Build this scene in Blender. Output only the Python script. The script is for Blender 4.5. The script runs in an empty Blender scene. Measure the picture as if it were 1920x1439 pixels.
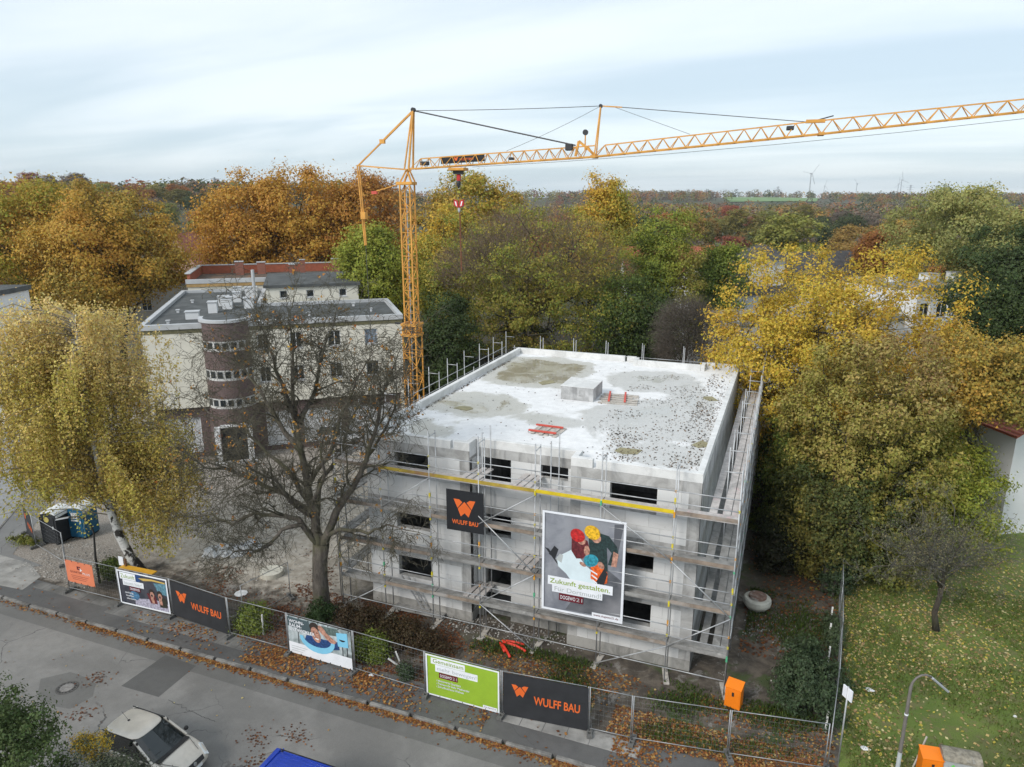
import bpy, bmesh, math, random
import numpy as np
from mathutils import Vector, Matrix

# ------------------------------------------------------------------ camera, world, sun, exposure
SC = bpy.context.scene
COL = SC.collection
R = math.radians
HAZE = 0.00013
CAM_H, PITCH, YAW, FPX = 20.0, R(14.6), R(21.2), 1331.0   # metres, radians, focal length in 1920-wide pixels
cam = bpy.data.cameras.new('camera')
cam.sensor_width = 36.0
cam.lens = FPX / 1920.0 * 36.0
cam.clip_start, cam.clip_end = 0.5, 30000.0
cam_o = bpy.data.objects.new('camera', cam)
COL.objects.link(cam_o)
cam_o.location = (0, 0, CAM_H)
cam_o.rotation_euler = (R(90) - PITCH, 0, YAW)
SC.camera = cam_o

SUN_EL, SUN_AZ = R(36), R(205)      # compass-like azimuth measured from +Y clockwise; light comes from behind-left of the camera
world = bpy.data.worlds.new('World')
SC.world = world
world.use_nodes = True
wn, wl = world.node_tree.nodes, world.node_tree.links
wn.clear()
w_out = wn.new('ShaderNodeOutputWorld')
w_bg = wn.new('ShaderNodeBackground')
w_bg.inputs['Strength'].default_value = 0.115
sky = wn.new('ShaderNodeTexSky')
sky.sky_type = 'NISHITA'
sky.sun_disc = False
sky.sun_elevation = SUN_EL
sky.sun_rotation = SUN_AZ
sky.air_density, sky.dust_density, sky.ozone_density = 1.0, 0.4, 2.0
# a high, thin layer of cloud: direction projected on a plane overhead, so streaks flatten towards the horizon
tc = wn.new('ShaderNodeTexCoord')
sep = wn.new('ShaderNodeSeparateXYZ')
wl.new(tc.outputs['Generated'], sep.inputs[0])
def wmath(op, a, b=None, clamp=False):
    n = wn.new('ShaderNodeMath'); n.operation = op; n.use_clamp = clamp
    for i, v in enumerate((a, b)):
        if v is None: continue
        if isinstance(v, (int, float)): n.inputs[i].default_value = v
        else: wl.new(v, n.inputs[i])
    return n.outputs[0]
zz = wmath('ADD', wmath('MAXIMUM', sep.outputs[2], 0.0), 0.11)
cx = wmath('DIVIDE', sep.outputs[0], zz)
cy_ = wmath('DIVIDE', sep.outputs[1], zz)
cmb = wn.new('ShaderNodeCombineXYZ')
wl.new(cx, cmb.inputs[0]); wl.new(cy_, cmb.inputs[1])
mp = wn.new('ShaderNodeMapping')
mp.inputs['Rotation'].default_value = (0, 0, R(-8))
mp.inputs['Scale'].default_value = (0.30, 0.85, 1)
mp.inputs['Location'].default_value = (1.7, 0.35, 0)
wl.new(cmb.outputs[0], mp.inputs[0])
nz = wn.new('ShaderNodeTexNoise')
nz.inputs['Scale'].default_value = 1.0
nz.inputs['Detail'].default_value = 5.0
nz.inputs['Roughness'].default_value = 0.5
nz.inputs['Distortion'].default_value = 0.5
wl.new(mp.outputs[0], nz.inputs['Vector'])
nzr = wn.new('ShaderNodeMapRange')
nzr.interpolation_type = 'SMOOTHSTEP'
nzr.inputs['From Min'].default_value, nzr.inputs['From Max'].default_value = 0.33, 0.68
wl.new(nz.outputs['Fac'], nzr.inputs['Value'])
w_cl = wn.new('ShaderNodeMix'); w_cl.data_type = 'RGBA'       # thin grey-blue cloud to thicker white cloud
w_cl.inputs['A'].default_value = (3.35, 3.98, 4.42, 1)
w_cl.inputs['B'].default_value = (5.1, 5.45, 5.68, 1)
wl.new(nzr.outputs[0], w_cl.inputs['Factor'])
w_mix = wn.new('ShaderNodeMix'); w_mix.data_type = 'RGBA'
w_mix.inputs['Factor'].default_value = 0.86
wl.new(sky.outputs[0], w_mix.inputs['A'])
wl.new(w_cl.outputs['Result'], w_mix.inputs['B'])
wl.new(w_mix.outputs['Result'], w_bg.inputs[0])
wl.new(w_bg.outputs[0], w_out.inputs[0])

sun = bpy.data.lights.new('sun', 'SUN')
sun.energy, sun.angle, sun.color = 1.5, R(20), (1.0, 0.95, 0.88)
sun_o = bpy.data.objects.new('sun', sun)
COL.objects.link(sun_o)
sun_o.rotation_euler = Vector((-math.sin(SUN_AZ) * math.cos(SUN_EL), -math.cos(SUN_AZ) * math.cos(SUN_EL), -math.sin(SUN_EL))).to_track_quat('-Z', 'Y').to_euler()

vs = SC.view_settings
vs.view_transform, vs.look, vs.exposure, vs.gamma = 'Standard', 'None', 0.84, 1.0
vs.use_curve_mapping = False
SC.cycles.use_denoising = True
SC.cycles.max_bounces = 6
SC.cycles.diffuse_bounces = 3
SC.cycles.glossy_bounces = 2
SC.cycles.transmission_bounces = 4
SC.cycles.transparent_max_bounces = 6
SC.cycles.volume_bounces = 0
SC.cycles.caustics_reflective = SC.cycles.caustics_refractive = False
SC.cycles.sample_clamp_indirect = 4.0

# ------------------------------------------------------------------ measuring helpers (survey of the place from the photograph)
_sp, _cp, _sy, _cy = math.sin(PITCH), math.cos(PITCH), math.sin(YAW), math.cos(YAW)
def _ray(x, y):
    u, v = (x - 960) / FPX, (719.5 - y) / FPX
    X, Y, Z = u, _cp + v * _sp, v * _cp - _sp
    return (X * _cy - Y * _sy, X * _sy + Y * _cy, Z, Y)
def G(x, y, z=0.0):                      # a point of known height
    r = _ray(x, y); k = (z - CAM_H) / r[2]
    return Vector((r[0] * k, r[1] * k, z))
def D(x, y, d):                          # a point at a known distance ahead
    r = _ray(x, y); k = d / r[3]
    return Vector((r[0] * k, r[1] * k, CAM_H + r[2] * k))
def TP(x, y, t):                         # a point on a plane parallel to the street
    r = _ray(x, y); k = t / r[1]
    return Vector((r[0] * k, t, CAM_H + r[2] * k))
def LF(X, Y):                            # lateral / forward metres -> ground plan
    return (X * _cy - Y * _sy, X * _sy + Y * _cy)

# ------------------------------------------------------------------ materials
MATS = {}
def _val(nt, v, sock):
    if isinstance(v, (int, float)): sock.default_value = v
    else: nt.links.new(v, sock)
def new_mat(name):
    m = bpy.data.materials.new(name); m.use_nodes = True
    nt = m.node_tree
    return m, nt, nt.nodes['Principled BSDF']
def noise(nt, scale, detail=4, rough=0.55, vec=None, dist=0.0):
    n = nt.nodes.new('ShaderNodeTexNoise')
    n.inputs['Scale'].default_value = scale; n.inputs['Detail'].default_value = detail
    n.inputs['Roughness'].default_value = rough; n.inputs['Distortion'].default_value = dist
    if vec is not None: nt.links.new(vec, n.inputs['Vector'])
    return n.outputs['Fac']
def coords(nt, kind='Object', scale=None):
    t = nt.nodes.new('ShaderNodeTexCoord')
    if kind == 'World':
        g = nt.nodes.new('ShaderNodeNewGeometry'); o = g.outputs['Position']
    else: o = t.outputs[kind]
    if scale:
        mpn = nt.nodes.new('ShaderNodeMapping'); mpn.inputs['Scale'].default_value = scale
        nt.links.new(o, mpn.inputs[0]); o = mpn.outputs[0]
    return o
def ramp(nt, fac, lo, hi, a=0.0, b=1.0, smooth=True):
    n = nt.nodes.new('ShaderNodeMapRange')
    if smooth: n.interpolation_type = 'SMOOTHSTEP'
    n.inputs['From Min'].default_value, n.inputs['From Max'].default_value = lo, hi
    n.inputs['To Min'].default_value, n.inputs['To Max'].default_value = a, b
    nt.links.new(fac, n.inputs['Value'])
    return n.outputs[0]
def mixc(nt, fac, a, b, mode='MIX'):
    n = nt.nodes.new('ShaderNodeMix'); n.data_type = 'RGBA'; n.blend_type = mode
    for k, v in (('Factor', fac), ('A', a), ('B', b)):
        s = n.inputs[k]
        if k != 'Factor': s = [i for i in n.inputs if i.name == k and i.type == 'RGBA'][0]
        if isinstance(v, (int, float)): s.default_value = v
        elif isinstance(v, tuple): s.default_value = (*v[:3], 1)
        else: nt.links.new(v, s)
    return [o for o in n.outputs if o.type == 'RGBA'][0]
def mmath(nt, op, a, b=None, clamp=False):
    n = nt.nodes.new('ShaderNodeMath'); n.operation = op; n.use_clamp = clamp
    for i, v in enumerate((a, b)):
        if v is not None: _val(nt, v, n.inputs[i])
    return n.outputs[0]
def bump(nt, bs, h, strength=0.3, dist=0.02):
    n = nt.nodes.new('ShaderNodeBump')
    n.inputs['Strength'].default_value = strength; n.inputs['Distance'].default_value = dist
    nt.links.new(h, n.inputs['Height']); nt.links.new(n.outputs[0], bs.inputs['Normal'])
def M(name, col, rough=0.7, metal=0.0, var=0.15, scale=3.0, space='Object', bmp=0.0, bscale=30.0, dirt=None, spec=0.4, em=None):
    """a plain painted / mineral / metal surface with some unevenness in its colour"""
    if name in MATS: return MATS[name]
    m, nt, bs = new_mat(name)
    c = coords(nt, space)
    n1 = noise(nt, scale, 6, 0.6, c)
    base = mixc(nt, ramp(nt, n1, 0.3, 0.7), tuple(x * (1 - var) for x in col), tuple(min(1, x * (1 + var)) for x in col))
    if dirt:
        n2 = noise(nt, scale * 0.45, 7, 0.65, c, 0.6)
        base = mixc(nt, ramp(nt, n2, dirt[1], dirt[1] + 0.2), base, dirt[0])
    nt.links.new(base, bs.inputs['Base Color'])
    bs.inputs['Roughness'].default_value = rough; bs.inputs['Metallic'].default_value = metal
    bs.inputs['Specular IOR Level'].default_value = spec
    if bmp: bump(nt, bs, noise(nt, bscale, 4, 0.6, c), bmp)
    MATS[name] = m
    return m

# ------------------------------------------------------------------ mesh helpers
def link(o): COL.objects.link(o); return o
def tag(o, label=None, cat=None, group=None, kind=None):
    if label: o['label'] = label
    if cat: o['category'] = cat
    if group: o['group'] = group
    if kind: o['kind'] = kind
    return o
def thing(name, label, cat, loc=(0, 0, 0), rz=0.0, group=None):
    o = link(bpy.data.objects.new(name, None)); o.empty_display_size = 0.3
    o.location = loc; o.rotation_euler = (0, 0, rz)
    return tag(o, label, cat, group)
def copy_tree(o, parent=None):
    c = link(o.copy())
    if parent is not None: c.parent = parent
    for ch in o.children: copy_tree(ch, c)
    return c
def put(name, mesh, parent=None, loc=(0, 0, 0), rot=(0, 0, 0), kind=None, label=None):
    o = link(bpy.data.objects.new(name, mesh)); o.parent = parent; o.location = loc; o.rotation_euler = rot
    if kind: o['kind'] = kind
    if label: o['label'] = label
    return o
class MB:
    def __init__(s): s.v, s.f = [], []
    def add(s, vs_, fs):
        k = len(s.v); s.v += [tuple(p) for p in vs_]; s.f += [tuple(i + k for i in f) for f in fs]; return s
    def box(s, x0, x1, y0, y1, z0, z1):
        return s.add([(x0,y0,z0),(x1,y0,z0),(x1,y1,z0),(x0,y1,z0),(x0,y0,z1),(x1,y0,z1),(x1,y1,z1),(x0,y1,z1)],
                     [(0,3,2,1),(4,5,6,7),(0,1,5,4),(1,2,6,5),(2,3,7,6),(3,0,4,7)])
    def tube(s, pts, r, n=6, cap=True):
        pts = [Vector(p) for p in pts]; rs = r if isinstance(r, (list, tuple)) else [r] * len(pts)
        rings, up = [], None
        for i, p in enumerate(pts):
            d = (pts[min(i+1, len(pts)-1)] - pts[max(i-1, 0)]).normalized()
            a = d.cross(Vector((0,0,1)) if abs(d.z) < 0.95 else Vector((1,0,0))).normalized() if up is None else (up - d * up.dot(d)).normalized()
            up = a; b = d.cross(a)
            rings.append([p + (a * math.cos(2*math.pi*k/n) + b * math.sin(2*math.pi*k/n)) * rs[i] for k in range(n)])
        vs_ = [q for rg in rings for q in rg]; fs = []
        for i in range(len(pts) - 1):
            for k in range(n): fs.append((i*n+k, i*n+(k+1)%n, (i+1)*n+(k+1)%n, (i+1)*n+k))
        if cap: fs += [tuple(range(n))[::-1], tuple((len(pts)-1)*n + k for k in range(n))]
        return s.add(vs_, fs)
    def bar(s, a, b, w, h=None, up=(0,0,1)):      # rectangular bar between two points
        a, b = Vector(a), Vector(b); h = h or w; d = (b - a).normalized(); u = Vector(up)
        if abs(d.dot(u)) > 0.98: u = Vector((1,0,0))
        x = d.cross(u).normalized(); z = x.cross(d)
        vs_ = [p + x*i*w/2 + z*j*h/2 for p in (a, b) for i, j in ((-1,-1),(1,-1),(1,1),(-1,1))]
        return s.add(vs_, [(0,1,2,3),(7,6,5,4),(0,4,5,1),(1,5,6,2),(2,6,7,3),(3,7,4,0)])
    def prism(s, pts, z0, z1):                     # polygon extruded in z
        n = len(pts)
        return s.add([(x,y,z0) for x,y in pts] + [(x,y,z1) for x,y in pts],
                     [tuple(range(n))[::-1], tuple(range(n,2*n))] + [(i,(i+1)%n,n+(i+1)%n,n+i) for i in range(n)])
    def loft(s, rings, close=True, caps=True):
        n = len(rings[0]); fs = []
        for i in range(len(rings)-1):
            for k in range(n if close else n-1): fs.append((i*n+k, i*n+(k+1)%n, (i+1)*n+(k+1)%n, (i+1)*n+k))
        if caps: fs += [tuple(range(n))[::-1], tuple((len(rings)-1)*n+k for k in range(n))]
        return s.add([p for rg in rings for p in rg], fs)
    def lathe(s, prof, n=16, c=(0,0)):
        return s.loft([[(c[0]+r*math.cos(2*math.pi*k/n), c[1]+r*math.sin(2*math.pi*k/n), z) for k in range(n)] for r, z in prof])
    def quad(s, a, b, c, d): return s.add([a,b,c,d], [(0,1,2,3)])
    def mesh(s, name, mat, smooth=False, bevel=0.0):
        m = bpy.data.meshes.new(name); m.from_pydata(s.v, [], s.f)
        if bevel:
            bm = bmesh.new(); bm.from_mesh(m)
            bmesh.ops.bevel(bm, geom=bm.edges[:], offset=bevel, segments=1, affect='EDGES'); bm.to_mesh(m); bm.free()
        m.materials.append(mat)
        if smooth: m.shade_smooth()
        return m
    def build(s, name, mat, parent=None, kind=None, smooth=False, bevel=0.0, loc=(0,0,0), rot=(0,0,0), label=None):
        return put(name, s.mesh(name, mat, smooth, bevel), parent, loc, rot, kind, label)
def boxm(name, mat, x0, x1, y0, y1, z0, z1, parent=None, **k):
    return MB().box(x0,x1,y0,y1,z0,z1).build(name, mat, parent, **k)
_TXT = {}
def text_mesh(body, size, mat, bold=0.0, align='LEFT', squash=1.0):
    c = bpy.data.curves.new('lettering', 'FONT'); c.body = body; c.size = size; c.align_x = align
    c.offset = bold * size; c.resolution_u = 3
    o = link(bpy.data.objects.new('lettering', c)); dg = bpy.context.evaluated_depsgraph_get()
    me = bpy.data.meshes.new_from_object(o.evaluated_get(dg)); bpy.data.objects.remove(o); bpy.data.curves.remove(c)
    me.materials.clear(); me.materials.append(mat)
    me.transform(Matrix.Diagonal((squash, 1, 1, 1)) )
    me.transform(Matrix.Rotation(R(90), 4, 'X'))      # stands upright, read from -Y
    return me
def text(body, size, mat, parent, x, y, z, bold=0.0, align='LEFT', name='lettering', width=None):
    me = text_mesh(body, size, mat, bold, align)
    if width and len(me.vertices):
        xs = [v.co.x for v in me.vertices]; w = max(xs) - min(xs)
        me.transform(Matrix.Diagonal((width / w, 1, 1, 1)))
    return put(name, me, parent, (x, y, z))

def fast_mesh(name, verts, quads, mat, cols=None, n=None, smooth=False):
    """numpy arrays -> mesh; quads (F,n)"""
    me = bpy.data.meshes.new(name); F = len(quads); n = n or quads.shape[1]
    me.vertices.add(len(verts)); me.vertices.foreach_set('co', np.ascontiguousarray(verts, np.float32).ravel())
    me.loops.add(F * n); me.loops.foreach_set('vertex_index', np.ascontiguousarray(quads, np.int32).ravel())
    me.polygons.add(F); me.polygons.foreach_set('loop_start', np.arange(0, F * n, n, dtype=np.int32))
    if cols is not None:
        a = me.attributes.new('col', 'FLOAT_COLOR', 'POINT')
        c4 = np.ones((len(verts), 4), np.float32); c4[:, :3] = cols
        a.data.foreach_set('color', c4.ravel())
    me.update(calc_edges=True)
    if smooth: me.shade_smooth()
    me.materials.append(mat)
    return me
# ------------------------------------------------------------------ the setting: terrain, streets, pavements, lawn
rng = np.random.default_rng(7)
random.seed(11)
def sstep(a, b, x): t = np.clip((x - a) / (b - a), 0, 1); return t * t * (3 - 2 * t)
def terrain_z(X, Y):
    """height over the lateral / forward plan: flat town, a wooded ridge on the left, far hills on the right"""
    X, Y = np.asarray(X, float), np.asarray(Y, float); r = np.hypot(X, Y); ang = X / np.maximum(Y, 1.0)
    left = 1 - sstep(-0.22, -0.02, ang)
    z = 17.0 * sstep(230, 470, r) * left
    z = z + (16.5 * sstep(930, 1160, r) + 6.0 * sstep(1160, 1420, r)) * (1 - 0.75 * left) * (0.86 + 0.14 * np.sin(X / 210.0 + 0.4))
    z = np.where(r > 130, z + 0.8 * np.sin(X / 61.0) * np.cos(Y / 73.0) * sstep(130, 300, r), z)
    return z - 0.15 * (1 - sstep(118, 135, r))

def ground_mat():
    m, nt, bs = new_mat('countryside'); c = coords(nt, 'World')
    a = noise(nt, 0.012, 5, 0.6, c); b = noise(nt, 0.15, 5, 0.6, c)
    col = mixc(nt, ramp(nt, a, 0.4, 0.6), (0.055, 0.06, 0.025), (0.085, 0.075, 0.035))
    col = mixc(nt, ramp(nt, b, 0.3, 0.75), col, (0.05, 0.05, 0.022))
    nt.links.new(col, bs.inputs['Base Color']); bs.inputs['Roughness'].default_value = 0.95
    return m
nr, na = 70, 120
rr = np.concatenate([np.linspace(0.0, 140, 15), np.geomspace(150, 5200, nr - 15)])
aa = np.linspace(R(-80), R(80), na)
RR, AA = np.meshgrid(rr, aa, indexing='ij')
X, Y = RR * np.sin(AA), RR * np.cos(AA) - 25
Zt = terrain_z(X, np.maximum(Y, 0))
S_, T_ = X * _cy - Y * _sy, X * _sy + Y * _cy
vv = np.stack([S_, T_, Zt], -1).reshape(-1, 3)
ii = (np.arange(nr - 1)[:, None] * na + np.arange(na - 1)[None, :]).ravel()
put('terrain', fast_mesh('terrain', vv, np.stack([ii, ii + na, ii + na + 1, ii + 1], 1)[:, ::-1], ground_mat(), smooth=True), kind='structure')

def site_mat():
    m, nt, bs = new_mat('building_site_soil'); c = coords(nt, 'World')
    sp_ = nt.nodes.new('ShaderNodeSeparateXYZ'); nt.links.new(c, sp_.inputs[0]); s, t = sp_.outputs[0], sp_.outputs[1]
    big, mid, fine = noise(nt, 0.35, 5, 0.6, c, 0.5), noise(nt, 1.6, 6, 0.65, c, 0.3), noise(nt, 14, 4, 0.7, c)
    grit = noise(nt, 60, 2, 0.7, c)
    soil = mixc(nt, ramp(nt, mid, 0.35, 0.65), (0.055, 0.045, 0.035), (0.13, 0.108, 0.085))
    sand = mixc(nt, ramp(nt, mid, 0.35, 0.7), (0.30, 0.265, 0.215), (0.49, 0.45, 0.39))
    s2 = mmath(nt, 'ADD', s, mmath(nt, 'MULTIPLY', big, 7.0)); t2 = mmath(nt, 'ADD', t, mmath(nt, 'MULTIPLY', mid, 3.5))
    yard = mmath(nt, 'MULTIPLY', ramp(nt, s2, -17.5, -15.0, 1, 0), ramp(nt, t2, 27.4, 29.6))
    col = mixc(nt, yard, soil, sand)
    corner = mmath(nt, 'MULTIPLY', ramp(nt, s2, -30.5, -27.5, 1, 0), ramp(nt, t2, 24.5, 25.5))
    col = mixc(nt, mmath(nt, 'MULTIPLY', corner, 0.9), col, mixc(nt, ramp(nt, fine, 0.4, 0.6), (0.17, 0.14, 0.115), (0.36, 0.335, 0.30)))
    rub = mmath(nt, 'MULTIPLY', ramp(nt, noise(nt, 0.9, 6, 0.7, c, 0.8), 0.56, 0.66), ramp(nt, grit, 0.45, 0.6))
    col = mixc(nt, rub, col, (0.40, 0.385, 0.36))
    gr = mmath(nt, 'MULTIPLY', ramp(nt, noise(nt, 0.55, 6, 0.65, c, 0.6), 0.54, 0.64), ramp(nt, s2, -11, -7))
    col = mixc(nt, mmath(nt, 'MULTIPLY', gr, 0.85), col, mixc(nt, fine, (0.025, 0.045, 0.012), (0.07, 0.10, 0.025)))
    wood = mmath(nt, 'MULTIPLY', ramp(nt, s, -1.5, 0.5), ramp(nt, t2, 36, 40))
    wood = mmath(nt, 'MAXIMUM', wood, ramp(nt, t2, 52, 56))
    col = mixc(nt, wood, col, mixc(nt, mid, (0.03, 0.024, 0.015), (0.075, 0.06, 0.03)))
    col = mixc(nt, ramp(nt, grit, 0.55, 0.75, 0, 0.45), col, (0.04, 0.035, 0.03))
    nt.links.new(col, bs.inputs['Base Color']); bs.inputs['Roughness'].default_value = 0.95
    bump(nt, bs, mixc(nt, 0.5, mid, fine), 0.8, 0.08)
    return m
g = MB().quad((-130, 22.9, 0), (130, 22.9, 0), (130, 112, 0), (-130, 112, 0))
g.build('building_site_ground', site_mat(), kind='structure')

def asphalt(name, a, b, seams=True):
    m, nt, bs = new_mat(name); c = coords(nt, 'World')
    n1, n2, n3 = noise(nt, 0.28, 5, 0.6, c, 0.6), noise(nt, 3.0, 6, 0.7, c), noise(nt, 70, 2, 0.8, c)
    col = mixc(nt, ramp(nt, n1, 0.35, 0.65), a, b)
    col = mixc(nt, ramp(nt, n2, 0.35, 0.75, 0, 0.35), col, tuple(x * 0.72 for x in a))
    col = mixc(nt, ramp(nt, n3, 0.4, 0.8, 0, 0.4), col, tuple(x * 1.6 for x in b))
    vo = nt.nodes.new('ShaderNodeTexVoronoi'); vo.feature = 'DISTANCE_TO_EDGE'; vo.inputs['Scale'].default_value = 0.22
    w = nt.nodes.new('ShaderNodeVectorMath'); w.operation = 'ADD'
    nw = nt.nodes.new('ShaderNodeTexNoise'); nw.inputs['Scale'].default_value = 0.9; nw.inputs['Detail'].default_value = 6
    nt.links.new(c, nw.inputs['Vector']); nt.links.new(c, w.inputs[0]); nt.links.new(nw.outputs['Color'], w.inputs[1]); nt.links.new(w.outputs[0], vo.inputs['Vector'])
    crack = mmath(nt, 'MULTIPLY', ramp(nt, vo.outputs['Distance'], 0.0, 0.006, 1, 0), ramp(nt, n1, 0.42, 0.55))
    col = mixc(nt, mmath(nt, 'MULTIPLY', crack, 0.75 if seams else 0.3), col, (0.03, 0.03, 0.03))
    nt.links.new(col, bs.inputs['Base Color'])
    nt.links.new(ramp(nt, n1, 0.3, 0.7, 0.62, 0.85), bs.inputs['Roughness'])
    bump(nt, bs, n3, 0.35, 0.01)
    MATS[name] = m
    return m
road_m = asphalt('worn_asphalt', (0.145, 0.14, 0.132), (0.22, 0.212, 0.2))
MB().quad((-150, -40, -0.11), (90, -40, -0.11), (90, 21.0, -0.11), (-150, 21.0, -0.11)).build('road', road_m, kind='structure')
patch_m = asphalt('newer_asphalt', (0.075, 0.073, 0.07), (0.10, 0.098, 0.094), False)
MB().quad((-24.95, 18.25, -0.106), (-22.9, 18.3, -0.106), (-23.0, 20.45, -0.106), (-24.9, 20.55, -0.106)).build('asphalt_patch', patch_m, kind='structure')
strip_m = asphalt('trench_asphalt', (0.11, 0.107, 0.1), (0.15, 0.146, 0.138), False)
MB().quad((-60, 20.15, -0.107), (20, 19.95, -0.107), (20, 20.95, -0.107), (-60, 20.95, -0.107)).build('road_edge_strip', strip_m, kind='structure')
p_ = G(125, 1286)
MB().add([(p_.x + r_ * math.cos(R(a)), p_.y + r_ * .8 * math.sin(R(a)), -0.1075) for a, r_ in ((0, 1.5), (40, 1.2), (80, 1.0), (130, 1.3), (180, 1.6), (230, 1.2), (275, 1.35), (320, 1.7))], [tuple(range(8))]).build('manhole_surround', strip_m, kind='structure')
MB().quad((-9.5, 17.2, -0.1065), (-3.0, 16.9, -0.1065), (-2.9, 18.4, -0.1065), (-9.4, 18.8, -0.1065)).build('asphalt_patch', strip_m, kind='structure')
tar = M('tar_joint', (0.035, 0.034, 0.033), 0.6, var=0.3, scale=6, space='World'); rt_ = random.Random(4)
for (x0, y0, x1, y1) in ((-22.4, 18.3, -19.6, 18.0), (-17.6, 15.4, -16.4, 17.7), (-38, 20.1, -34, 17.2)):
    n = 26; pts = [(x0 + (x1 - x0) * i / n + rt_.gauss(0, .03), y0 + (y1 - y0) * i / n + rt_.gauss(0, .035)) for i in range(n + 1)]; m_ = MB(); w_ = .009
    for (a, b), (c0_, d0_) in zip(pts, pts[1:]): m_.add([(a, b - w_, -.1045), (c0_, d0_ - w_, -.1045), (c0_, d0_ + w_, -.1045), (a, b + w_, -.1045)], [(0, 1, 2, 3)])
    m_.build('road_crack', tar, kind='structure')
# side street on the left
dS, nS = Vector((-0.63, 0.776, 0)).normalized(), Vector((-0.776, -0.63, 0)).normalized()
A0 = Vector((-44.7, 26.45, 0))
q = [A0 - dS * 6.5, A0 + dS * 75, A0 + dS * 75 + nS * 7.5, A0 - dS * 6.5 + nS * 7.5]
MB().add([(p.x, p.y, 0.006) for p in q], [(0, 1, 2, 3)][::-1]).build('side_street', asphalt('side_street_asphalt', (0.2, 0.2, 0.2), (0.27, 0.27, 0.27)), kind='structure')
pave_m = asphalt('pavement_asphalt', (0.068, 0.067, 0.066), (0.105, 0.103, 0.1), False)
conc_kerb = M('kerb_stone', (0.19, 0.183, 0.172), 0.92, var=0.35, scale=2.5, space='World', bmp=0.5, dirt=((0.085, 0.08, 0.072), 0.5))
pv = MB().prism([(-62, 21.15), (20, 21.15), (20, 22.9), (-62, 22.9)], -0.15, 0.012).build('pavement', pave_m, kind='structure')
k0 = MB().box(-0.495, 0.495, 21.0, 21.146, -0.2, 0.02).mesh('kerb_stone', conc_kerb, bevel=0.015)
for i in range(64):
    put('kerb_stone', k0, pv, (-48 + i * 1.0, 0.006 * math.sin(i * 2.3), 0.006 * math.sin(i * 1.7)), (0, 0, 0.004 * math.sin(i * 3.1)))
slab_m = M('paving_slab', (0.15, 0.146, 0.138), 0.9, var=0.35, scale=0.8, space='World', bmp=0.3, dirt=((0.09, 0.085, 0.078), 0.52))
pale_m = M('pale_concrete', (0.27, 0.262, 0.247), 0.85, var=0.25, scale=1.1, space='World', bmp=0.2, dirt=((0.12, 0.11, 0.10), 0.56))
sm = {}
for (a, b, t0, t1, dx, mt) in ((-36.0, -30.4, 22.3, 22.86, 0.7, slab_m), (-30.4, -21.6, 21.95, 22.86, 0.55, slab_m), (-9.2, -3.6, 22.05, 22.86, 0.93, pale_m)):
    n = max(1, round((b - a) / dx)); w = (b - a) / n
    key = (round(w, 3), t0, t1)
    me = MB().box(0.008, w - 0.008, t0, t1, -0.02, 0.0).mesh('paving_slab', mt, bevel=0.006)
    for i in range(n): put('paving_slab', me, pv, (a + i * w, 0, 0.018 + 0.005 * math.sin(i * 5.1)))
MB().add([(-44.5, 21.2, 0.018), (-36.2, 21.9, 0.018), (-36.6, 23.2, 0.018), (-38.6, 24.0, 0.018), (-43.0, 24.1, 0.018)], [(0, 1, 2, 3, 4)]).build('corner_concrete', pale_m, kind='structure')
q = [A0 - dS * 6.0, A0 + dS * 60, A0 + dS * 60 - nS * 2.1, A0 - dS * 4.2 - nS * 1.9, A0 - dS * 6.3 - nS * 4.0]
spv = MB().add([(p.x, p.y, 0.014) for p in q], [tuple(range(5))[::-1]]).build('side_pavement', asphalt('side_pavement_asphalt', (0.13, 0.128, 0.124), (0.19, 0.187, 0.18)), kind='structure')
k1 = MB().box(-0.49, 0.49, -0.07, 0.07, -0.1, 0.05).mesh('kerb_stone', conc_kerb, bevel=0.012)
for i in range(40):
    p = A0 + dS * (i - 4.0); put('kerb_stone', k1, spv, (p.x, p.y, 0), (0, 0, math.atan2(dS.y, dS.x)))

def lawn_mat():
    m, nt, bs = new_mat('autumn_lawn'); c = coords(nt, 'World')
    n1, n2, n3 = noise(nt, 0.25, 5, 0.6, c, 0.4), noise(nt, 1.7, 6, 0.65, c), noise(nt, 30, 3, 0.7, coords(nt, 'World', (1, 0.6, 1)))
    col = mixc(nt, ramp(nt, n1, 0.35, 0.65), (0.105, 0.16, 0.024), (0.17, 0.225, 0.04))
    col = mixc(nt, ramp(nt, n2, 0.46, 0.66, 0, 0.8), col, (0.18, 0.15, 0.07)); col = mixc(nt, ramp(nt, noise(nt, 0.12, 4, 0.6, c, 1.0), 0.54, 0.68, 0, 0.45), col, (0.085, 0.075, 0.035))
    col = mixc(nt, ramp(nt, n3, 0.35, 0.75, 0, 0.6), col, (0.05, 0.075, 0.016))
    nt.links.new(col, bs.inputs['Base Color']); bs.inputs['Roughness'].default_value = 0.95
    bump(nt, bs, n3, 0.8, 0.06)
    return m
lawn_me = MB().add([(3.3, 24.3, 0.006), (4.6, 21.3, 0.006), (75, 21.3, 0.006), (75, 80, 0.006), (14, 80, 0.006), (4.6, 41, 0.006)], [tuple(range(6))])
lawn_me.build('lawn', lawn_mat(), kind='structure')
MB().add([(4.6, 21.15, 0.004), (75, 21.15, 0.004), (75, 21.3, 0.004), (4.6, 21.3, 0.004)], [(0, 1, 2, 3)])

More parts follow.
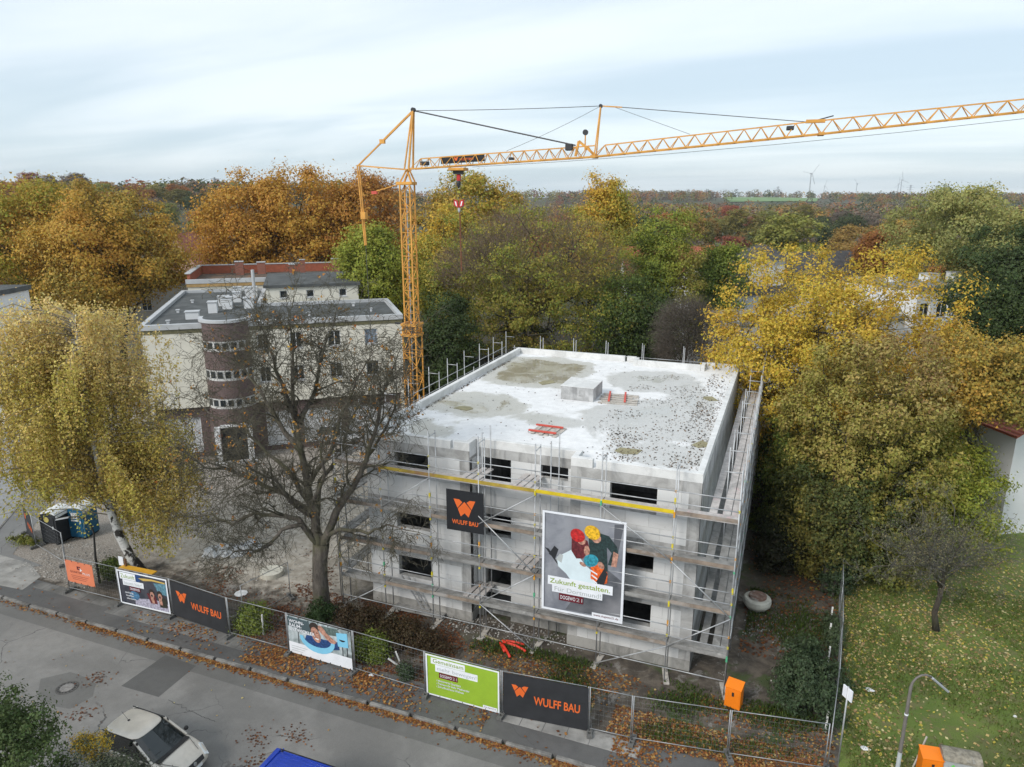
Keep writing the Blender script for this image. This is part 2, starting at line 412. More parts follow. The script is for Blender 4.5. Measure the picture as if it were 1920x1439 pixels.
# far field on the hillside
fm = M('winter_wheat', (0.15, 0.24, 0.085), 0.95, var=0.12, scale=0.02, space='World')
gx, gy = np.meshgrid(np.linspace(0, 1, 24), np.linspace(0, 1, 10)); dY = 1065 + 350 * gy; dX = dY * (0.286 + (0.425 - 0.286) * gx + 0.012 * np.sin(gx * 9 + 2) * (1 - gy)); fz = terrain_z(dX, dY) + 0.8
fq = (np.arange(9)[:, None] * 24 + np.arange(23)[None, :]).ravel()
put('far_field', fast_mesh('far_field', np.stack([dX * _cy - dY * _sy, dX * _sy + dY * _cy, fz], -1).reshape(-1, 3), np.stack([fq, fq + 1, fq + 25, fq + 24], 1), fm), kind='structure')
# ------------------------------------------------------------------ the new building
S0, S1, T0, T1 = -18.45, -2.5, 27.85, 48.9
RC0, RC1, RT = -12.9, -8.05, 28.6                     # recess of the front
ZR, ZP = 8.8, 9.2
def block_mat():
    m, nt, bs = new_mat('aerated_concrete_block'); c = coords(nt, 'World'); oi = nt.nodes.new('ShaderNodeObjectInfo')
    n1 = noise(nt, 1.2, 6, 0.65, c, 0.4); st = noise(nt, 1.0, 5, 0.65, coords(nt, 'World', (5.5, 5.5, 0.9)), 0.5); n3 = noise(nt, 30, 4, 0.7, c)
    col = mixc(nt, oi.outputs['Random'], (0.565, 0.565, 0.56), (0.62, 0.62, 0.615)); col = mixc(nt, ramp(nt, n1, 0.5, 0.75, 0, 0.6), col, (0.47, 0.465, 0.45))
    col = mixc(nt, ramp(nt, st, 0.66, 0.74, 0, 0.6), col, (0.27, 0.265, 0.255)); col = mixc(nt, ramp(nt, n3, 0.6, 0.8, 0, 0.3), col, (0.4, 0.4, 0.39))
    nt.links.new(col, bs.inputs['Base Color']); bs.inputs['Roughness'].default_value = 0.92; bump(nt, bs, n3, 0.25, 0.01); MATS['aerated_concrete_block'] = m
    return m
block_m = block_mat()
joint_m = M('block_joint', (0.43, 0.425, 0.41), 0.95, var=0.2)
def conc_mat(name, a, b, streak=True):
    m, nt, bs = new_mat(name); c = coords(nt, 'World')
    n1 = noise(nt, 1.0, 6, 0.65, c, 0.8); n2 = noise(nt, 1.0, 5, 0.6, coords(nt, 'World', (2.2, 2.2, 0.25)), 0.4); n3 = noise(nt, 40, 3, 0.7, c)
    col = mixc(nt, ramp(nt, n1, 0.38, 0.62), a, b)
    if streak: col = mixc(nt, ramp(nt, n2, 0.5, 0.7, 0, 0.7), col, tuple(x * 0.55 for x in a))
    col = mixc(nt, ramp(nt, n3, 0.55, 0.8, 0, 0.35), col, tuple(x * 0.7 for x in a))
    nt.links.new(col, bs.inputs['Base Color']); bs.inputs['Roughness'].default_value = 0.88
    bump(nt, bs, n3, 0.25, 0.01); MATS[name] = m
    return m
beam_m = conc_mat('cast_concrete', (0.30, 0.295, 0.285), (0.45, 0.445, 0.435))
plinth_m = conc_mat('plinth_concrete', (0.24, 0.235, 0.22), (0.36, 0.35, 0.33))
panel_m = conc_mat('formwork_concrete', (0.33, 0.33, 0.33), (0.5, 0.5, 0.5))
para_m = conc_mat('pale_parapet', (0.56, 0.56, 0.55), (0.68, 0.68, 0.67), False)

def roof_mat():
    m, nt, bs = new_mat('wet_roof_slab'); c = coords(nt, 'World')
    sp_ = nt.nodes.new('ShaderNodeSeparateXYZ'); nt.links.new(c, sp_.inputs[0]); s, t = sp_.outputs[0], sp_.outputs[1]
    n1 = noise(nt, 0.26, 7, 0.62, coords(nt, 'World', (1.0, 0.8, 1)), 0.5); n2 = noise(nt, 2.2, 6, 0.65, c); n3 = noise(nt, 18, 4, 0.7, c)
    # damp areas, drawn round the low spots of the slab
    def spot(cs, ct, rs, rt, amp):
        ds = mmath(nt, 'MULTIPLY', mmath(nt, 'SUBTRACT', s, cs), 1.0 / rs); dt = mmath(nt, 'MULTIPLY', mmath(nt, 'SUBTRACT', t, ct), 1.0 / rt)
        d = mmath(nt, 'SQRT', mmath(nt, 'ADD', mmath(nt, 'MULTIPLY', ds, ds), mmath(nt, 'MULTIPLY', dt, dt)))
        return ramp(nt, d, 0.35, 1.25, amp, 0.0)
    acc = None
    for a in ((-15.2, 44.0, 4.2, 5.2, 0.34), (-15.6, 35.2, 3.4, 2.8, 0.22), (-5.5, 36, 4.5, 7.0, 0.22), (-7.3, 43.5, 4.0, 4.0, 0.22), (-4.5, 31, 3.0, 2.6, 0.22), (-11.0, 33.6, 3.0, 1.4, 0.14), (-16.0, 30.4, 2.0, 2.0, 0.12)):
        v = spot(*a); acc = v if acc is None else mmath(nt, 'MAXIMUM', acc, v)
    wet = mmath(nt, 'ADD', acc, mmath(nt, 'MULTIPLY', n1, 0.62))
    damp = ramp(nt, wet, 0.395, 0.455); pud = ramp(nt, mmath(nt, 'ADD', wet, mmath(nt, 'MULTIPLY', n2, 0.08)), 0.555, 0.625)
    dry = mixc(nt, ramp(nt, n2, 0.3, 0.7), (0.66, 0.66, 0.66), (0.76, 0.76, 0.76))
    left = ramp(nt, s, -13, -8)
    dc = mixc(nt, left, mixc(nt, n2, (0.42, 0.41, 0.37), (0.55, 0.54, 0.5)), mixc(nt, n2, (0.44, 0.435, 0.42), (0.6, 0.6, 0.585)))
    col = mixc(nt, damp, dry, dc)
    pc = mixc(nt, ramp(nt, noise(nt, 0.7, 5, 0.6, c, 0.5), 0.4, 0.6), (0.30, 0.27, 0.195), (0.43, 0.405, 0.33))
    col = mixc(nt, pud, col, mixc(nt, left, pc, (0.46, 0.45, 0.42)))
    col = mixc(nt, mmath(nt, 'MULTIPLY', ramp(nt, n3, 0.58, 0.66), mmath(nt, 'MULTIPLY', damp, 0.5)), col, (0.10, 0.09, 0.075))
    nt.links.new(col, bs.inputs['Base Color'])
    nt.links.new(mixc(nt, pud, mixc(nt, damp, (0.8,)*3, (0.5,)*3), (0.04,)*3), bs.inputs['Roughness'])
    bs.inputs['Specular IOR Level'].default_value = 0.5
    hm = mixc(nt, pud, n3, (0.5,)*3); bump(nt, bs, hm, 0.15, 0.01)
    return m

nb = thing('apartment_building_shell', 'unfinished pale concrete apartment block with flat wet roof behind scaffolding', 'building')
_bc = {}
def block(L, Hh, mat, nm, depth=0.06):
    k = (round(L, 2), round(Hh, 2), nm)
    if k not in _bc:
        _bc[k] = MB().box(0.006, L - 0.006, 0, depth, 0.006, Hh - 0.006).mesh(nm, mat, bevel=0.004)
    return _bc[k]
ROWS = [0.5, 0.97, 1.36, 1.75, 2.3, 2.85], [3.15, 3.57, 3.98, 4.4, 4.95, 5.5], [5.9, 6.5, 7.1, 7.72, 8.35]
def cut(iv, ops):
    for (a, b) in ops:
        out = []
        for (x, y) in iv:
            if b <= x or a >= y: out.append((x, y)); continue
            if a > x: out.append((x, a))
            if b < y: out.append((b, y))
        iv = out
    return iv
def masonry(x, y, ang, L, ops, cols=()):
    """a wall of blocks: rows per storey, beams between, openings (u0,u1,z0,z1) left open, cast columns (u0,u1)"""
    ca, sa = math.cos(ang), math.sin(ang)
    def W(u, d, z): return (x + ca * u - sa * d, y + sa * u + ca * d, z)
    core = MB()
    def slab(u0, u1, z0, z1, d0, d1, mb):
        p = [W(u0, d0, 0), W(u1, d0, 0), W(u1, d1, 0), W(u0, d1, 0)]
        mb.prism([(q[0], q[1]) for q in p], z0, z1)
    off = 0
    for rows in ROWS:
        for z0, z1 in zip(rows, rows[1:]):
            off += 1
            o = [(a, b) for a, b, c0, c1 in ops if c0 < z1 - 0.01 and c1 > z0 + 0.01]
            iv = cut([(0.0, L)], o)
            for a, b in iv: slab(a, b, z0 - 0.001, z1 + 0.001, 0.012, 0.3, core)
            for a, b in cut(iv, cols):
                p = a
                step = 1.0 if not (off % 2) else 0.5
                while p < b - 0.01:
                    q_ = min(b, p + step)
                    if b - q_ < 0.22: q_ = b
                    put('wall_block', block(q_ - p, z1 - z0, block_m, 'wall_block'), nb, W(p, 0.0, z0), (0, 0, ang))
                    p = q_; step = 1.0
    core.build('wall_core', joint_m, nb, kind='stuff')
    zz_ = [(2.85, 3.15), (5.5, 5.9), (8.35, ZR)]
    for z0, z1 in zz_:
        m_ = MB(); o = [(a, b) for a, b, c0, c1 in ops if c0 < z1 - 0.01 and c1 > z0 + 0.01]
        for a, b in cut([(0.0, L)], o): slab(a, b, z0, z1, -0.004, 0.3, m_)
        if m_.v: m_.build('ring_beam', beam_m, nb)
    m_ = MB(); o = [(a, b) for a, b, c0, c1 in ops if c0 < 0.4]
    for a, b in cut([(0.0, L)], o): slab(a, b, -0.1, 0.5, -0.03, 0.3, m_)
    if m_.v: m_.build('plinth', plinth_m, nb)
    for a, b in cols:
        for rows in ROWS:
            m_ = MB(); slab(a, b, rows[0] + 0.002, rows[-1] - 0.002, -0.006, 0.02, m_); m_.build('concrete_column', beam_m, nb)
win3 = lambda a, b: [(a, b, 1.75, 2.85), (a, b, 4.4, 5.5), (a, b, 7.1, 8.35)]
# front: left bay, two cheeks of the recess, back of the recess, right bay
masonry(S0, T0, 0, RC0 - S0, win3(1.6, 3.45), cols=((5.05, 5.55),))
masonry(RC0, T0, R(90), RT - T0, [])
masonry(RC0, RT, 0, RC1 - RC0, [(0.35, 1.75, 0.1, 1.36), (0.45, 1.75, 1.75, 2.85), (0.45, 1.75, 4.4, 5.5), (0.25, 1.75, 7.1, 8.35), (3.2, 4.5, 7.72, 8.35)])
masonry(RC1, RT, R(-90), RT - T0, [])
masonry(RC1, T0, 0, S1 - RC1, win3(1.75, 3.75), cols=((0.0, 0.45), (5.05, 5.55)))
# side and back walls: cast panels
n_ = 16; wd = (T1 - T0 - 0.02) / n_
pan = MB().box(0.006, wd - 0.006, 0, 0.28, 0.0, ZR - 0.5).mesh('wall_panel', panel_m, bevel=0.006)
for i in range(n_):
    put('wall_panel', pan, nb, (S1 + 0.002 * math.sin(i * 2.7), T0 + 0.01 + wd * i, 0.5), (0, 0, R(90)))
boxm('plinth', plinth_m, S1 - 0.28, S1 + 0.02, T0 + 0.05, T1, -0.1, 0.5, nb)
for i in range(n_):      # left side, with window openings left between the panels on each storey
    if i in (3, 4, 9, 10):
        for z0, z1 in ((0.5, 1.75), (2.85, 4.4), (5.5, 7.1), (8.35, ZR)):
            boxm('wall_panel', block_m, S0, S0 + 0.28, T0 + 0.31 + wd * i, T0 + 0.31 + wd * (i + 1) - 0.01, z0, z1, nb)
boxed_left = MB().box(0, wd - 0.012, 0, 0.28, 0, ZR - 0.5).mesh('wall_panel', block_m)
for i in range(n_ - 1):
    if i not in (3, 4, 9, 10): put('wall_panel', boxed_left, nb, (S0 + 0.28, T0 + 0.31 + wd * i, 0.5), (0, 0, R(90)))
boxm('plinth', plinth_m, S0 - 0.02, S0 + 0.28, T0 + 0.31, T1, -0.1, 0.497, nb)
boxm('back_wall', panel_m, S0, S1 - 0.3, T1 - 0.3, T1 - 0.001, 0, ZR, nb)
boxm('inner_wall', panel_m, S0 + 0.31, S1 - 0.31, 33.2, 33.4, 0.05, 8.5, nb)
for sx in (-13.2, -7.9): boxm('inner_wall', panel_m, sx, sx + 0.2, 28.95, 33.19, 0.05, 8.5, nb)
for z in (0.0, 2.88, 5.56):
    MB().prism([(S0 + .301, T0 + .301), (RC0, T0 + .301), (RC0, RT + .301), (RC1, RT + .301), (RC1, T0 + .301), (S1 - .301, T0 + .301), (S1 - .301, 33.19), (S0 + .301, 33.19)], z + 0.003, z + 0.2).build('floor_slab', beam_m, nb)
roofp = [(S0 + .02, T0 + .02), (RC0 + .02, T0 + .02), (RC0 + .02, RT + .02), (RC1 - .02, RT + .02), (RC1 - .02, T0 + .02), (S1 - .02, T0 + .02), (S1 - .02, T1 - .02), (S0 + .02, T1 - .02)]
roof = MB().prism(roofp, 8.5, ZR + 0.006).build('roof_slab', roof_mat(), nb)
# parapet, in lengths, with the drain gaps of the photograph
pw = 0.26
def parapet(x0, x1, y0, y1): boxm('parapet', para_m, x0, x1, y0, y1, ZR + 0.002, ZP, nb, bevel=0.01)
parapet(S0 - .01, -13.85, T0 - .01, T0 + pw); parapet(-13.7, RC0 + .012, T0 - .01, T0 + pw)
parapet(RC0 - pw + .012, RC0 + .012, T0 + pw + .004, RT + .012); parapet(RC0 - pw + .012, RC1 + pw - .012, RT + .016, RT + pw)
parapet(RC1 - .012, RC1 + pw - .012, T0 + pw + .004, RT + .012); parapet(RC1 - .012, -7.1, T0 - .01, T0 + pw); parapet(-6.95, S1 + .01, T0 - .01, T0 + pw)
for i in range(8):
    a, b = T0 + pw + .004 + i * (T1 - T0 - pw) / 8, T0 + pw + (i + 1) * (T1 - T0 - pw) / 8
    parapet(S0 - .01, S0 + pw, a, b - .004); parapet(S1 - pw, S1 + .01, a, b - .004)
parapet(S0 + pw + .004, -10.3, T1 - pw, T1 + .01); parapet(-10.15, -9.5, T1 - pw, T1 + .01); parapet(-9.5, -9.24, T1 - pw - .9, T1 - pw - .004)
parapet(-9.236, -4.96, T1 - pw - .9, T1 - .9); parapet(-4.95, -4.7, T1 - pw - .9, T1 - pw - .004); parapet(-4.69, -4.1, T1 - pw, T1 + .01); parapet(-3.95, S1 - pw - .004, T1 - pw, T1 + .01)
# lift shaft head on the roof
sh = boxm('shaft_head', panel_m, -11.65, -9.72, 37.8, 39.9, ZR + .004, 9.58, nb, bevel=0.02)
boxm('cover_plate', para_m, -11.67, -9.70, 37.78, 39.92, 9.582, 9.61, sh)
fr = MB()
for a in ((-10.55, -10.53, 9.1, 9.42), (-10.26, -10.24, 9.1, 9.42), (-10.528, -10.262, 9.4, 9.42), (-10.528, -10.262, 9.1, 9.12)): fr.box(a[0], a[1], 37.785, 37.80, a[2], a[3])
fr.build('hatch_outline', beam_m, sh)

# things left on the roof
old_wood = M('weathered_plank', (0.42, 0.39, 0.35), 0.9, var=0.25, scale=4, bmp=0.3)
red_paint = M('red_formwork_beam', (0.55, 0.085, 0.06), 0.6, var=0.15, scale=4)
ply_m = M('olive_plywood', (0.26, 0.235, 0.14), 0.8, var=0.15, scale=2)
def plank_pile(loc, rz, label, n, L, reds, RL=.72):
    t = thing('plank_stack', label, 'planks', loc, rz)
    me = [MB().box(-L * k / 2, L * k / 2, -0.11, 0.11, 0, 0.04).mesh('plank', old_wood) for k in (1, .9, .8)]
    for i in range(n):
        put('plank', me[i % 3], t, (0.12 * math.sin(i * 2.1), (i - n / 2) * 0.235, 0.005 + 0.042 * (i % 2)), (0, 0, 0.03 * math.sin(i * 1.3)))
    rm = MB().box(-0.055, 0.055, -RL, RL, 0, 0.08).mesh('red_beam', red_paint, bevel=0.008)
    for x in reds: put('red_beam', rm, t, (x, 0, 0.095), (0, 0, 0.05))
    return t
plank_pile((-8.5, 39.0, ZR + .008), R(8), 'stack of planks with two red beams beside the concrete shaft head on the roof', 9, 2.2, (-0.55, 0.35), 1.0)
t_ = plank_pile((-10.55, 31.9, ZR + .008), R(86), 'stack of planks with two red beams near the front edge of the roof', 6, 1.5, (-0.5, 0.45))
for i, (x, y, lab) in enumerate(((-16.06, 34.07, 'left front puddle'), (-13.6, 41.06, 'large rear puddle beside the shaft head'), (-3.6, 40.9, 'leaves by the right parapet'), (-6.12, 30.5, 'front right leaf litter'), (-3.1, 32.65, 'leaf heap near the front right corner'))):
    a = 0.35 + 0.06 * (i % 2)
    tag(MB().prism([(-a*1.5, -a*.7), (a, -a), (a*1.5, a*.2), (a*.6, a), (-a, a*.8)], 0, 0.02).build('plywood_offcut', ply_m, loc=(x, y, ZR + .011), rot=(0, 0, i * 1.1)), 'olive plywood offcut lying on the roof in the ' + lab if i < 2 else 'olive plywood offcut lying on the roof among the ' + lab, 'plywood')

# ------------------------------------------------------------------ scaffolding
galv = M('galvanised_tube', (0.42, 0.43, 0.44), 0.5, 0.4, var=0.2, scale=2.0, space='World', dirt=((0.30, 0.30, 0.29), 0.6))
deck_m = M('steel_deck_board', (0.27, 0.265, 0.255), 0.8, 0.1, var=0.25, scale=2.5, space='World', bmp=0.3, dirt=((0.48, 0.47, 0.45), 0.57))
wdeck_m = M('timber_deck_board', (0.46, 0.43, 0.41), 0.85, var=0.2, scale=3.0, space='World', bmp=0.2, dirt=((0.56, 0.40, 0.40), 0.56))
yel_m = M('yellow_toe_board', (0.62, 0.46, 0.015), 0.6, var=0.12, scale=2, space='World', dirt=((0.30, 0.20, 0.06), 0.62))
dull_m = M('dull_yellow_toe_board', (0.40, 0.29, 0.04), 0.7, var=0.25, scale=2, space='World', dirt=((0.24, 0.13, 0.07), 0.5))
brn_m = M('brown_toe_board', (0.24, 0.19, 0.15), 0.85, var=0.3, scale=2, space='World', dirt=((0.34, 0.32, 0.30), 0.5))
sc = thing('scaffolding', 'steel tube scaffolding with deck boards wrapped around the unfinished building', 'scaffolding')
FS = [-19.5, -17.0, -14.4, -11.95, -9.3, -6.4, -3.4, -0.95]
ST = [27.4 + 2.57 * i for i in range(10)]
LV = [1.8, 3.8, 5.8, 7.8]
FO, FI = 26.72, 27.4
def tube_mesh(nm, L, r, mat=galv, n=6):
    return MB().tube([(0, 0, 0), (L, 0, 0)], r, n).mesh(nm, mat, True)
post_me = {h: MB().tube([(0, 0, 0), (0, 0, h)], 0.027, 6).mesh('standard', galv, True) for h in (9.95, 9.7, 8.9)}
def post(x, y, h=9.95, z=0.06): put('standard', post_me[h], sc, (x, y, z))
_rc = {}
def rail(nm, a, b, r=0.022, mat=None):
    a, b = Vector(a), Vector(b); L = (b - a).length; k = (nm, round(L, 2), r)
    if k not in _rc: _rc[k] = tube_mesh(nm, L, r, mat or galv)
    d = (b - a) / L
    o = put(nm, _rc[k], sc, a); o.rotation_euler = d.to_track_quat('X', 'Z').to_euler()
    return o
_dk = {}
def deck(a, b, w, mat, z):
    """one deck board from a to b (plan points)"""
    a, b = Vector((*a, 0)), Vector((*b, 0)); L = (b - a).length; k = (round(L, 2), w, mat.name)
    if k not in _dk: _dk[k] = MB().box(0.02, L - 0.02, -w / 2, w / 2, -0.06, 0).mesh('deck_board', mat, bevel=0.006)
    put('deck_board', _dk[k], sc, (a.x, a.y, z), (0, 0, math.atan2(b.y - a.y, b.x - a.x)))
_tb = {}
def toe(a, b, mat, z):
    a, b = Vector((*a, 0)), Vector((*b, 0)); L = (b - a).length; k = (round(L, 2), mat.name)
    if k not in _tb: _tb[k] = MB().box(0.01, L - 0.01, -0.015, 0.015, 0, 0.15).mesh('toe_board', mat)
    put('toe_board', _tb[k], sc, (a.x, a.y, z + 0.01), (0, 0, math.atan2(b.y - a.y, b.x - a.x)))
foot_me = MB().box(-0.12, 0.12, -0.55, 0.55, 0, 0.05).mesh('sole_plank', old_wood)
for x in FS:
    post(x, FO); post(x, FI, 9.7)
    put('sole_plank', foot_me, sc, (x, 27.05 + 0.1 * math.sin(x * 3), 0.005), (0, 0, 0.25 * math.sin(x * 5)))
    for z in LV + [9.75]: rail('transom', (x, FO, z - 0.08), (x, FI, z - 0.08))
for i, (a, b) in enumerate(zip(FS, FS[1:])):
    for j, z in enumerate(LV):
        top = j == 3
        mt = wdeck_m if top else deck_m
        for k in (0.16, 0.5): deck((a, FO + k + 0.02), (b, FO + k + 0.02), 0.31, mt, z)
        toe((a, FO + 0.0), (b, FO), (yel_m if i in (4, 5) else dull_m if i in (1, 2, 3) else brn_m) if top else (brn_m if (i + j) % 3 else deck_m), z)
        for h in (0.5, 1.0): rail('guardrail', (a, FO - 0.04, z + h), (b, FO - 0.04, z + h))
    rail('guardrail', (a, FO - 0.04, 0.75), (b, FO - 0.04, 0.75))
for i, z in ((2, 7.8), (3, 7.8), (3, 3.8), (2, 1.8)):     # loose boards bridging into the recess
    for k in range(3): deck((FS[i] + 1.5 + k * 0.34, FI - 0.3), (FS[i] + 1.65 + k * 0.33, RT - 0.05), 0.26, wdeck_m, z + 0.05 + 0.004 * k)
for x in (-12.3, -9.0): post(x, 27.95, 9.7); post(x + 0.25, 28.35, 9.95)
for a, b in (((-6.4, 7.7), (-3.4, 5.75)), ((-3.4, 5.75), (-0.95, 3.7)), ((-0.95, 3.65), (-3.4, 1.8)), ((-3.4, 1.8), (-6.4, 0.2)), ((-14.4, 7.75), (-17.0, 5.9)), ((-17.0, 1.8), (-19.5, 0.15)),
             ((-11.95, 6.3), (-9.3, 4.0)), ((-11.95, 1.95), (-9.3, 3.9)), ((-11.95, 1.9), (-9.3, 0.1)), ((-11.95, 5.9), (-9.3, 7.7))):
    rail('diagonal_brace', (a[0], FO - 0.07, a[1]), (b[0], FO - 0.07, b[1]), 0.026)
def side_run(so, si, sgn, boards):
    for i, t in enumerate(ST):
        if i: post(so, t); post(si, t, 9.7 if i % 3 else 8.9)
        else: post(so, t)
        for z in LV + [9.7]: rail('transom', (si, t, z - 0.08), (so, t, z - 0.08))
    for i, (a, b) in enumerate(zip(ST, ST[1:])):
        for j, z in enumerate(LV):
            for k in boards: deck((so - sgn * k, a), (so - sgn * k, b), 0.31, wdeck_m if j == 3 else deck_m, z)
            for h in (0.5, 1.0): rail('guardrail', (so + sgn * 0.04, a, z + h), (so + sgn * 0.04, b, z + h))
            if j == 3: toe((so, a), (so, b), brn_m, z)
side_run(-0.95, -1.65, 1, (0.16, 0.5, 1.02))
side_run(-20.1, -19.4, -1, (0.16, 0.5))
for x in FS[1:-1]: post(x, 50.4, 9.7); post(x, 49.75, 9.95)
for a, b in zip(FS, FS[1:]):
    for h in (0.5, 1.0): rail('guardrail', (a, 50.44, 7.8 + h), (b, 50.44, 7.8 + h))
    for k in (49.9, 50.24): deck((a, k), (b, k), 0.31, wdeck_m, 7.8)
toe((-1.7, 50.6), (-0.9, 50.6), yel_m, 7.8)
cl = {'yellow': MB(), 'green': MB(), 'orange': MB()}
for x in FS:
    for z in LV:
        for dz in (-0.1, 0.5, 1.0):
            k = random.choice(('yellow', 'yellow', 'green', 'orange'))
            if random.random() < 0.75: cl[k].box(x - .035, x + .035, FO - .045, FO + .03, z + dz - .05, z + dz + random.choice((.03, .05, .2)))
for t in ST[1:]:
    for z in LV:
        k = random.choice(('yellow', 'green', 'orange'))
        cl[k].box(-0.985, -0.91, t - .035, t + .035, z + .45, z + .55)
for k, c in (('yellow', (0.6, 0.5, 0.03)), ('green', (0.08, 0.38, 0.20)), ('orange', (0.6, 0.28, 0.03))):
    cl[k].build('coupler', M(k + '_coupler', c, 0.6), sc, kind='stuff', label=k + ' scaffold couplers and tape marks')
# ------------------------------------------------------------------ banners and their print
def pic(name, col): return M(name, col, 0.6, var=0.45, scale=9.0, bmp=0.45, bscale=2.0, dirt=(tuple(x * .35 for x in col), 0.6))
def flat(name, col, rough=0.65, var=0.06): return M(name, col, rough, var=var, scale=1.5, bmp=0.45, bscale=2.0)
black_cl = flat('black_banner_cloth', (0.012, 0.013, 0.016)); mesh_cl = flat('charcoal_banner_mesh', (0.022, 0.023, 0.026), 0.8, 0.2)
orange_pr = flat('orange_print', (0.70, 0.13, 0.022)); white_pr = flat('white_print', (0.74, 0.76, 0.80)); wred_pr = flat('wine_red_print', (0.13, 0.012, 0.022))
green_cl = flat('lime_banner_cloth', (0.27, 0.42, 0.03)); green_pr = flat('green_lettering', (0.24, 0.34, 0.03)); grey_pr = flat('grey_lettering', (0.42, 0.45, 0.45))
def photo_mat(name, a, b, c3, sc_=1.6):
    m, nt, bs = new_mat(name); c = coords(nt, 'Object')
    col = mixc(nt, ramp(nt, noise(nt, sc_, 5, 0.6, c, 0.4), 0.35, 0.65), a, b); col = mixc(nt, ramp(nt, noise(nt, sc_ * .4, 3, .5, c), 0.5, 0.75), col, c3)
    nt.links.new(col, bs.inputs['Base Color']); bs.inputs['Roughness'].default_value = 0.5
    return m
floor_pr = photo_mat('printed_floor', (0.16, 0.17, 0.20), (0.30, 0.31, 0.34), (0.10, 0.10, 0.115), 0.6)
dark_pr = flat('dark_print', (0.02, 0.022, 0.026)); skin_pr = pic('skin_print', (0.42, 0.22, 0.16)); teal_pr = pic('teal_print', (0.03, 0.25, 0.33))
yel_pr = pic('yellow_print', (0.70, 0.40, 0.02)); red_pr = pic('red_print', (0.45, 0.02, 0.02)); plaid_pr = pic('dark_red_print', (0.12, 0.02, 0.025)); paper_pr = flat('paper_print', (0.62, 0.72, 0.76))
vest_pr = pic('vest_print', (0.75, 0.12, 0.02)); sky_pr = flat('light_blue_print', (0.20, 0.52, 0.72)); navy_pr = pic('navy_print', (0.02, 0.06, 0.18)); hair_pr = flat('hair_print', (0.03, 0.022, 0.018))
win_pr = photo_mat('printed_windows', (0.25, 0.30, 0.31), (0.50, 0.56, 0.58), (0.12, 0.14, 0.14), 2.5); night_pr = photo_mat('printed_night', (0.03, 0.035, 0.05), (0.06, 0.06, 0.075), (0.015, 0.015, 0.02), 2.0)
rug_pr = pic('lilac_print', (0.36, 0.34, 0.42)); qp_cl = flat('salmon_banner_cloth', (0.66, 0.20, 0.10))
def ell(cx_, cy_, rx, ry, n=16, a0=0, a1=360, rot=0):
    out = []
    for k in range(n + (0 if a1 - a0 >= 360 else 1)):
        a = R(a0 + (a1 - a0) * k / n); x, y = rx * math.cos(a), ry * math.sin(a)
        out.append((cx_ + x * math.cos(R(rot)) - y * math.sin(R(rot)), cy_ + x * math.sin(R(rot)) + y * math.cos(R(rot))))
    return out
class Banner:
    def __init__(s, name, label, o, rz, w, h, mat, cat='banner', z=0.0, sag=0.0):
        s.w, s.h, s.k = w, h, 0
        s.t = thing(name, label, cat, o, rz); n, m_ = 12, 8
        s.wave = lambda x, zz_: -0.012 * math.sin(x * 2.1 + zz_ * 1.3) * sag
        mb = MB()
        for d in (0, 0.006): mb.v += [(w * i / n, d, h * j / m_) for j in range(m_ + 1) for i in range(n + 1)]
        N = (n + 1) * (m_ + 1)
        for j in range(m_):
            for i in range(n):
                a = j * (n + 1) + i; mb.f.append((a, a + 1, a + n + 2, a + n + 1)); mb.f.append((N + a, N + a + n + 1, N + a + n + 2, N + a + 1))
        mb.build('cloth', mat, s.t)
    def poly(s, pts, mat, name='printed_shape'):      # pts in units of the banner's own width / height
        s.k += 1; d = -0.002 - 0.0012 * s.k
        return MB().add([(u * s.w, d, v * s.h) for u, v in pts], [tuple(range(len(pts)))]).build(name, mat, s.t)
    def rect(s, u0, v0, u1, v1, mat, name='printed_panel', tilt=0.0):
        return s.poly([(u0, v0), (u1, v0 + tilt), (u1, v1 + tilt), (u0, v1)], mat, name)
    def text(s, body, u, v, size, mat, bold=0.0, width=None):
        s.k += 1
        return text(body, size * s.h, mat, s.t, u * s.w, -0.002 - 0.0012 * s.k, v * s.h, bold, width=width * s.w if width else None)
    def border(s, mat, b=0.03):
        bx, by = b, b * s.w / s.h
        for a in ((0, 0, 1, by), (0, 1 - by, 1, 1), (0, by, bx, 1 - by), (1 - bx, by, 1, 1 - by)): s.rect(*a, mat, 'white_border')
    def emblem(s, u, v, w):                            # the builder's W mark, w wide in banner widths; (u, v) its upper left corner
        k = w * s.w / s.h
        for p in ([(0, 0), (.257, 0), (.4, .13), (.176, .47)], [(1, 0), (.743, 0), (.6, .13), (.824, .47)], [(.5, .10), (.81, .50), (.68, .90), (.5, .70), (.32, .90), (.19, .50)]):
            s.poly([(u + a * w, v - b * k * 0.86) for a, b in p], orange_pr, 'emblem_piece')
    def grommets(s, n=7):
        g = MB()
        for i in range(n):
            x = s.w * (0.03 + 0.94 * i / (n - 1))
            for zz_ in (0.03, s.h - 0.03): g.box(x - .02, x + .02, -0.018, 0.03, zz_ - .02, zz_ + .02)
        g.build('cable_tie', dark_pr, s.t, kind='stuff')
def wulff(name, label, o, rz, w, h, cloth):
    b = Banner(name, label, o, rz, w, h, cloth)
    if w / h > 1.3: b.emblem(0.1, 0.76, 0.2); b.text('WULFF BAU', 0.37, 0.38, 0.27, orange_pr, 0.02, 0.54)
    else: b.emblem(0.2, 0.78, 0.58); b.text('WULFF BAU', 0.15, 0.17, 0.15, orange_pr, 0.02, 0.7)
    b.grommets(); return b

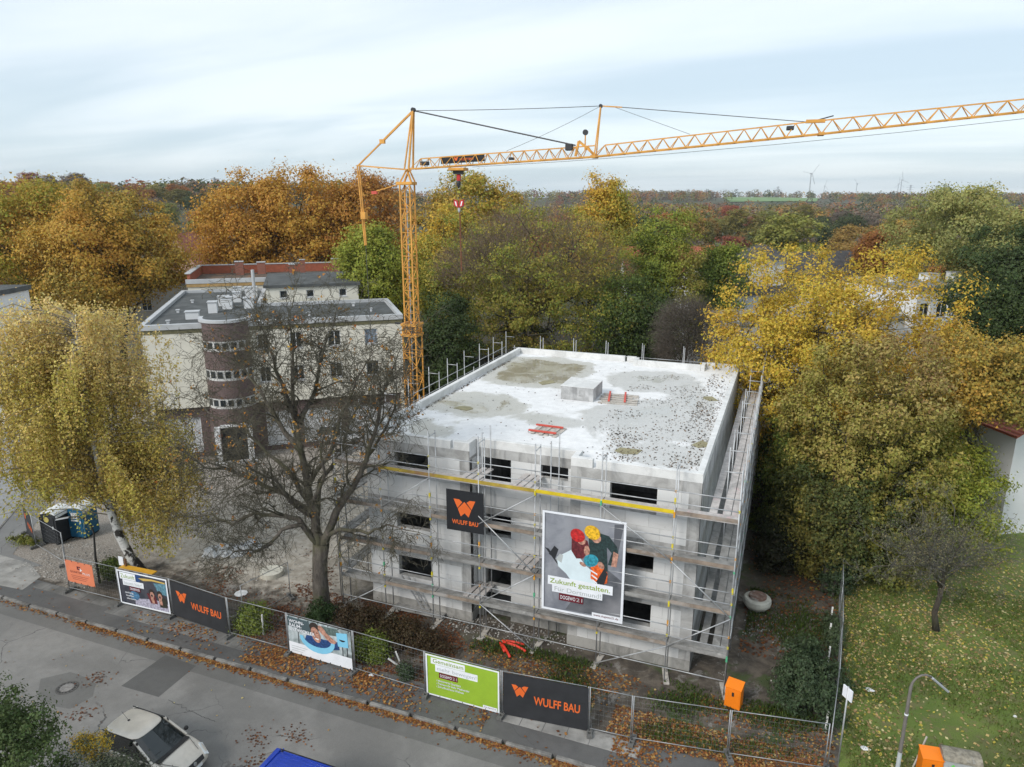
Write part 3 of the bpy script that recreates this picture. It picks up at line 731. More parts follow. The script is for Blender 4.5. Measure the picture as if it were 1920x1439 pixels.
# on the scaffolding
BT = FO - 0.12
c0, c1 = TP(1009, 960, BT), TP(1163, 1175, BT)
b = Banner('site_banner', 'large white bordered banner of three workers in helmets hung on the scaffolding', (-8.9, BT, 2.42), R(1.2), 3.62, 4.72, floor_pr)
b.poly([(.30, .03), (.97, .03), (.97, .42), (.62, .60), (.50, .30)], photo_mat('printed_shade', (0.05, 0.055, 0.065), (0.12, 0.125, 0.14), (0.22, 0.22, 0.235), 1.2))
b.poly([(.03, .63), (.20, .47), (.24, .44), (.08, .62)], dark_pr, 'printed_wall')
b.poly([(.86, .96), (.97, .97), (.90, .62), (.86, .78)], flat('grey_shade_print', (0.10, 0.105, 0.12)))
b.poly([(.18, .55), (.38, .66), (.53, .52), (.72, .41), (.66, .30), (.44, .26), (.30, .40), (.20, .46)], paper_pr, 'printed_plan')
b.poly([(.52, .34), (.44, .245), (.60, .255), (.72, .31)], paper_pr, 'printed_plan')
b.poly([(.08, .57), (.15, .66), (.20, .63), (.16, .53)], dark_pr, 'printed_laptop'); b.poly([(.17, .53), (.22, .59), (.26, .58), (.24, .50)], grey_pr, 'printed_laptop')
b.poly([(.56, .82), (.66, .86), (.80, .84), (.90, .75), (.92, .66), (.86, .56), (.80, .56), (.84, .68), (.78, .73), (.80, .50), (.74, .42), (.66, .52), (.58, .62)], pic('dark_green_print', (0.02, 0.04, 0.04)), 'printed_worker')
b.poly([(.86, .70), (.92, .68), (.90, .55), (.84, .55)], skin_pr, 'printed_arm')
b.poly([(.36, .78), (.46, .80), (.55, .76), (.58, .68), (.50, .58), (.42, .57), (.36, .64)], plaid_pr, 'printed_worker')
b.poly(ell(.545, .665, .035, .05), skin_pr, 'printed_arm'); b.poly(ell(.655, .80, .055, .045), skin_pr, 'printed_face'); b.poly(ell(.48, .755, .05, .04), skin_pr, 'printed_face')
b.poly(ell(.605, .85, .095, .068, rot=-10), yel_pr, 'printed_helmet'); b.poly(ell(.43, .80, .088, .064, rot=-10), red_pr, 'printed_helmet')
b.poly([(.60, .52), (.70, .56), (.80, .48), (.80, .38), (.70, .33), (.60, .40)], vest_pr, 'printed_worker'); b.poly([(.66, .36), (.76, .52), (.80, .47), (.74, .28), (.68, .26)], dark_pr, 'printed_arm')
for k in range(3): b.poly([(.60 + .012 * k, .485 - .045 * k), (.68, .455 - .045 * k), (.68, .44 - .045 * k), (.60 + .012 * k, .47 - .045 * k)], white_pr, 'reflective_stripe')
b.poly(ell(.60, .575, .088, .062, rot=10), teal_pr, 'printed_helmet'); b.poly(ell(.50, .525, .04, .018, rot=-20), skin_pr, 'printed_hand'); b.poly(ell(.72, .545, .045, .03, rot=-30), skin_pr, 'printed_hand')
b.rect(.075, .265, .87, .355, white_pr); b.rect(.13, .195, .75, .268, white_pr); b.rect(.22, .12, .52, .192, wred_pr); b.rect(.63, .015, .97, .06, white_pr)
b.text('Zukunft gestalten.', .10, .285, .068, green_pr, .012, .74); b.text('Für Dortmund!', .155, .21, .064, grey_pr, 0, .57); b.text('DOGEWO', .235, .137, .052, white_pr, .004, .185); b.text('21', .43, .137, .052, grey_pr, 0, .075)
b.text('www.dogewo21.de', .65, .027, .032, wred_pr, .008, .30); b.border(white_pr, .028); b.grommets(9)
wulff('site_banner', 'square black banner with an orange emblem hung on the upper scaffolding', (-13.5, BT, 5.42), R(1.5), 1.82, 1.98, black_cl)

# ------------------------------------------------------------------ site fence
fence_m = M('galvanised_fence', (0.30, 0.31, 0.32), 0.5, 0.5, var=0.2, scale=3)
foot_m = M('fence_foot', (0.13, 0.128, 0.122), 0.95, var=0.25, scale=5, bmp=0.3)
_fp = {}
def fence_panel(a, b, label, z=0.07):
    a, b = Vector((*a[:2], z)), Vector((*b[:2], z)); L = (b - a).length - 0.06; rz = math.atan2(b.y - a.y, b.x - a.x)
    t = thing('site_fence', label, 'fence', a, rz)
    k = round(L, 1)
    if k not in _fp:
        w = MB(); n = int(L / 0.16)
        for i in range(1, n): w.tube([(L * i / n, 0, 0.16), (L * i / n, 0, 1.96)], 0.0015, 3, False)
        for j in range(1, 8): w.tube([(0, 0.004, 0.16 + 1.8 * j / 8), (L, 0.004, 0.16 + 1.8 * j / 8)], 0.0015, 3, False)
        _fp[k] = (MB().tube([(0, 0, 0), (0, 0, 2.0)], 0.021, 8).mesh('post', fence_m, True), MB().tube([(0, 0, 0), (L, 0, 0)], 0.017, 8).mesh('rail', fence_m, True), w.mesh('wire_mesh', fence_m))
    p, r, w = _fp[k]
    put('post', p, t, (0, 0, 0)); put('post', p, t, (L, 0, 0)); put('rail', r, t, (0, 0, 1.98)); put('rail', r, t, (0, 0, 0.15)); put('wire_mesh', w, t, kind='stuff')
    return t, a, L, rz
foot_mesh = None
def fence_foot(p, rz, label):
    global foot_mesh
    if foot_mesh is None:
        m_ = MB()
        for a in ((-.33, -.19), (-.09, -.03), (.03, .09), (.19, .33)): m_.box(a[0], a[1], -.10, .10, 0, .13)
        for y0, y1 in ((-.098, -.05), (.05, .098)): m_.box(-.189, -.091, y0, y1, 0.001, .128); m_.box(.091, .189, y0, y1, 0.001, .128); m_.box(-.029, .029, y0, y1, 0.001, .128)
        foot_mesh = m_.mesh('ballast_block', foot_m)
    o = put('ballast_block', foot_mesh, None, (p[0], p[1], 0.028), (0, 0, rz + R(90)))
    return tag(o, label, 'fence foot', 'fence feet under the site fence')
FP = [(-33.8, 22.75), (-30.2, 22.83), (-26.85, 22.95), (-23.0, 22.62), (-19.6, 22.6), (-16.05, 22.5), (-12.5, 22.36), (-9.08, 22.36), (-5.6, 22.68), (-3.95, 22.78), (-0.48, 23.3), (2.85, 23.85)]
FL = ['fence panel carrying the salmon banner beside the gravel corner', 'fence panel carrying the night picture banner in front of the birch', 'fence panel carrying the left black builder banner',
      'bare fence panel between the left black banner and the smiling man banner', 'fence panel carrying the smiling man banner in front of the bare tree', 'bare fence panel between the smiling man banner and the lime green banner',
      'fence panel carrying the lime green banner', 'fence panel carrying the right black builder banner', 'short bare fence panel just right of the right black banner', 'bare fence panel in front of the orange box', 'bare fence panel reaching the corner by the sign post']
FT = ['at the left end of the street fence beside the gravel corner', 'between the salmon banner and the night picture banner', 'between the night picture banner and the left black banner', 'at the right end of the left black banner', 'at the left end of the smiling man banner', 'at the right end of the smiling man banner',
      'at the left end of the lime green banner', 'between the lime green banner and the right black banner', 'at the right end of the right black banner', 'on the leaves right of the right black banner', 'below the orange box', 'at the fence corner by the sign post']
PN = []
for i, (a, b_) in enumerate(zip(FP, FP[1:])): PN.append(fence_panel(a, b_, FL[i]))
for i, p in enumerate(FP):
    j = min(i, len(FP) - 2); rz = math.atan2(FP[j+1][1] - FP[j][1], FP[j+1][0] - FP[j][0])
    fence_foot((p[0] + 0.02, p[1] - 0.03), rz + 0.2 * math.sin(i * 3.3), 'grey slotted fence foot ' + FT[i])
LQ = [(2.9, 23.95), (3.3, 27.4), (3.6, 30.9), (3.8, 34.4), (4.0, 37.9)]
for i, (a, b_) in enumerate(zip(LQ, LQ[1:])): fence_panel(a, b_, ['nearest', 'second', 'third', 'farthest'][i] + ' fence panel along the edge of the lawn')
g = [G(62, 1012), G(69, 1027), G(125, 1062)]
h0 = G(52, 1000)
SQ = [(h0.x, h0.y), (g[1].x, g[1].y), (g[2].x, g[2].y), (-33.95, 22.85)]
for i, (a, b_) in enumerate(zip(SQ, SQ[1:])):
    PN.append(fence_panel(a, b_, ['fence panel with a black banner beside the dark toilet cabin', 'bare fence panel in front of the toilet cabins', 'bare fence panel at the gravel corner left of the salmon banner'][i]))
    fence_foot((a[0], a[1] - 0.02), math.atan2(b_[1] - a[1], b_[0] - a[0]), 'grey slotted fence foot ' + ['on the side pavement behind the dark toilet cabin', 'in front of the dark toilet cabin', 'in front of the blue toilet cabin'][i])
def on(i, off=0.03, x0=0.05):
    t, a, L, rz = PN[i]
    return (a.x + math.cos(rz) * x0 + math.sin(rz) * off, a.y + math.sin(rz) * x0 - math.cos(rz) * off, 0), rz, L
def place(i, z, off=0.035, x0=0.05):
    o, rz, L = on(i, off, x0); return (o[0], o[1], z), rz, L
o, rz, L = place(0, 0.62); b = Banner('fence_banner', 'salmon orange banner with dark lettering on the left end of the site fence', o, rz, 1.9, 1.25, qp_cl)
b.poly([(.42, .80), (.55, .80), (.55, .74), (.47, .74), (.47, .70), (.52, .70), (.52, .64), (.42, .64)], plaid_pr, 'emblem_piece'); b.poly([(.53, .72), (.56, .72), (.56, .67), (.60, .67), (.60, .63), (.56, .63), (.56, .58), (.53, .58)], white_pr, 'emblem_piece')
b.text('QUARTER', .14, .47, .13, plaid_pr, 0, .44); b.text('PLUS', .60, .47, .13, white_pr, 0, .26)
for k in range(3): b.rect(.15 + .03 * k, .33 - .08 * k, .8 - .05 * k, .345 - .08 * k, plaid_pr, 'small_print')
b.grommets(5)
o, rz, L = place(1, 0.12); b = Banner('fence_banner', 'white bordered banner of two children looking through their hands at night', o, rz, L - 0.1, 1.9, night_pr)
b.poly([(.45, .03), (.97, .03), (.97, .25), (.70, .32), (.30, .22), (.30, .03)], rug_pr, 'printed_rug'); b.poly([(.30, .97), (.48, .97), (.42, .60), (.33, .60)], navy_pr, 'printed_tent'); b.poly([(.72, .80), (.97, .85), (.97, .50), (.80, .52)], pic('tent_print', (0.10, 0.22, 0.28)), 'printed_tent')
b.poly([(.42, .85), (.55, .88), (.70, .9), (.95, .88), (.95, .84), (.70, .85), (.52, .80)], flat('string_light_print', (0.55, 0.38, 0.10)), 'printed_lights'); b.poly(ell(.30, .30, .10, .13), pic('blue_bag_print', (0.06, 0.16, 0.28)), 'printed_bag')
b.poly([(.56, .46), (.70, .52), (.76, .20), (.62, .18)], plaid_pr, 'printed_child'); b.poly([(.78, .44), (.94, .40), (.95, .14), (.80, .12)], pic('dark_child_print', (0.03, 0.03, 0.02)), 'printed_child')
for cx2 in (.66, .82): b.poly(ell(cx2, .50, .055, .11), hair_pr, 'printed_hair'); b.poly(ell(cx2 + .005, .44, .042, .09), skin_pr, 'printed_face'); b.poly(ell(cx2, .42, .018, .035, 10), dark_pr, 'printed_hands'); b.poly([(cx2 - .03, .36), (cx2 + .03, .36), (cx2 + .045, .20), (cx2 - .01, .20)], skin_pr, 'printed_arm')
b.rect(.05, .74, .37, .94, white_pr); b.rect(.10, .57, .52, .735, white_pr); b.rect(.22, .44, .44, .56, wred_pr); b.text('Zukunft', .07, .78, .17, green_pr, 0, .28); b.text('bauen hier!', .12, .60, .14, grey_pr, 0, .36); b.text('DOGEWO21', .235, .465, .09, white_pr, .01, .19)
for k, s_ in enumerate(('nachhaltig', 'bezahlbar', 'lebenswert')): b.text(s_, .12 + .01 * k, .34 - .085 * k, .07, white_pr, .01)
b.border(white_pr, .025); b.grommets()
o, rz, L = place(2, 0.1); wulff('fence_banner', 'long charcoal banner with orange lettering on the fence left of the bare tree', o, rz, L - 0.1, 1.9, mesh_cl)
o, rz, L = place(4, 0.12); b = Banner('fence_banner', 'banner of a smiling man behind a light blue curve on the fence', o, rz, L - 0.1, 1.88, win_pr)
b.rect(.0, .0, 1, .30, white_pr); b.poly([(.0, .97), (.35, .97), (.40, .68), (.0, .72)], flat('shade_print', (0.06, 0.09, 0.10)), 'printed_trees'); b.poly([(.55, .95), (.8, .97), (.86, .80), (.60, .74)], pic('foliage_print', (0.10, 0.14, 0.13)), 'printed_trees')
for u in (.16, .86, .93): b.rect(u, .30, u + .012, .72, dark_pr, 'printed_window_bar')
b.poly([(.24, .33), (.30, .60), (.42, .62), (.58, .60), (.80, .64), (.82, .44), (.62, .34), (.40, .26)], navy_pr, 'printed_shirt'); b.poly([(.56, .78), (.62, .80), (.78, .62), (.72, .52), (.60, .66)], skin_pr, 'printed_arm')
b.poly(ell(.435, .86, .078, .13), hair_pr, 'printed_hair'); b.poly(ell(.455, .67, .072, .20, rot=8), skin_pr, 'printed_face'); b.poly(ell(.56, .83, .05, .13, rot=20), skin_pr, 'printed_hand'); b.poly(ell(.47, .585, .032, .035, 10, 180, 360), white_pr, 'printed_smile')
for u in (.425, .475): b.poly(ell(u, .73, .012, .018, 8), hair_pr, 'printed_eye')
b.poly([(.19 + .28 * (1 - math.cos(R(a))) , .56 - .37 * math.sin(R(a))) for a in range(0, 181, 15)] + [(.25 + .22 * (1 + math.cos(R(a))), .56 - .21 * math.sin(R(a))) for a in range(0, 181, 15)], sky_pr, 'printed_curve')
b.poly([(.78, .88), (.95, .93), (.96, .56), (.80, .53)], sky_pr, 'printed_badge'); b.poly(ell(.87, .74, .05, .06, 10, 190, 350), dark_pr, 'printed_smile')
for k, s_ in enumerate(('WOHN-', 'RAUM-', 'ENTWICKLER')): b.text(s_, .03, .835 - .105 * k, .12, white_pr, .02)
for k in range(3): b.rect(.04, .20 - .06 * k, .30 - .04 * k, .212 - .06 * k, grey_pr, 'small_print')
b.grommets()
o, rz, L = place(6, 0.1); b = Banner('fence_banner', 'lime green banner with white border and white text boxes on the fence', o, rz, L - 0.1, 1.92, green_cl)
b.rect(.07, .78, .54, .93, white_pr); b.rect(.13, .61, .71, .775, white_pr); b.rect(.18, .47, .44, .605, wred_pr); b.text('Gemeinsam', .095, .815, .14, green_pr, .008, .42); b.text('mehr bewegen!', .15, .65, .13, grey_pr, 0, .54); b.text('DOGEWO', .195, .50, .10, white_pr, .004, .16); b.text('21', .365, .50, .10, grey_pr, 0, .06)
for k, (s_, w_) in enumerate((('› lebenswerte Quartiere', .34), ('› Freiraum für mehr Miteinander', .46), ('› Zukunftssicheres Wohnen', .38))): b.text(s_, .14, .38 - .075 * k, .07, white_pr, .012, w_)
b.rect(.78, .035, .97, .10, white_pr); b.text('www.dogewo21.de', .795, .05, .04, wred_pr, .005, .16); b.border(white_pr, .02); b.grommets()
o, rz, L = place(7, 0.1); wulff('fence_banner', 'long charcoal banner with orange lettering on the fence right of the lime green banner', o, rz, L - 0.05, 1.92, mesh_cl)
o, rz, L = place(11, 0.1); wulff('fence_banner', 'narrow black banner seen edge on beside the dark toilet cabin', o, rz, L - 0.1, 1.85, mesh_cl)
# a loose fence panel standing in the yard
a, b_ = G(545, 1122), G(462, 1172)
fence_panel((a.x, a.y), (b_.x - 0.2, b_.y), 'loose fence panel standing askew in the yard left of the bare tree')
fence_foot((a.x, a.y), R(60), 'grey fence foot under the loose panel in the yard')
# ------------------------------------------------------------------ vehicles
glass_m, nt, bs = new_mat('car_glass'); bs.inputs['Base Color'].default_value = (0.012, 0.016, 0.017, 1); bs.inputs['Roughness'].default_value = 0.04; bs.inputs['Specular IOR Level'].default_value = 0.8
tyre_m = M('tyre_rubber', (0.02, 0.02, 0.02), 0.9, var=0.1); rim_m = M('alloy_rim', (0.42, 0.42, 0.43), 0.35, 0.8, var=0.1); trim_m = M('black_trim', (0.02, 0.02, 0.021), 0.6, var=0.1)
lens_m = M('lamp_lens', (0.72, 0.75, 0.76), 0.12, var=0.05, spec=0.8); plate_m = M('number_plate', (0.75, 0.76, 0.76), 0.5, var=0.03); redl_m = M('tail_lamp', (0.35, 0.01, 0.01), 0.2, var=0.1)
def paint(name, col, metal=0.3):
    m, nt, bs = new_mat(name); c = coords(nt, 'Object')
    col_ = mixc(nt, ramp(nt, noise(nt, 2.5, 5, 0.6, c), 0.35, 0.7), col, tuple(x * 0.86 for x in col))
    nt.links.new(col_, bs.inputs['Base Color']); bs.inputs['Metallic'].default_value = metal; bs.inputs['Roughness'].default_value = 0.38
    bs.inputs['Coat Weight'].default_value = 0.6; bs.inputs['Coat Roughness'].default_value = 0.1
    return m
def car(name, label, loc, rz, body, L=3.9, W=1.74, Hh=1.58, van=False, detail=True):
    """front towards +x"""
    t = thing(name, label, 'car' if not van else 'van', loc, rz); w = W / 2; f, r = L / 2, -L / 2
    belt = 0.95 if not van else 1.05
    hood = [(r, .62, .72, .80), (r + .06, .40, .92, .95), (r + .35, .28, 1.0, belt), (0.2, .26, 1.0, belt), (f - 1.15 if not van else f - .8, .26, 1.0, belt), (f - .75, .26, .985, belt - .06), (f - .35, .27, .93, belt - .16), (f - .12, .30, .82, belt - .26), (f, .38, .66, .56)]
    rings = []
    for x, zb, k, zt in hood:
        hw = w * k
        rings.append([(x, -hw * .86, zb), (x, -hw, zb + .12), (x, -hw, zt - .16), (x, -hw * .965, zt - .03), (x, -hw * .88, zt), (x, 0, zt + .025), (x, hw * .88, zt), (x, hw * .965, zt - .03), (x, hw, zt - .16), (x, hw, zb + .12), (x, hw * .86, zb)])
    bd = MB().loft(rings).build('body', body, t, smooth=True)
    bd.modifiers.new('round', 'SUBSURF').render_levels = 2
    # cabin: glass block and a roof shell carried by pillars
    xb0, xb1 = r + .10, f - (1.05 if not van else .55); xt0, xt1 = r + (.32 if not van else .12), f - (1.95 if not van else 1.25)
    def ring(x0, x1, hw, z, c=.16): return [(x0, -hw + c, z), (x0 + c, -hw, z), (x1 - c, -hw, z), (x1, -hw + c * 1.3, z), (x1 + .03, 0, z), (x1, hw - c * 1.3, z), (x1 - c, hw, z), (x0 + c, hw, z), (x0, hw - c, z), (x0 - .02, 0, z)]
    MB().loft([ring(xb0, xb1, w * .91, belt - .02), ring(xt0, xt1, w * .755, Hh - .06)]).build('window_glass', glass_m, t)
    rf = MB().loft([ring(xt0 - .03, xt1 + .01, w * .785, Hh - .085), ring(xt0 - .03, xt1 + .01, w * .785, Hh - .045), ring(xt0 + .10, xt1 - .10, w * .66, Hh - .006), ring(xt0 + .5, xt1 - .4, w * .35, Hh + .012)]).build('roof', body, t, smooth=True)
    rf.modifiers.new('round', 'SUBSURF').render_levels = 2
    for s in (-1, 1):
        MB().bar((xb1 - .12, s * w * .895, belt - .01), (xt1 - .10, s * w * .765, Hh - .07), .075, .05).build('pillar', body, t)
        MB().bar((xb0 + .10, s * w * .90, belt - .01), (xt0 + .10, s * w * .765, Hh - .07), .16, .05).build('pillar', body, t)
        MB().bar((.15, s * w * .918, belt - .01), (.05, s * w * .775, Hh - .07), .07, .03).build('pillar', trim_m, t)
        MB().bar((xt0, s * w * .76, Hh - .035), (xt1 - .05, s * w * .76, Hh - .035), .025, .02).build('roof_strip', trim_m, t)
        for x in (r + .72, f - .78):
            wh = MB().lathe([(.0, -.09), (.27, -.095), (.30, -.07), (.30, .07), (.27, .095), (0, .09)], 18).build('wheel', tyre_m, t, loc=(x, s * (w - .11), .30), rot=(R(90), 0, 0))
            MB().lathe([(.0, -.101), (.19, -.099), (.19, -.08), (0, -.08)] if s > 0 else [(0, .08), (.19, .08), (.19, .099), (0, .101)], 14).build('rim', rim_m, wh)
        MB().loft([[(f - .55, s * w * .78, belt - .20), (f - .55, s * w * .93, belt - .24), (f - .10, s * w * .70, belt - .40), (f - .10, s * w * .55, belt - .36)], [(f - .52, s * w * .78, belt - .085), (f - .50, s * w * .96, belt - .19), (f - .02, s * w * .74, belt - .36), (f - .06, s * w * .55, belt - .26)]]).build('headlight', lens_m, t)
        mi = MB().lathe([(0, 0), (.07, .01), (.085, .06), (.06, .12), (0, .14)], 8).build('mirror', trim_m, t, loc=(xb1 - .32, s * (w + .10), belt + .0))
        MB().box(r - .005, r + .08, s * w * .62 - .09, s * w * .62 + .09, .72, belt - .05).build('tail_light', redl_m, t)
        MB().bar((-.15, s * (w + .003), belt - .13), (.02, s * (w + .003), belt - .13), .02, .03).build('door_handle', trim_m, t)
    MB().add([(f - .10, -w * .5, belt - .225), (f - .10, w * .5, belt - .225), (f + .012, w * .45, .60), (f + .012, -w * .45, .60)], [(0, 1, 2, 3)]).build('grille', trim_m, t)
    MB().box(f + .005, f + .03, -.26, .26, .44, .55).build('number_plate', plate_m, t)
    for s in (-1, 1): MB().bar((f - .98, s * w * .80, belt + .012), (f - .30, s * w * .52, belt - .115), .012, .012).build('bonnet_seam', trim_m, t)
    MB().lathe([(.04, 0), (.07, .005), (.07, .015), (.04, .02)], 14).build('badge', rim_m, t, loc=(f - .03, 0, belt - .28), rot=(0, R(70), 0))
    MB().bar((xb1 + .02, -w * .8, belt + .012), (xb1 + .02, w * .8, belt + .012), .2, .02).build('wiper_panel', trim_m, t)
    if detail and not van:
        MB().tube([(xt0 + .55, 0, Hh), (xt0 + .25, 0, Hh + .3)], .006, 5).build('antenna', trim_m, t)
        MB().lathe([(.05, 0), (.04, .03), (0, .045)], 10).build('antenna_base', trim_m, t, loc=(xt0 + .55, 0, Hh + .0))
        for k in range(2): MB().bar((xb1 - .10 - .03 * k, -w * .1 + .45 * k, belt + .05), (xb1 - .22, w * .55 - .1 + .1 * k - 1.0 * k, belt + .13), .015).build('wiper', trim_m, t)
    if van:
        for k in range(9): MB().bar((xt0 + .25, -.56 + .14 * k, Hh + .002), (xt1 - .25, -.56 + .14 * k, Hh + .002), .05, .03).build('roof_rib', body, t)
        MB().box(xt0 - .06, xt0 + .10, -w * .7, w * .7, Hh - .05, Hh + .03).build('rear_spoiler', body, t)
    return t
car('parked_car', 'beige compact car parked at the near side of the street', (-20.0, 15.5, -0.10), 0.0, paint('champagne_paint', (0.60, 0.555, 0.49), 0.25))
car('parked_van', 'blue van with ribbed roof parked at the bottom edge of the street', (-12.75, 15.5, -0.10), 0.0, paint('blue_paint', (0.012, 0.045, 0.36), 0.1), L=4.4, W=1.75, Hh=1.85, van=True)
car('parked_car', 'white car parked in front of the cream building behind the bare tree', (-34.2, 47.8, 0.0), R(18), paint('white_paint', (0.72, 0.74, 0.76), 0.0), L=4.5, W=1.84, Hh=1.65, detail=False)

# ------------------------------------------------------------------ street furniture and site things
orange_m = M('orange_steel', (0.80, 0.20, 0.008), 0.5, var=0.06, scale=2); grey_m = M('grey_lacquer', (0.36, 0.375, 0.38), 0.6, var=0.1, scale=3, dirt=((0.22, 0.22, 0.21), 0.62))
def orange_box(loc, rz, label, w=.62, d=.46, h=1.02, leg=.12):
    t = thing('distribution_box', label, 'box', loc, rz)
    MB().add([(-w/2, -d/2, leg), (w/2, -d/2, leg), (w/2, d/2, leg), (-w/2, d/2, leg), (-w/2, -d/2, leg + h - .12), (w/2, -d/2, leg + h - .12), (w/2, d/2, leg + h), (-w/2, d/2, leg + h)],
             [(0,3,2,1), (4,5,6,7), (0,1,5,4), (1,2,6,5), (2,3,7,6), (3,0,4,7)]).build('housing', orange_m, t, bevel=.008)
    MB().add([(-w/2 - .02, -d/2 - .03, leg + h - .117), (w/2 + .02, -d/2 - .03, leg + h - .117), (w/2 + .02, d/2 + .02, leg + h + .008), (-w/2 - .02, d/2 + .02, leg + h + .008), (-w/2 - .02, -d/2 - .03, leg + h - .095), (w/2 + .02, -d/2 - .03, leg + h - .095), (w/2 + .02, d/2 + .02, leg + h + .03), (-w/2 - .02, d/2 + .02, leg + h + .03)],
             [(0,3,2,1), (4,5,6,7), (0,1,5,4), (1,2,6,5), (2,3,7,6), (3,0,4,7)]).build('lid', orange_m, t)
    MB().box(-w/2 + .04, w/2 - .04, -d/2 - .012, -d/2 - .002, leg + .06, leg + h - .2).build('door', orange_m, t, bevel=.004)
    MB().box(-.03, .05, -d/2 - .03, -d/2 - .012, leg + h * .55, leg + h * .72).build('lock_plate', trim_m, t)
    for x in (-w/2 + .04, w/2 - .04):
        for y in (-d/2 + .04, d/2 - .04): boxm('leg', galv, x - .02, x + .02, y - .02, y + .02, 0, leg, t)
    return t
p = G(1372, 1326); orange_box((p.x + .05, p.y, 0), R(-12), 'orange distribution box standing at the front corner of the scaffolding')
p = G(1738, 1462); orange_box((p.x, p.y, 0), R(8), 'orange distribution box beside the grey graffiti cabinet on the lawn', .66, .5, 1.05)
p = G(1788, 1470)
t = thing('utility_cabinet', 'grey utility cabinet with rounded mossy top and green graffiti', 'cabinet', (p.x + .05, p.y, 0), R(4))
boxm('housing', grey_m, -.55, .55, -.3, .3, .05, 1.15, t, bevel=.01); boxm('plinth', foot_m, -.53, .53, -.28, .28, 0, .05, t)
MB().loft([[(x, .36 * math.cos(R(a)), 1.152 + .22 * math.sin(R(a))) for a in range(0, 181, 20)] for x in (-.6, .6)]).build('rounded_top', M('mossy_roof', (0.21, 0.19, 0.15), 0.95, var=0.4, scale=6, dirt=((0.33, 0.33, 0.31), 0.55)), t)
for x0, x1 in ((-.53, -.02), (.02, .53)): boxm('door', grey_m, x0, x1, -.312, -.302, .12, 1.10, t)
for i, (pts, cm) in enumerate((([(-.35, .95), (-.25, 1.02), (-.12, .72), (.05, .84), (.02, .77), (-.13, .62), (-.25, .92)], (0.12, 0.55, 0.06)), ([(.1, .7), (.28, .82), (.33, .72), (.2, .6), (.1, .62)], (0.35, 0.6, 0.12)), ([(-.46, .75), (-.40, .92), (-.34, .74), (-.38, .60)], (0.03, 0.03, 0.03)), ([(.16, .90), (.22, 1.05), (.48, 1.03), (.50, .96), (.26, .96), (.2, .82)], (0.03, 0.03, 0.03)))):
    MB().add([(x, -.315 - .001 * i, z) for x, z in pts], [tuple(range(len(pts)))]).build('graffiti', flat('graffiti_paint_%s' % 'abcd'[i], cm), t)
# street lamps
lampgrey = M('lamp_pole', (0.17, 0.155, 0.14), 0.6, 0.2, var=0.15, scale=3); lamphead = M('lamp_head', (0.42, 0.44, 0.46), 0.5, 0.2, var=0.05); lampdark = M('dark_lamp_pole', (0.03, 0.03, 0.028), 0.6, var=0.1)
p0, p1, p2, p3 = D(1709, 1290, 19.4), D(1717, 1272, 19.4), D(1738, 1266, 19.4), D(1756, 1276, 19.4)
bx, by = p0.x - .02, p0.y
t = thing('street_lamp', 'grey street lamp with a curved arm over the leaf strewn lawn', 'street lamp', (bx, by, 0))
e_ = Vector((p3.x - p0.x, p3.y - p0.y, 0)); ez = e_.normalized(); zt = p0.z
arc = [(0, 0, 0), (0, 0, zt * .5), (0, 0, zt)] + [tuple(ez * (e_.length * .5 * (1 - math.cos(R(a)))) + Vector((0, 0, zt + (p2.z - zt) * math.sin(R(a))))) for a in (25, 50, 75, 100, 125)]
MB().tube(arc, [.065, .06, .05] + [.035] * 5, 10).build('pole', lampgrey, t, smooth=True)
pe, pd = Vector(arc[-1]), D(1776, 1296, 19.6) - Vector((bx, by, 0))
hd = MB().bar(pe, pd, .17, .07).build('lamp_head', lamphead, t, bevel=.02); MB().lathe([(.04, 0), (.04, .05), (0, .06)], 10).build('light_sensor', trim_m, t, loc=tuple(pe * .42 + pd * .58 + Vector((0, 0, .03))))
zr = D(1701, 1341, 19.4).z; MB().lathe([(.062, 0), (.062, .05)], 10).build('white_band', white_pr, t, loc=(0, 0, zr))
MB().lathe([(.066, 0), (.066, .9)], 10).build('sticker_wrap', grey_pr, t, loc=(0, 0, max(.2, D(1690, 1425, 19.4).z - .6)))
q0 = G(187, 1094)
t = thing('street_lamp', 'black street lamp with a curved arm in front of the toilet cabins', 'street lamp', (q0.x, q0.y, 0))
arm = [D(x, y, -q0.x * _sy + q0.y * _cy) - Vector((q0.x, q0.y, 0)) for x, y in ((176, 1000), (170, 985), (160, 974), (147, 969), (130, 970))]
MB().tube([(0, 0, 0), (0, 0, 1.6)] + [tuple(a) for a in arm], [.06, .055, .045, .04, .04, .035, .035], 8).build('pole', lampdark, t, smooth=True)
MB().bar(arm[-1], D(105, 975, -q0.x * _sy + q0.y * _cy) - Vector((q0.x, q0.y, 0)), .15, .06).build('lamp_head', lamphead, t, bevel=.015)
# sign on a post
s0 = Vector((3.3, 24.5, 0)); t = thing('sign_post', 'thin grey post with a small white sign at the corner of the lawn', 'sign', s0)
MB().tube([(0, 0, 0), (0, 0, 3.25)], .03, 8).build('post', galv, t, smooth=True)
sg = boxm('sign_plate', white_pr, -.02, .02, -.22, .22, 2.75, 3.2, t, rot=(0, 0, R(38)))
for k in range(4): boxm('printed_line', grey_pr, .021, .024, -.16, .16 - .05 * (k % 2), 3.08 - .08 * k, 3.105 - .08 * k, sg)
p = G(1712, 1439); tag(MB().bar((0, 0, 0), (.35, .35, 1.15), .05).build('stake', old_wood, loc=(p.x, p.y, 0)), 'thin grey stake leaning beside the street lamp', 'stake')
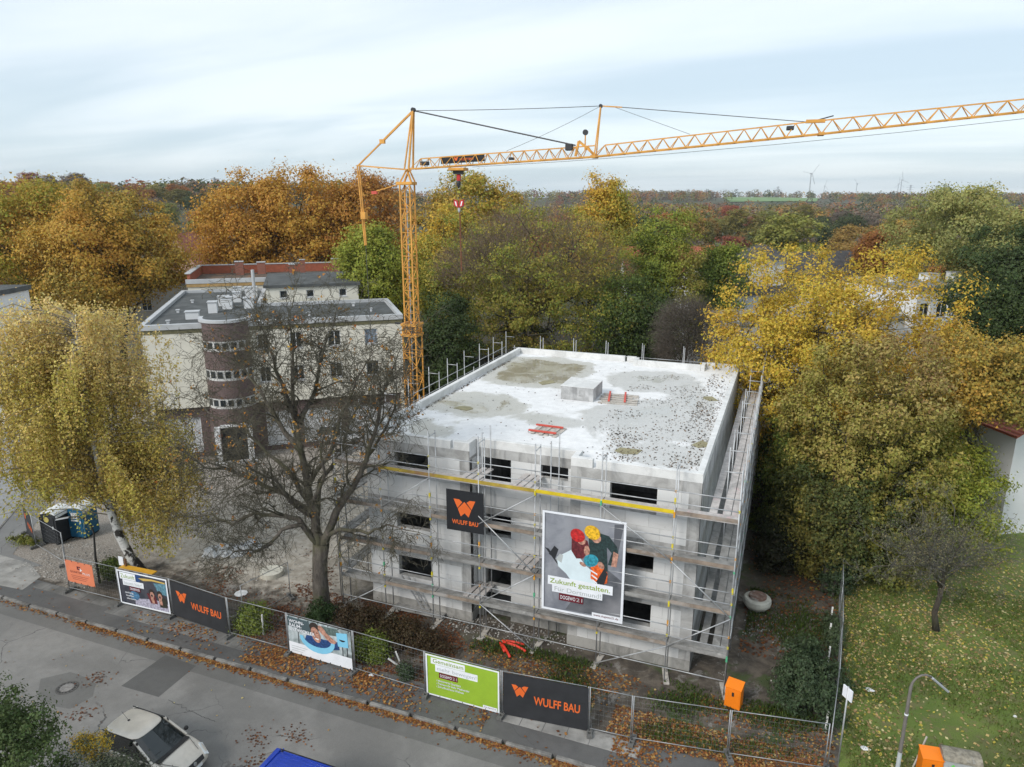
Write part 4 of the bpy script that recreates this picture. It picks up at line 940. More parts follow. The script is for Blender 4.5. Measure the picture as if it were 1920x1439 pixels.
# portable toilets
tw = M('white_plastic', (0.72, 0.74, 0.75), 0.5, var=0.05); tdark = M('anthracite_plastic', (0.022, 0.024, 0.027), 0.55, var=0.1); tblue = M('blue_plastic', (0.012, 0.10, 0.19), 0.5, var=0.1); tgrey = M('grey_plastic', (0.25, 0.26, 0.27), 0.6)
def toilet(loc, rz, front, label, dark):
    t = thing('portable_toilet', label, 'toilet', loc, rz); w, d, h = .56, .58, 2.0
    for x in (-.4, .4): boxm('skid', tyre_m, x - .06, x + .06, -d, d, 0, .12, t)
    boxm('side_walls', front, -w + .01, w - .01, -d + .05, d, .121, h - .1, t)
    pr = [(-w, .12), (w, .12), (w, h - .25)] + [(w * math.cos(R(a)), h - .25 + .25 * math.sin(R(a))) for a in (30, 60, 90, 120, 150)] + [(-w, h - .25)]
    MB().add([(x, -d, z) for x, z in pr] + [(x, -d + .049, z) for x, z in pr], [tuple(range(9))] + [tuple(range(9, 18))[::-1]] + [(i, 9 + i, 9 + (i + 1) % 9, (i + 1) % 9) for i in range(9)]).build('front_frame', front, t)
    dr = boxm('door', front, -w + .12, w - .12, -d - .03, -d - .002, .2, h - .22, t, bevel=.01)
    for k in range(6): boxm('door_rib', front, -.26, .26, -d - .045, -d - .031, .35 + .16 * k, .39 + .16 * k, dr)
    boxm('latch', tw, w - .24, w - .17, -d - .05, -d - .031, 1.05, 1.2, dr)
    rt = [(w + .03) * math.cos(R(a)) for a in range(0, 181, 20)], [h - .28 + .42 * math.sin(R(a)) for a in range(0, 181, 20)]
    MB().loft([[(x, y, z) for x, z in zip(*rt)] for y in (-d + .05, d + .03)]).build('roof', tw, t, smooth=False)
    MB().tube([(-w + .12, d - .12, h - .1), (-w + .12, d - .12, h + .25)], .05, 8).build('vent_pipe', tgrey, t)
    if dark: MB().lathe([(.0, 0), (.17, 0), (.17, .01), (0, .01)], 18).build('sticker', flat('yellow_sticker', (0.5, 0.42, 0.12)), dr, loc=(-.03, -d - .03, 1.62), rot=(R(90), 0, 0))
    else:
        boxm('sign_plate', tw, -.2, .2, -d - .052, -d - .046, 1.35, 1.72, dr); text('TOI', .2, dark_pr, dr, -.15, -d - .054, 1.55, .03, width=.3); text('TOI', .2, dark_pr, dr, -.15, -d - .054, 1.38, .03, width=.3)
        boxm('label_strip', tw, -.25, .25, -d - .052, -d - .046, 1.17, 1.27, dr)
    return t
p = G(92, 1022); toilet((p.x, p.y + .65, 0), R(10), tdark, 'dark grey portable toilet cabin with white roof behind the fence', True)
p = G(137, 1012); toilet((p.x + .1, p.y + .75, 0), R(12), tblue, 'blue portable toilet cabin with white roof beside the dark one', False)
# crash barrier of painted timber round the birch
ymet = M('amber_timber', (0.62, 0.33, 0.03), 0.6, var=0.1); post_w = M('brown_post', (0.17, 0.09, 0.05), 0.8, var=0.2)
p = G(243, 1120)
t = thing('warning_barrier', 'black and white striped timber barrier with amber top in front of the birch', 'barrier', (p.x, p.y - .05, 0), R(3))
MB().tube([(0, .12, 0), (0, .12, 2.15)], .06, 8).build('post', post_w, t); MB().tube([(1.5, .12, 0), (1.5, .12, 1.7)], .06, 8).build('post', post_w, t)
boxm('top_cap', ymet, -.22, 1.9, -.15, .22, 1.70, 1.75, t); boxm('end_board', ymet, -.26, -.22, -.15, .22, .6, 1.74, t)
for k in range(7): boxm('stripe_board', dark_pr if k % 2 == 0 else white_pr, -.2 + .3 * k, .09 + .3 * k, -.10, -.06, 1.15, 1.69, t)
boxm('upright_board', dark_pr, -.2, .05, -.13, -.104, .45, 1.14, t); boxm('notice', white_pr, -.5, -.2, .16, .18, 1.7, 2.2, t)
# concrete shaft cone with its cover
p = G(1418, 1146); pc = M('shaft_concrete', (0.52, 0.50, 0.43), 0.85, var=0.15, scale=2, dirt=((0.33, 0.31, 0.26), 0.58))
t = thing('shaft_cone', 'pale concrete shaft cone with a rusty round cover standing on the soil', 'shaft cone', (p.x, p.y + .25, 0))
MB().lathe([(.40, 0), (.52, .12), (.66, .30), (.68, .42), (.66, .58), (.60, .64), (0, .64)], 24).build('cone', pc, t, smooth=False); MB().lathe([(.43, .645), (.43, .76), (.36, .78), (0, .77)], 22).build('cover', M('rusty_cover', (0.20, 0.12, 0.09), 0.8, var=0.3, scale=6, dirt=((0.42, 0.40, 0.37), 0.5)), t)
# manhole cover in the road
p = G(125, 1286); iron = M('cast_iron', (0.10, 0.095, 0.09), 0.6, 0.3, var=0.3, scale=8)
t = thing('manhole_cover', 'round cast iron manhole cover in the road', 'manhole cover', (p.x, p.y, -.108))
MB().lathe([(.0, 0), (.44, 0), (.44, .012), (.39, .014), (.38, .008), (0, .008)], 32).build('ring', iron, t); MB().lathe([(0, .009), (.27, .009), (.27, .016), (0, .017)], 28).build('lid', M('manhole_concrete', (0.2, 0.19, 0.18), 0.9, var=0.25, scale=8), t)
for k in range(16): boxm('slot', trim_m, .30, .36, -.03, .03, .0085, .0095, t, rot=(0, 0, 2 * math.pi * k / 16))
# ladder, planks, hoses
alu = M('aluminium', (0.42, 0.43, 0.44), 0.45, 0.5, var=0.1)
a, b_ = G(797, 1150), Vector((-16.05, FI - .05, 1.85))
t = thing('ladder', 'aluminium ladder leaning from the ground to the lowest scaffold deck', 'ladder', (a.x, a.y, 0)); ad = Vector((-1.15, -.15, 1.95)); sd = Vector((.36, .02, 0))
for s in (0, 1): MB().bar(sd * s, ad + sd * s, .03, .06).build('stile', alu, t)
for k in range(1, 8): MB().bar(ad * (k / 8), ad * (k / 8) + sd, .03).build('rung', alu, t)
a, b_ = G(735, 1147), G(828, 1167)
t = thing('walkway_board', 'grey perforated walkway boards lying on the soil below the scaffolding', 'board', (a.x, a.y, 0), math.atan2(b_.y - a.y, b_.x - a.x))
for k in range(2): boxm('board', deck_m, 0, (b_ - a).length, .05 + .33 * k, .36 + .33 * k, .12, .18, t, bevel=.01)
for x in (.2, (b_ - a).length - .3): boxm('support', old_wood, x, x + .15, 0, .75, 0, .119, t)
p = G(955, 1213); hose = M('red_hose', (0.66, 0.045, 0.025), 0.45, var=0.08)
for i, (pts, lab) in enumerate(((((-.55, .1), (-.1, .28), (.55, .18)), 'topmost'), (((-.45, 0), (.2, .02), (.78, -.3)), 'rightmost'), (((-.6, .0), (-.42, -.3), (-.12, -.62)), 'leftmost'), (((-.4, -.2), (0.02, -.62), (.26, -.95)), 'lowest'))):
    m_ = MB(); P = [Vector((*q_, .07 + .04 * (i % 2))) for q_ in pts]
    m_.tube([tuple(P[0].lerp(P[1], k / 4).lerp(P[1].lerp(P[2], k / 4), k / 4)) for k in range(5)], .062, 8)
    tag(m_.build('red_pipe', hose, loc=(p.x + .1, p.y + .1, 0), smooth=True), lab + ' of the four red pipe lengths lying on the grass', 'pipe', 'red pipes lying in front of the building')
tag(MB().bar((-1.55, .45, .03), (.6, .02, .11), .05).build('batten', M('fresh_batten', (0.45, 0.38, 0.24), 0.8), loc=(p.x + .1, p.y - .1, 0)), 'pale wooden batten lying across the red pipes', 'batten')
# white stakes and litter
wp = M('white_pole_paint', (0.68, 0.68, 0.66), 0.6, var=0.1)
for i, (x, y, x2, y2, lab) in enumerate(((753, 1250, 742, 1222, 'steep white stake behind the bare fence panel left of the lime banner'), (752, 1252, 728, 1235, 'slanting white stake behind the bare fence panel left of the lime banner'), (494, 1190, 491, 1153, 'white stake beside the green shrub behind the fence'))):
    a = G(x, y); d = -a.x * _sy + a.y * _cy; b_ = D(x2, y2, d - .05)
    tag(MB().bar((0, 0, 0), b_ - a, .06).build('stake', wp, loc=a), lab, 'stake')
for i, (x, y, lab) in enumerate(((1553, 1200, 'farthest'), (1556, 1168, 'second farthest'), (1551, 1245, 'middle'), (1549, 1300, 'second nearest'), (1547, 1368, 'nearest'))):
    a = G(x, y + 5); tag(MB().bar((0, 0, 0), (.03, .1, .95), .07).build('marker_stake', wp, loc=a), lab + ' of the white marker stakes along the lawn fence', 'stake', 'white stakes along the lawn fence')
bagm = M('white_sack', (0.62, 0.63, 0.64), 0.8, var=0.15, scale=4, bmp=0.5)
for i, (x, y, w_, lab) in enumerate(((1630, 1295, .32, 'crumpled white scrap on the lawn beside the sign post'), (1622, 1405, .3, 'white paper strip on the lawn left of the street lamp'), (696, 1268, .22, 'small white cup on the leaves at the pavement edge'), (452, 1114, .62, 'white round lid lying on the soil behind the left black banner'), (1903, 1345, .12, 'tiny white scrap at the right edge of the lawn'))):
    a = G(x, y); m_ = MB(); n = 10
    m_.lathe([(w_ * .5, 0), (w_ * .55, .03), (w_ * .3, .07), (0, .06)], n)
    m_.v = [(vx * (1 + .25 * math.sin(k * 2.7)), vy * (.7 + .2 * math.cos(k * 1.9)), vz) for k, (vx, vy, vz) in enumerate(m_.v)] if i != 3 else m_.v
    tag(m_.build('white_scrap' if i != 3 else 'round_cover', bagm, loc=(a.x, a.y, .01)), lab, 'scrap' if i != 3 else 'lid')
p = G(432, 1036); t = thing('rubble_heap', 'white plastic sheeting heaped over rubble in the yard', 'heap', (p.x, p.y, 0), R(35))
for k in range(5):
    m_ = MB().lathe([(.55, 0), (.6, .12), (.42, .32), (.15, .42), (0, .4)], 9); m_.v = [(x * (1 + .35 * math.sin(i * 1.7 + k)), y * (1 + .3 * math.cos(i * 2.3 + k)), z * (1 + .3 * math.sin(i * 3.1 + k))) for i, (x, y, z) in enumerate(m_.v)]
    m_.build('sheeting', bagm, t, loc=(-.9 + .5 * k, .25 * math.sin(k * 2), 0))
p = G(510, 1078); t = thing('shaft_ring', 'concrete shaft ring set in the sandy yard left of the bare tree', 'shaft ring', (p.x, p.y, 0))
MB().lathe([(.42, .0), (.62, 0), (.62, .28), (.42, .28)], 24).build('ring', pc, t); MB().lathe([(0, .1), (.42, .1), (.42, .11), (0, .12)], 20).build('water', M('dark_water', (0.03, 0.03, 0.03), 0.05, var=0.1), t)
# ------------------------------------------------------------------ tower crane
cr_m = M('crane_yellow', (0.60, 0.29, 0.055), 0.55, var=0.18, scale=1.5, dirt=((0.33, 0.18, 0.06), 0.58)); rope_m = M('steel_rope', (0.09, 0.09, 0.09), 0.6, 0.4); cr_dark = M('crane_motor', (0.03, 0.032, 0.035), 0.6)
CO = Vector((-24.75, 44.1, 0)); CA = R(3.0)
cr = thing('tower_crane', 'yellow bottom slewing tower crane with long jib reaching over the building', 'crane', CO, CA)
def C(s, z, y=0.0):          # survey coordinate along the street -> crane's own frame
    return ((s - CO.x) / math.cos(CA), y, z)
def mast(hw, z0, z1, bay, nm):
    for x in (-hw, hw):
        for y in (-hw, hw): boxm('mast_chord', cr_m, x - .045, x + .045, y - .045, y + .045, z0, z1, cr)
    l = MB(); n = round((z1 - z0) / bay); k = (z1 - z0) / n
    for i in range(n):
        a, b_ = z0 + i * k, z0 + (i + 1) * k
        for s, (p, q_) in enumerate((((-hw, -hw), (hw, -hw)), ((hw, -hw), (hw, hw)), ((hw, hw), (-hw, hw)), ((-hw, hw), (-hw, -hw)))):
            if (i + s) % 2: p, q_ = q_, p
            l.bar((*p, a), (*q_, b_), .045, .045)
            if nm == 'upper' or i % 2 == 0: l.bar((*p, a), (*q_, a), .04, .04)
            else: l.bar((*q_, a + k * .5), (*p, b_ - k * .25), .035, .035)
    l.build('mast_lattice', cr_m, cr, kind='stuff')
mast(.37, 10.6, 20.9, .8, 'upper'); mast(.50, 1.6, 11.3, 1.0, 'lower')
for z in (10.6, 11.35):
    m_ = MB()
    for s in (-1, 1): m_.box(-.6, .6, s * .56 - .06, s * .56 + .06, z - .09, z + .09); m_.box(s * .56 - .06, s * .56 + .06, -.49, .49, z - .088, z + .088)
    m_.build('mast_collar', cr_m, cr)
MB().tube([(.05, -.25, 1.7), (.05, -.25, 20.8)], .035, 6).build('hoist_cable_duct', galv, cr)
MB().box(-1.35, -.6, -.05, .05, 11.28, 11.4).build('sensor_arm', cr_dark, cr)
MB().box(-.62, .55, -.42, .42, 20.9, 21.1).build('mast_head', cr_m, cr, bevel=.02)
m_ = MB()
for y in (-.3, .3):
    m_.bar((-.35, y, 21.1), (.1, y * .6, 21.9), .1); m_.bar((.45, y, 21.1), (.12, y * .6, 21.9), .1)
m_.build('jib_pivot', cr_m, cr, kind='stuff')
ax = C(-24.1, 25.62); rt = C(-28.42, 22.2); pv_ = C(-24.55, 21.9)
for y in (-.34, .34):
    MB().bar((pv_[0] + .12, y, 21.9), (ax[0], y * .2, ax[2]), .10).build('apex_strut', cr_m, cr); MB().bar((pv_[0] - .2, y, 21.85), (ax[0] - .05, y * .2, ax[2]), .08).build('apex_strut', cr_m, cr)
    MB().bar((pv_[0], y, 21.88), (rt[0], y * .5, rt[2]), .09).build('rear_strut', cr_m, cr)
    lo = C(-28.15, 16.8); MB().bar((rt[0], y * .4, rt[2]), (lo[0], y * .3, lo[2]), .075).build('rear_tie', cr_m, cr)
mid = (ax[0] * .45 + rt[0] * .55, 0, ax[2] * .45 + rt[2] * .55)
MB().bar((ax[0], 0, ax[2]), mid, .12).build('rear_tie', cr_m, cr); MB().bar(mid, (rt[0], 0, rt[2]), .09).build('rear_tie', cr_m, cr); MB().box(mid[0] - .18, mid[0] + .18, -.1, .1, mid[2] - .14, mid[2] + .14).build('tie_joint', cr_m, cr)
MB().lathe([(0, -.12), (.14, -.12), (.14, .12), (0, .12)], 14).build('apex_pulley', cr_dark, cr, loc=(ax[0], 0, ax[2] + .05), rot=(R(90), 0, 0))
lo = C(-28.15, 16.8); MB().box(lo[0] - .18, lo[0] + .18, -.2, .2, 18.6, 19.1).build('tie_joint', cr_m, cr)
MB().tube([(lo[0], 0, lo[2]), (lo[0] + .1, 0, 2.2)], .022, 5).build('rear_rope', rope_m, cr)
MB().bar((-.6, -.1, 20.95), (-2.3, -.1, 20.5), .06).build('small_davit', cr_m, cr); MB().box(-2.65, -2.25, -.2, .0, 20.3, 20.5).build('davit_tip', red_paint, cr)
# jib: three sections, each with one top and two bottom chords
def jib(a, b_, h0, h1, hw, bays, nm, taper=True):
    a, b_ = Vector(a), Vector(b_); d = b_ - a; L = d.length; up = Vector((0, 0, 1))
    top = lambda k: a + d * k + up * (h0 + (h1 - h0) * k)
    k0 = .05 if taper else 0.0
    for y in (-hw, hw): MB().bar(a + Vector((0, y, 0)), b_ + Vector((0, y, 0)), .07).build('jib_bottom_chord', cr_m, cr)
    MB().bar(top(k0), top(1.0), .07).build('jib_top_chord', cr_m, cr)
    l = MB()
    for i in range(bays):
        k1, k2 = i / bays, (i + 1) / bays; km = max(k0, (k1 + k2) / 2)
        for y in (-hw, hw):
            o_ = Vector((0, y, 0)); l.bar(a + d * k1 + o_, top(km), .038); l.bar(top(km), a + d * k2 + o_, .038)
        l.bar(a + d * k1 + Vector((0, -hw, 0)), a + d * k1 + Vector((0, hw, 0)), .035); l.bar(a + d * k1 + Vector((0, -hw, 0)), a + d * k2 + Vector((0, hw, 0)), .03)
    l.build('jib_lattice', cr_m, cr, kind='stuff')
J = [Vector(C(-24.3, 21.93)), Vector(C(-11.9, 22.5)), Vector(C(0.95, 23.5)), Vector(C(17.5, 24.95))]
jib(J[0], J[1], .62, .66, .42, 15, 'a'); jib(J[1], J[2], .62, .72, .42, 14, 'b'); jib(J[2], J[3], .72, .55, .40, 16, 'c', False)
for P_ in (J[1], J[2]): MB().box(P_.x - .16, P_.x + .16, -.46, .46, P_.z - .08, P_.z + .08).build('jib_joint', cr_m, cr)
jp = C(-11.59, 25.44)
for y in (-.3, .3): MB().bar((J[1].x + .05, y, J[1].z), (jp[0], y * .2, jp[2]), .07).build('jib_mast', cr_m, cr)
MB().bar((jp[0], 0, jp[2]), (jp[0] + 1.3, 0, jp[2] - .12), .07).build('jib_mast_arm', cr_m, cr); MB().lathe([(0, -.1), (.11, -.1), (.11, .1), (0, .1)], 12).build('jib_pulley', cr_dark, cr, loc=(jp[0], 0, jp[2]), rot=(R(90), 0, 0))
MB().bar(J[1] + Vector((-1.2, 0, .05)), J[1] + Vector((-1.0, 0, .95)), .14).build('fold_strut', cr_m, cr); MB().bar(J[1] + Vector((-1.0, 0, .95)), J[1] + Vector((.1, 0, .05)), .14).build('fold_strut', cr_m, cr)
pp = C(-12.5, 23.9); MB().bar((pp[0], 0, pp[2] - 1.0), (pp[0], 0, pp[2]), .07).build('pulley_post', cr_m, cr); MB().lathe([(.03, -.06), (.17, -.06), (.17, .06), (.03, .06)], 16).build('pulley', cr_dark, cr, loc=(pp[0], 0, pp[2] + .05), rot=(R(90), 0, 0))
def rope(a, b_, r=.016, sag=0.0, nm='stay_rope'):
    a, b_ = Vector(a), Vector(b_)
    MB().tube([tuple(a.lerp(b_, k / 6) - Vector((0, 0, sag * 4 * (k / 6) * (1 - k / 6)))) for k in range(7)], r, 5).build(nm, rope_m, cr)
rope(ax, jp, .02, .06); rope(ax, C(-13.1, 23.2), .045); rope((jp[0] + 1.3, 0, jp[2] - .12), C(0.19, 24.16), .022); rope(jp, C(-17.62, 22.96), .012, .1); rope((jp[0] + .8, 0, jp[2] - .08), C(-6.2, 23.67), .012)
rope(C(-20.0, 22.0), C(17.4, 24.7), .012, .35, 'trolley_rope')
tie = C(-20.98, 22.06)
for s, z, w_, h_ in ((-23.4, 22.15, .55, .25), (-17.3, 22.4, .3, .16), (-13.5, 22.9, .45, .4), (-0.7, 23.75, .4, .22)):
    q_ = C(s, z); MB().box(q_[0] - w_ / 2, q_[0] + w_ / 2, -.2, .2, q_[2], q_[2] + h_).build('winch', cr_dark, cr, bevel=.03)
q_ = C(0.6, 24.2); MB().box(q_[0] - .5, q_[0] + .5, -.12, .12, q_[2] - .1, q_[2] + .08).build('fold_hinge', cr_m, cr); MB().bar((q_[0] - .1, 0, q_[2]), (q_[0] + .9, 0, q_[2] + .25), .06).build('fold_hinge_arm', cr_dark, cr)
# trolley, hook block, chain
MB().box(tie[0] - .55, tie[0] + .55, -.45, .45, tie[2] - .28, tie[2] - .1).build('trolley', cr_m, cr, bevel=.03); MB().box(tie[0] - .3, tie[0] + .3, -.2, .2, tie[2] - .5, tie[2] - .29).build('trolley_drive', cr_dark, cr)
MB().box(tie[0] - .09, tie[0] + .13, -.1, .1, 21.15, 21.55).build('hook_pulley', red_pr, cr)
MB().lathe([(.0, 20.65), (.10, 20.75), (.16, 21.0), (.12, 21.15), (0, 21.15)], 10).build('hook_weight', cr_dark, cr, loc=(tie[0], 0, 0))
for dx in (-.13, .13): rope((tie[0] + dx, 0, 21.6), (tie[0] + dx * 1.3, 0, 19.9), .008, 0, 'hoist_rope')
for s in (-1, 1): MB().add([(tie[0] + s * .02, -.06, 19.4), (tie[0] + s * .34, -.06, 19.55), (tie[0] + s * .34, -.06, 19.95), (tie[0] + s * .08, -.06, 19.85), (tie[0] + s * .02, .06, 19.4), (tie[0] + s * .34, .06, 19.55), (tie[0] + s * .34, .06, 19.95), (tie[0] + s * .08, .06, 19.85)], [(0,1,2,3), (7,6,5,4), (0,4,5,1), (1,5,6,2), (2,6,7,3), (3,7,4,0)]).build('hook_block', red_pr, cr)
for s in (-1, 1): MB().add([(tie[0] + s * a, -.065, z) for a, z in ((.12, 19.5), (.20, 19.54), (.28, 19.84), (.18, 19.8))], [(0, 1, 2, 3)]).build('white_stripe', white_pr, cr)
MB().lathe([(.05, 19.1), (.09, 19.2), (.09, 19.38), (.04, 19.42)], 8).build('hook', galv, cr, loc=(tie[0], 0, 0)); MB().tube([(tie[0] + .05, 0, 19.1), (tie[0] + .1, 0, 15.2)], .045, 6).build('chain_sling', M('rusty_chain', (0.16, 0.06, 0.03), 0.8, var=0.3, scale=20), cr)
# banner on the jib
p = Vector(C(-22.2, 22.18)); jb = Banner('jib_banner', 'long black builder banner fixed along the crane jib', (0, 0, 0), 0, 3.1, .46, black_cl)
sl = math.atan2(J[1].z - J[0].z, J[1].x - J[0].x); jb.t.matrix_world = Matrix.Translation(CO) @ Matrix.Rotation(CA, 4, 'Z') @ Matrix.Translation(p + Vector((0, -.02, .03))) @ Matrix.Rotation(-sl, 4, 'Y')
jb.emblem(.30, .82, .1); jb.text('WULFF BAU', .43, .32, .42, orange_pr, .015, .32)
# slewing base with ballast
boxm('slewing_platform', cr_m, -4.2, 1.1, -1.1, 1.1, 1.1, 1.6, cr, bevel=.03)
for k in range(6): boxm('ballast_block', beam_m, -4.15 + .02 * (k % 2), -2.7, -1.2, 1.2, 1.605 + .34 * k, 1.935 + .34 * k, cr, bevel=.02)
for a in range(4): MB().bar((0, 0, .75), (2.6 * math.cos(R(45 + 90 * a)), 2.6 * math.sin(R(45 + 90 * a)), .35), .3, .35).build('outrigger', cr_m, cr); boxm('outrigger_pad', old_wood, -.35, .35, -.35, .35, 0, .18, cr, loc=(2.6 * math.cos(R(45 + 90 * a)), 2.6 * math.sin(R(45 + 90 * a)), 0))
MB().lathe([(.75, .6), (.75, 1.1)], 20).build('slew_ring', cr_dark, cr)

# ------------------------------------------------------------------ neighbouring buildings
cream = M('cream_render', (0.66, 0.635, 0.55), 0.9, var=0.06, scale=0.8, bmp=0.1, dirt=((0.54, 0.52, 0.44), 0.62)); olive = M('olive_band', (0.14, 0.13, 0.07), 0.85, var=0.15); capm = M('roof_edge_sheet', (0.47, 0.48, 0.49), 0.5, 0.1, var=0.1, scale=1)
felt = M('roofing_felt', (0.075, 0.08, 0.08), 0.9, var=0.3, scale=0.8, bmp=0.3, dirt=((0.13, 0.13, 0.125), 0.55)); wframe = M('window_frame', (0.70, 0.71, 0.72), 0.5, var=0.05); white_r = M('white_render', (0.66, 0.67, 0.68), 0.9, var=0.05, scale=0.6, dirt=((0.5, 0.5, 0.5), 0.62))
pane_m, nt, bs = new_mat('window_pane'); bs.inputs['Base Color'].default_value = (0.02, 0.025, 0.028, 1); bs.inputs['Roughness'].default_value = 0.06; bs.inputs['Specular IOR Level'].default_value = 0.6
curt_m = M('blue_curtain', (0.22, 0.28, 0.36), 0.7, var=0.15, scale=6)
def brick_mat(name, a, b, mortar, sc_=1.0):
    m, nt, bs = new_mat(name); c = coords(nt, 'Object')
    sx = nt.nodes.new('ShaderNodeSeparateXYZ'); nt.links.new(c, sx.inputs[0]); cm = nt.nodes.new('ShaderNodeCombineXYZ')
    nt.links.new(mmath(nt, 'ADD', sx.outputs[0], sx.outputs[1]), cm.inputs[0]); nt.links.new(sx.outputs[2], cm.inputs[1])
    br = nt.nodes.new('ShaderNodeTexBrick'); br.inputs['Color1'].default_value = (*a, 1); br.inputs['Color2'].default_value = (*b, 1); br.inputs['Mortar'].default_value = (*mortar, 1)
    br.inputs['Scale'].default_value = sc_; br.inputs['Brick Width'].default_value = .26; br.inputs['Row Height'].default_value = .085; br.inputs['Mortar Size'].default_value = .012
    nt.links.new(cm.outputs[0], br.inputs['Vector']); nt.links.new(br.outputs['Color'], bs.inputs['Base Color']); bs.inputs['Roughness'].default_value = .85; bump(nt, bs, br.outputs['Fac'], -.4, .01)
    return m
clinker = brick_mat('clinker_brick', (0.075, 0.045, 0.045), (0.12, 0.07, 0.065), (0.16, 0.14, 0.13)); redbrick = brick_mat('red_brick', (0.25, 0.07, 0.045), (0.33, 0.10, 0.06), (0.2, 0.15, 0.12))
def open_wall(par, name, mat, x, y, ang, L, z0, z1, ops, th=.3):
    ca, sa = math.cos(ang), math.sin(ang); m_ = MB()
    zs = sorted({z0, z1, *[o[2] for o in ops], *[o[3] for o in ops]})
    for a, b_ in zip(zs, zs[1:]):
        for u, v in cut([(0, L)], [(o[0], o[1]) for o in ops if o[2] < b_ - .01 and o[3] > a + .01]):
            m_.prism([(x + ca * q - sa * d, y + sa * q + ca * d) for q, d in ((u, 0), (v, 0), (v, th), (u, th))], a, b_)
    return m_.build(name, mat, par)
def window(par, x, y, ang, u0, u1, z0, z1, pane=None, d=.12, bar=True, sill=True):
    """frame, panes and sill of one opening"""
    ca, sa = math.cos(ang), math.sin(ang); o = (x + ca * u0 - sa * d, y + sa * u0 + ca * d, z0); w, h = u1 - u0, z1 - z0; f = .07
    m_ = MB().box(.001, f, 0, .07, .001, h - .001).box(w - f, w - .001, 0, .07, .001, h - .001).box(f, w - f, .001, .069, .001, f).box(f, w - f, .001, .069, h - f, h - .001)
    if bar: m_.box(w / 2 - .03, w / 2 + .03, .002, .068, f, h - f)
    wo = m_.build('window', wframe, par, loc=o, rot=(0, 0, ang))
    boxm('pane', pane or pane_m, f * .5, w - f * .5, .03, .04, f * .5, h - f * .5, wo)
    if sill: boxm('sill', wframe, -.05, w + .05, -d - .06, -.002, -.05, .0, wo)
    return wo
def vents(par, pts, z):
    for x, y, w, d, h, m in pts:
        h = h * .82
        v = boxm('chimney', m, x - w / 2, x + w / 2, y - d / 2, y + d / 2, z, z + h, par); boxm('chimney_cap', capm, x - w / 2 - .06, x + w / 2 + .06, y - d / 2 - .06, y + d / 2 + .06, z + h + .002, z + h + .07, v)
# cream corner building with the round brick stair tower
cb = thing('corner_building', 'cream rendered flat roofed building with a round brown brick stair tower', 'building', (-44.8, 38.7, 0), R(37.7))
wx = [(8.15, 9.0), (10.6, 11.55), (13.55, 14.55), (16.45, 17.5)]
rows = [(8.5, 9.75), (5.85, 7.1)]
shop = [(0.7, 3.4, .5, 3.3), (8.3, 10.6, .5, 3.3), (11.2, 14.2, .5, 3.3), (14.8, 18.6, .5, 3.3)]
open_wall(cb, 'front_wall', cream, 0, 0, 0, 19.5, 4.2, 10.1, [(a, b_, c0_, c1_) for a, b_ in wx for c0_, c1_ in rows])
for i, (a, b_) in enumerate(wx):
    for j, (c0_, c1_) in enumerate(rows): window(cb, 0, 0, 0, a, b_, c0_, c1_, curt_m if (i, j) == (3, 0) else None)
open_wall(cb, 'shop_front', clinker, 0, .35, 0, 19.5, 0, 4.2, shop)
for a, b_, c0_, c1_ in shop: window(cb, 0, .35, 0, a, b_, c0_, c1_, M('shop_panel', (0.5, 0.51, 0.52), 0.4, var=0.1) if a > 8 or a < 1 else None)
for L_, x, y, an in ((9.99, 19.5, .001, R(90)), (11.4, 19.499, 10.0, R(180)), (12.0, 8.1, 10.0, R(90)), (8.1, 8.099, 22.0, R(180)), (21.99, .001, 22.0, R(-90))): open_wall(cb, 'side_wall', cream, x, y, an, L_, 0, 10.1, [(3, 4, 5.8, 7.1), (3, 4, 8.5, 9.75)])
plan = [(0, 0), (19.5, 0), (19.5, 10), (8.1, 10), (8.1, 22), (0, 22)]
def inset(pl, d):
    out = []; n = len(pl)
    for i in range(n):
        p, q_, r_ = Vector(pl[i - 1]), Vector(pl[i]), Vector(pl[(i + 1) % n]); a, b_ = (q_ - p).normalized(), (r_ - q_).normalized(); n1, n2 = Vector((-a.y, a.x)), Vector((-b_.y, b_.x))
        out.append(tuple(q_ + (n1 + n2) * d if abs(n1.dot(n2)) < .5 else q_ + n1 * d))
    return out
MB().prism(inset(plan, -.03), 10.1, 10.42).build('fascia_band', olive, cb); MB().prism(inset(plan, .2), 10.43, 10.55).build('roof', felt, cb)
o_, i_ = inset(plan, -.1), inset(plan, .28); n = 6
MB().add([(x, y, z) for z in (10.425, 10.82) for pl in (o_, i_) for x, y in pl], [f for i in range(n) for f in ((i, (i+1)%n, 12+(i+1)%n, 12+i), (12+i, 12+(i+1)%n, 18+(i+1)%n, 18+i), (6+(i+1)%n, 6+i, 18+i, 18+(i+1)%n))]).build('roof_edge', capm, cb)
vents(cb, [(4.4, 7.2, .7, .9, 1.1, white_r), (5.4, 9.2, .8, .8, 1.2, white_r), (4.9, 11.4, .9, .9, 1.0, white_r), (5.9, 13.6, .7, .8, 1.1, white_r), (7.0, 16.5, 1.1, 1.0, 1.2, white_r), (7.2, 9.0, .8, .8, 1.1, white_r), (5.6, 18.5, .7, .7, 1.0, white_r), (3.15, 4.2, 1.0, .8, .7, white_r), (1.5, 8.0, .2, .2, .25, white_r), (1.6, 2.2, .2, .2, .25, white_r), (1.9, 14.0, .2, .2, .25, white_r), (17.4, 4.0, .2, .2, .3, white_r), (16.2, 7.6, .2, .2, .3, white_r), (12.2, 3.0, .25, .25, .3, white_r)], 10.555)
MB().tube([(7.4, 14.8, 10.5), (7.4, 14.8, 13.4)], .16, 10).build('flue_pipe', capm, cb)
tc_, tr_ = (5.95, .8), 1.9
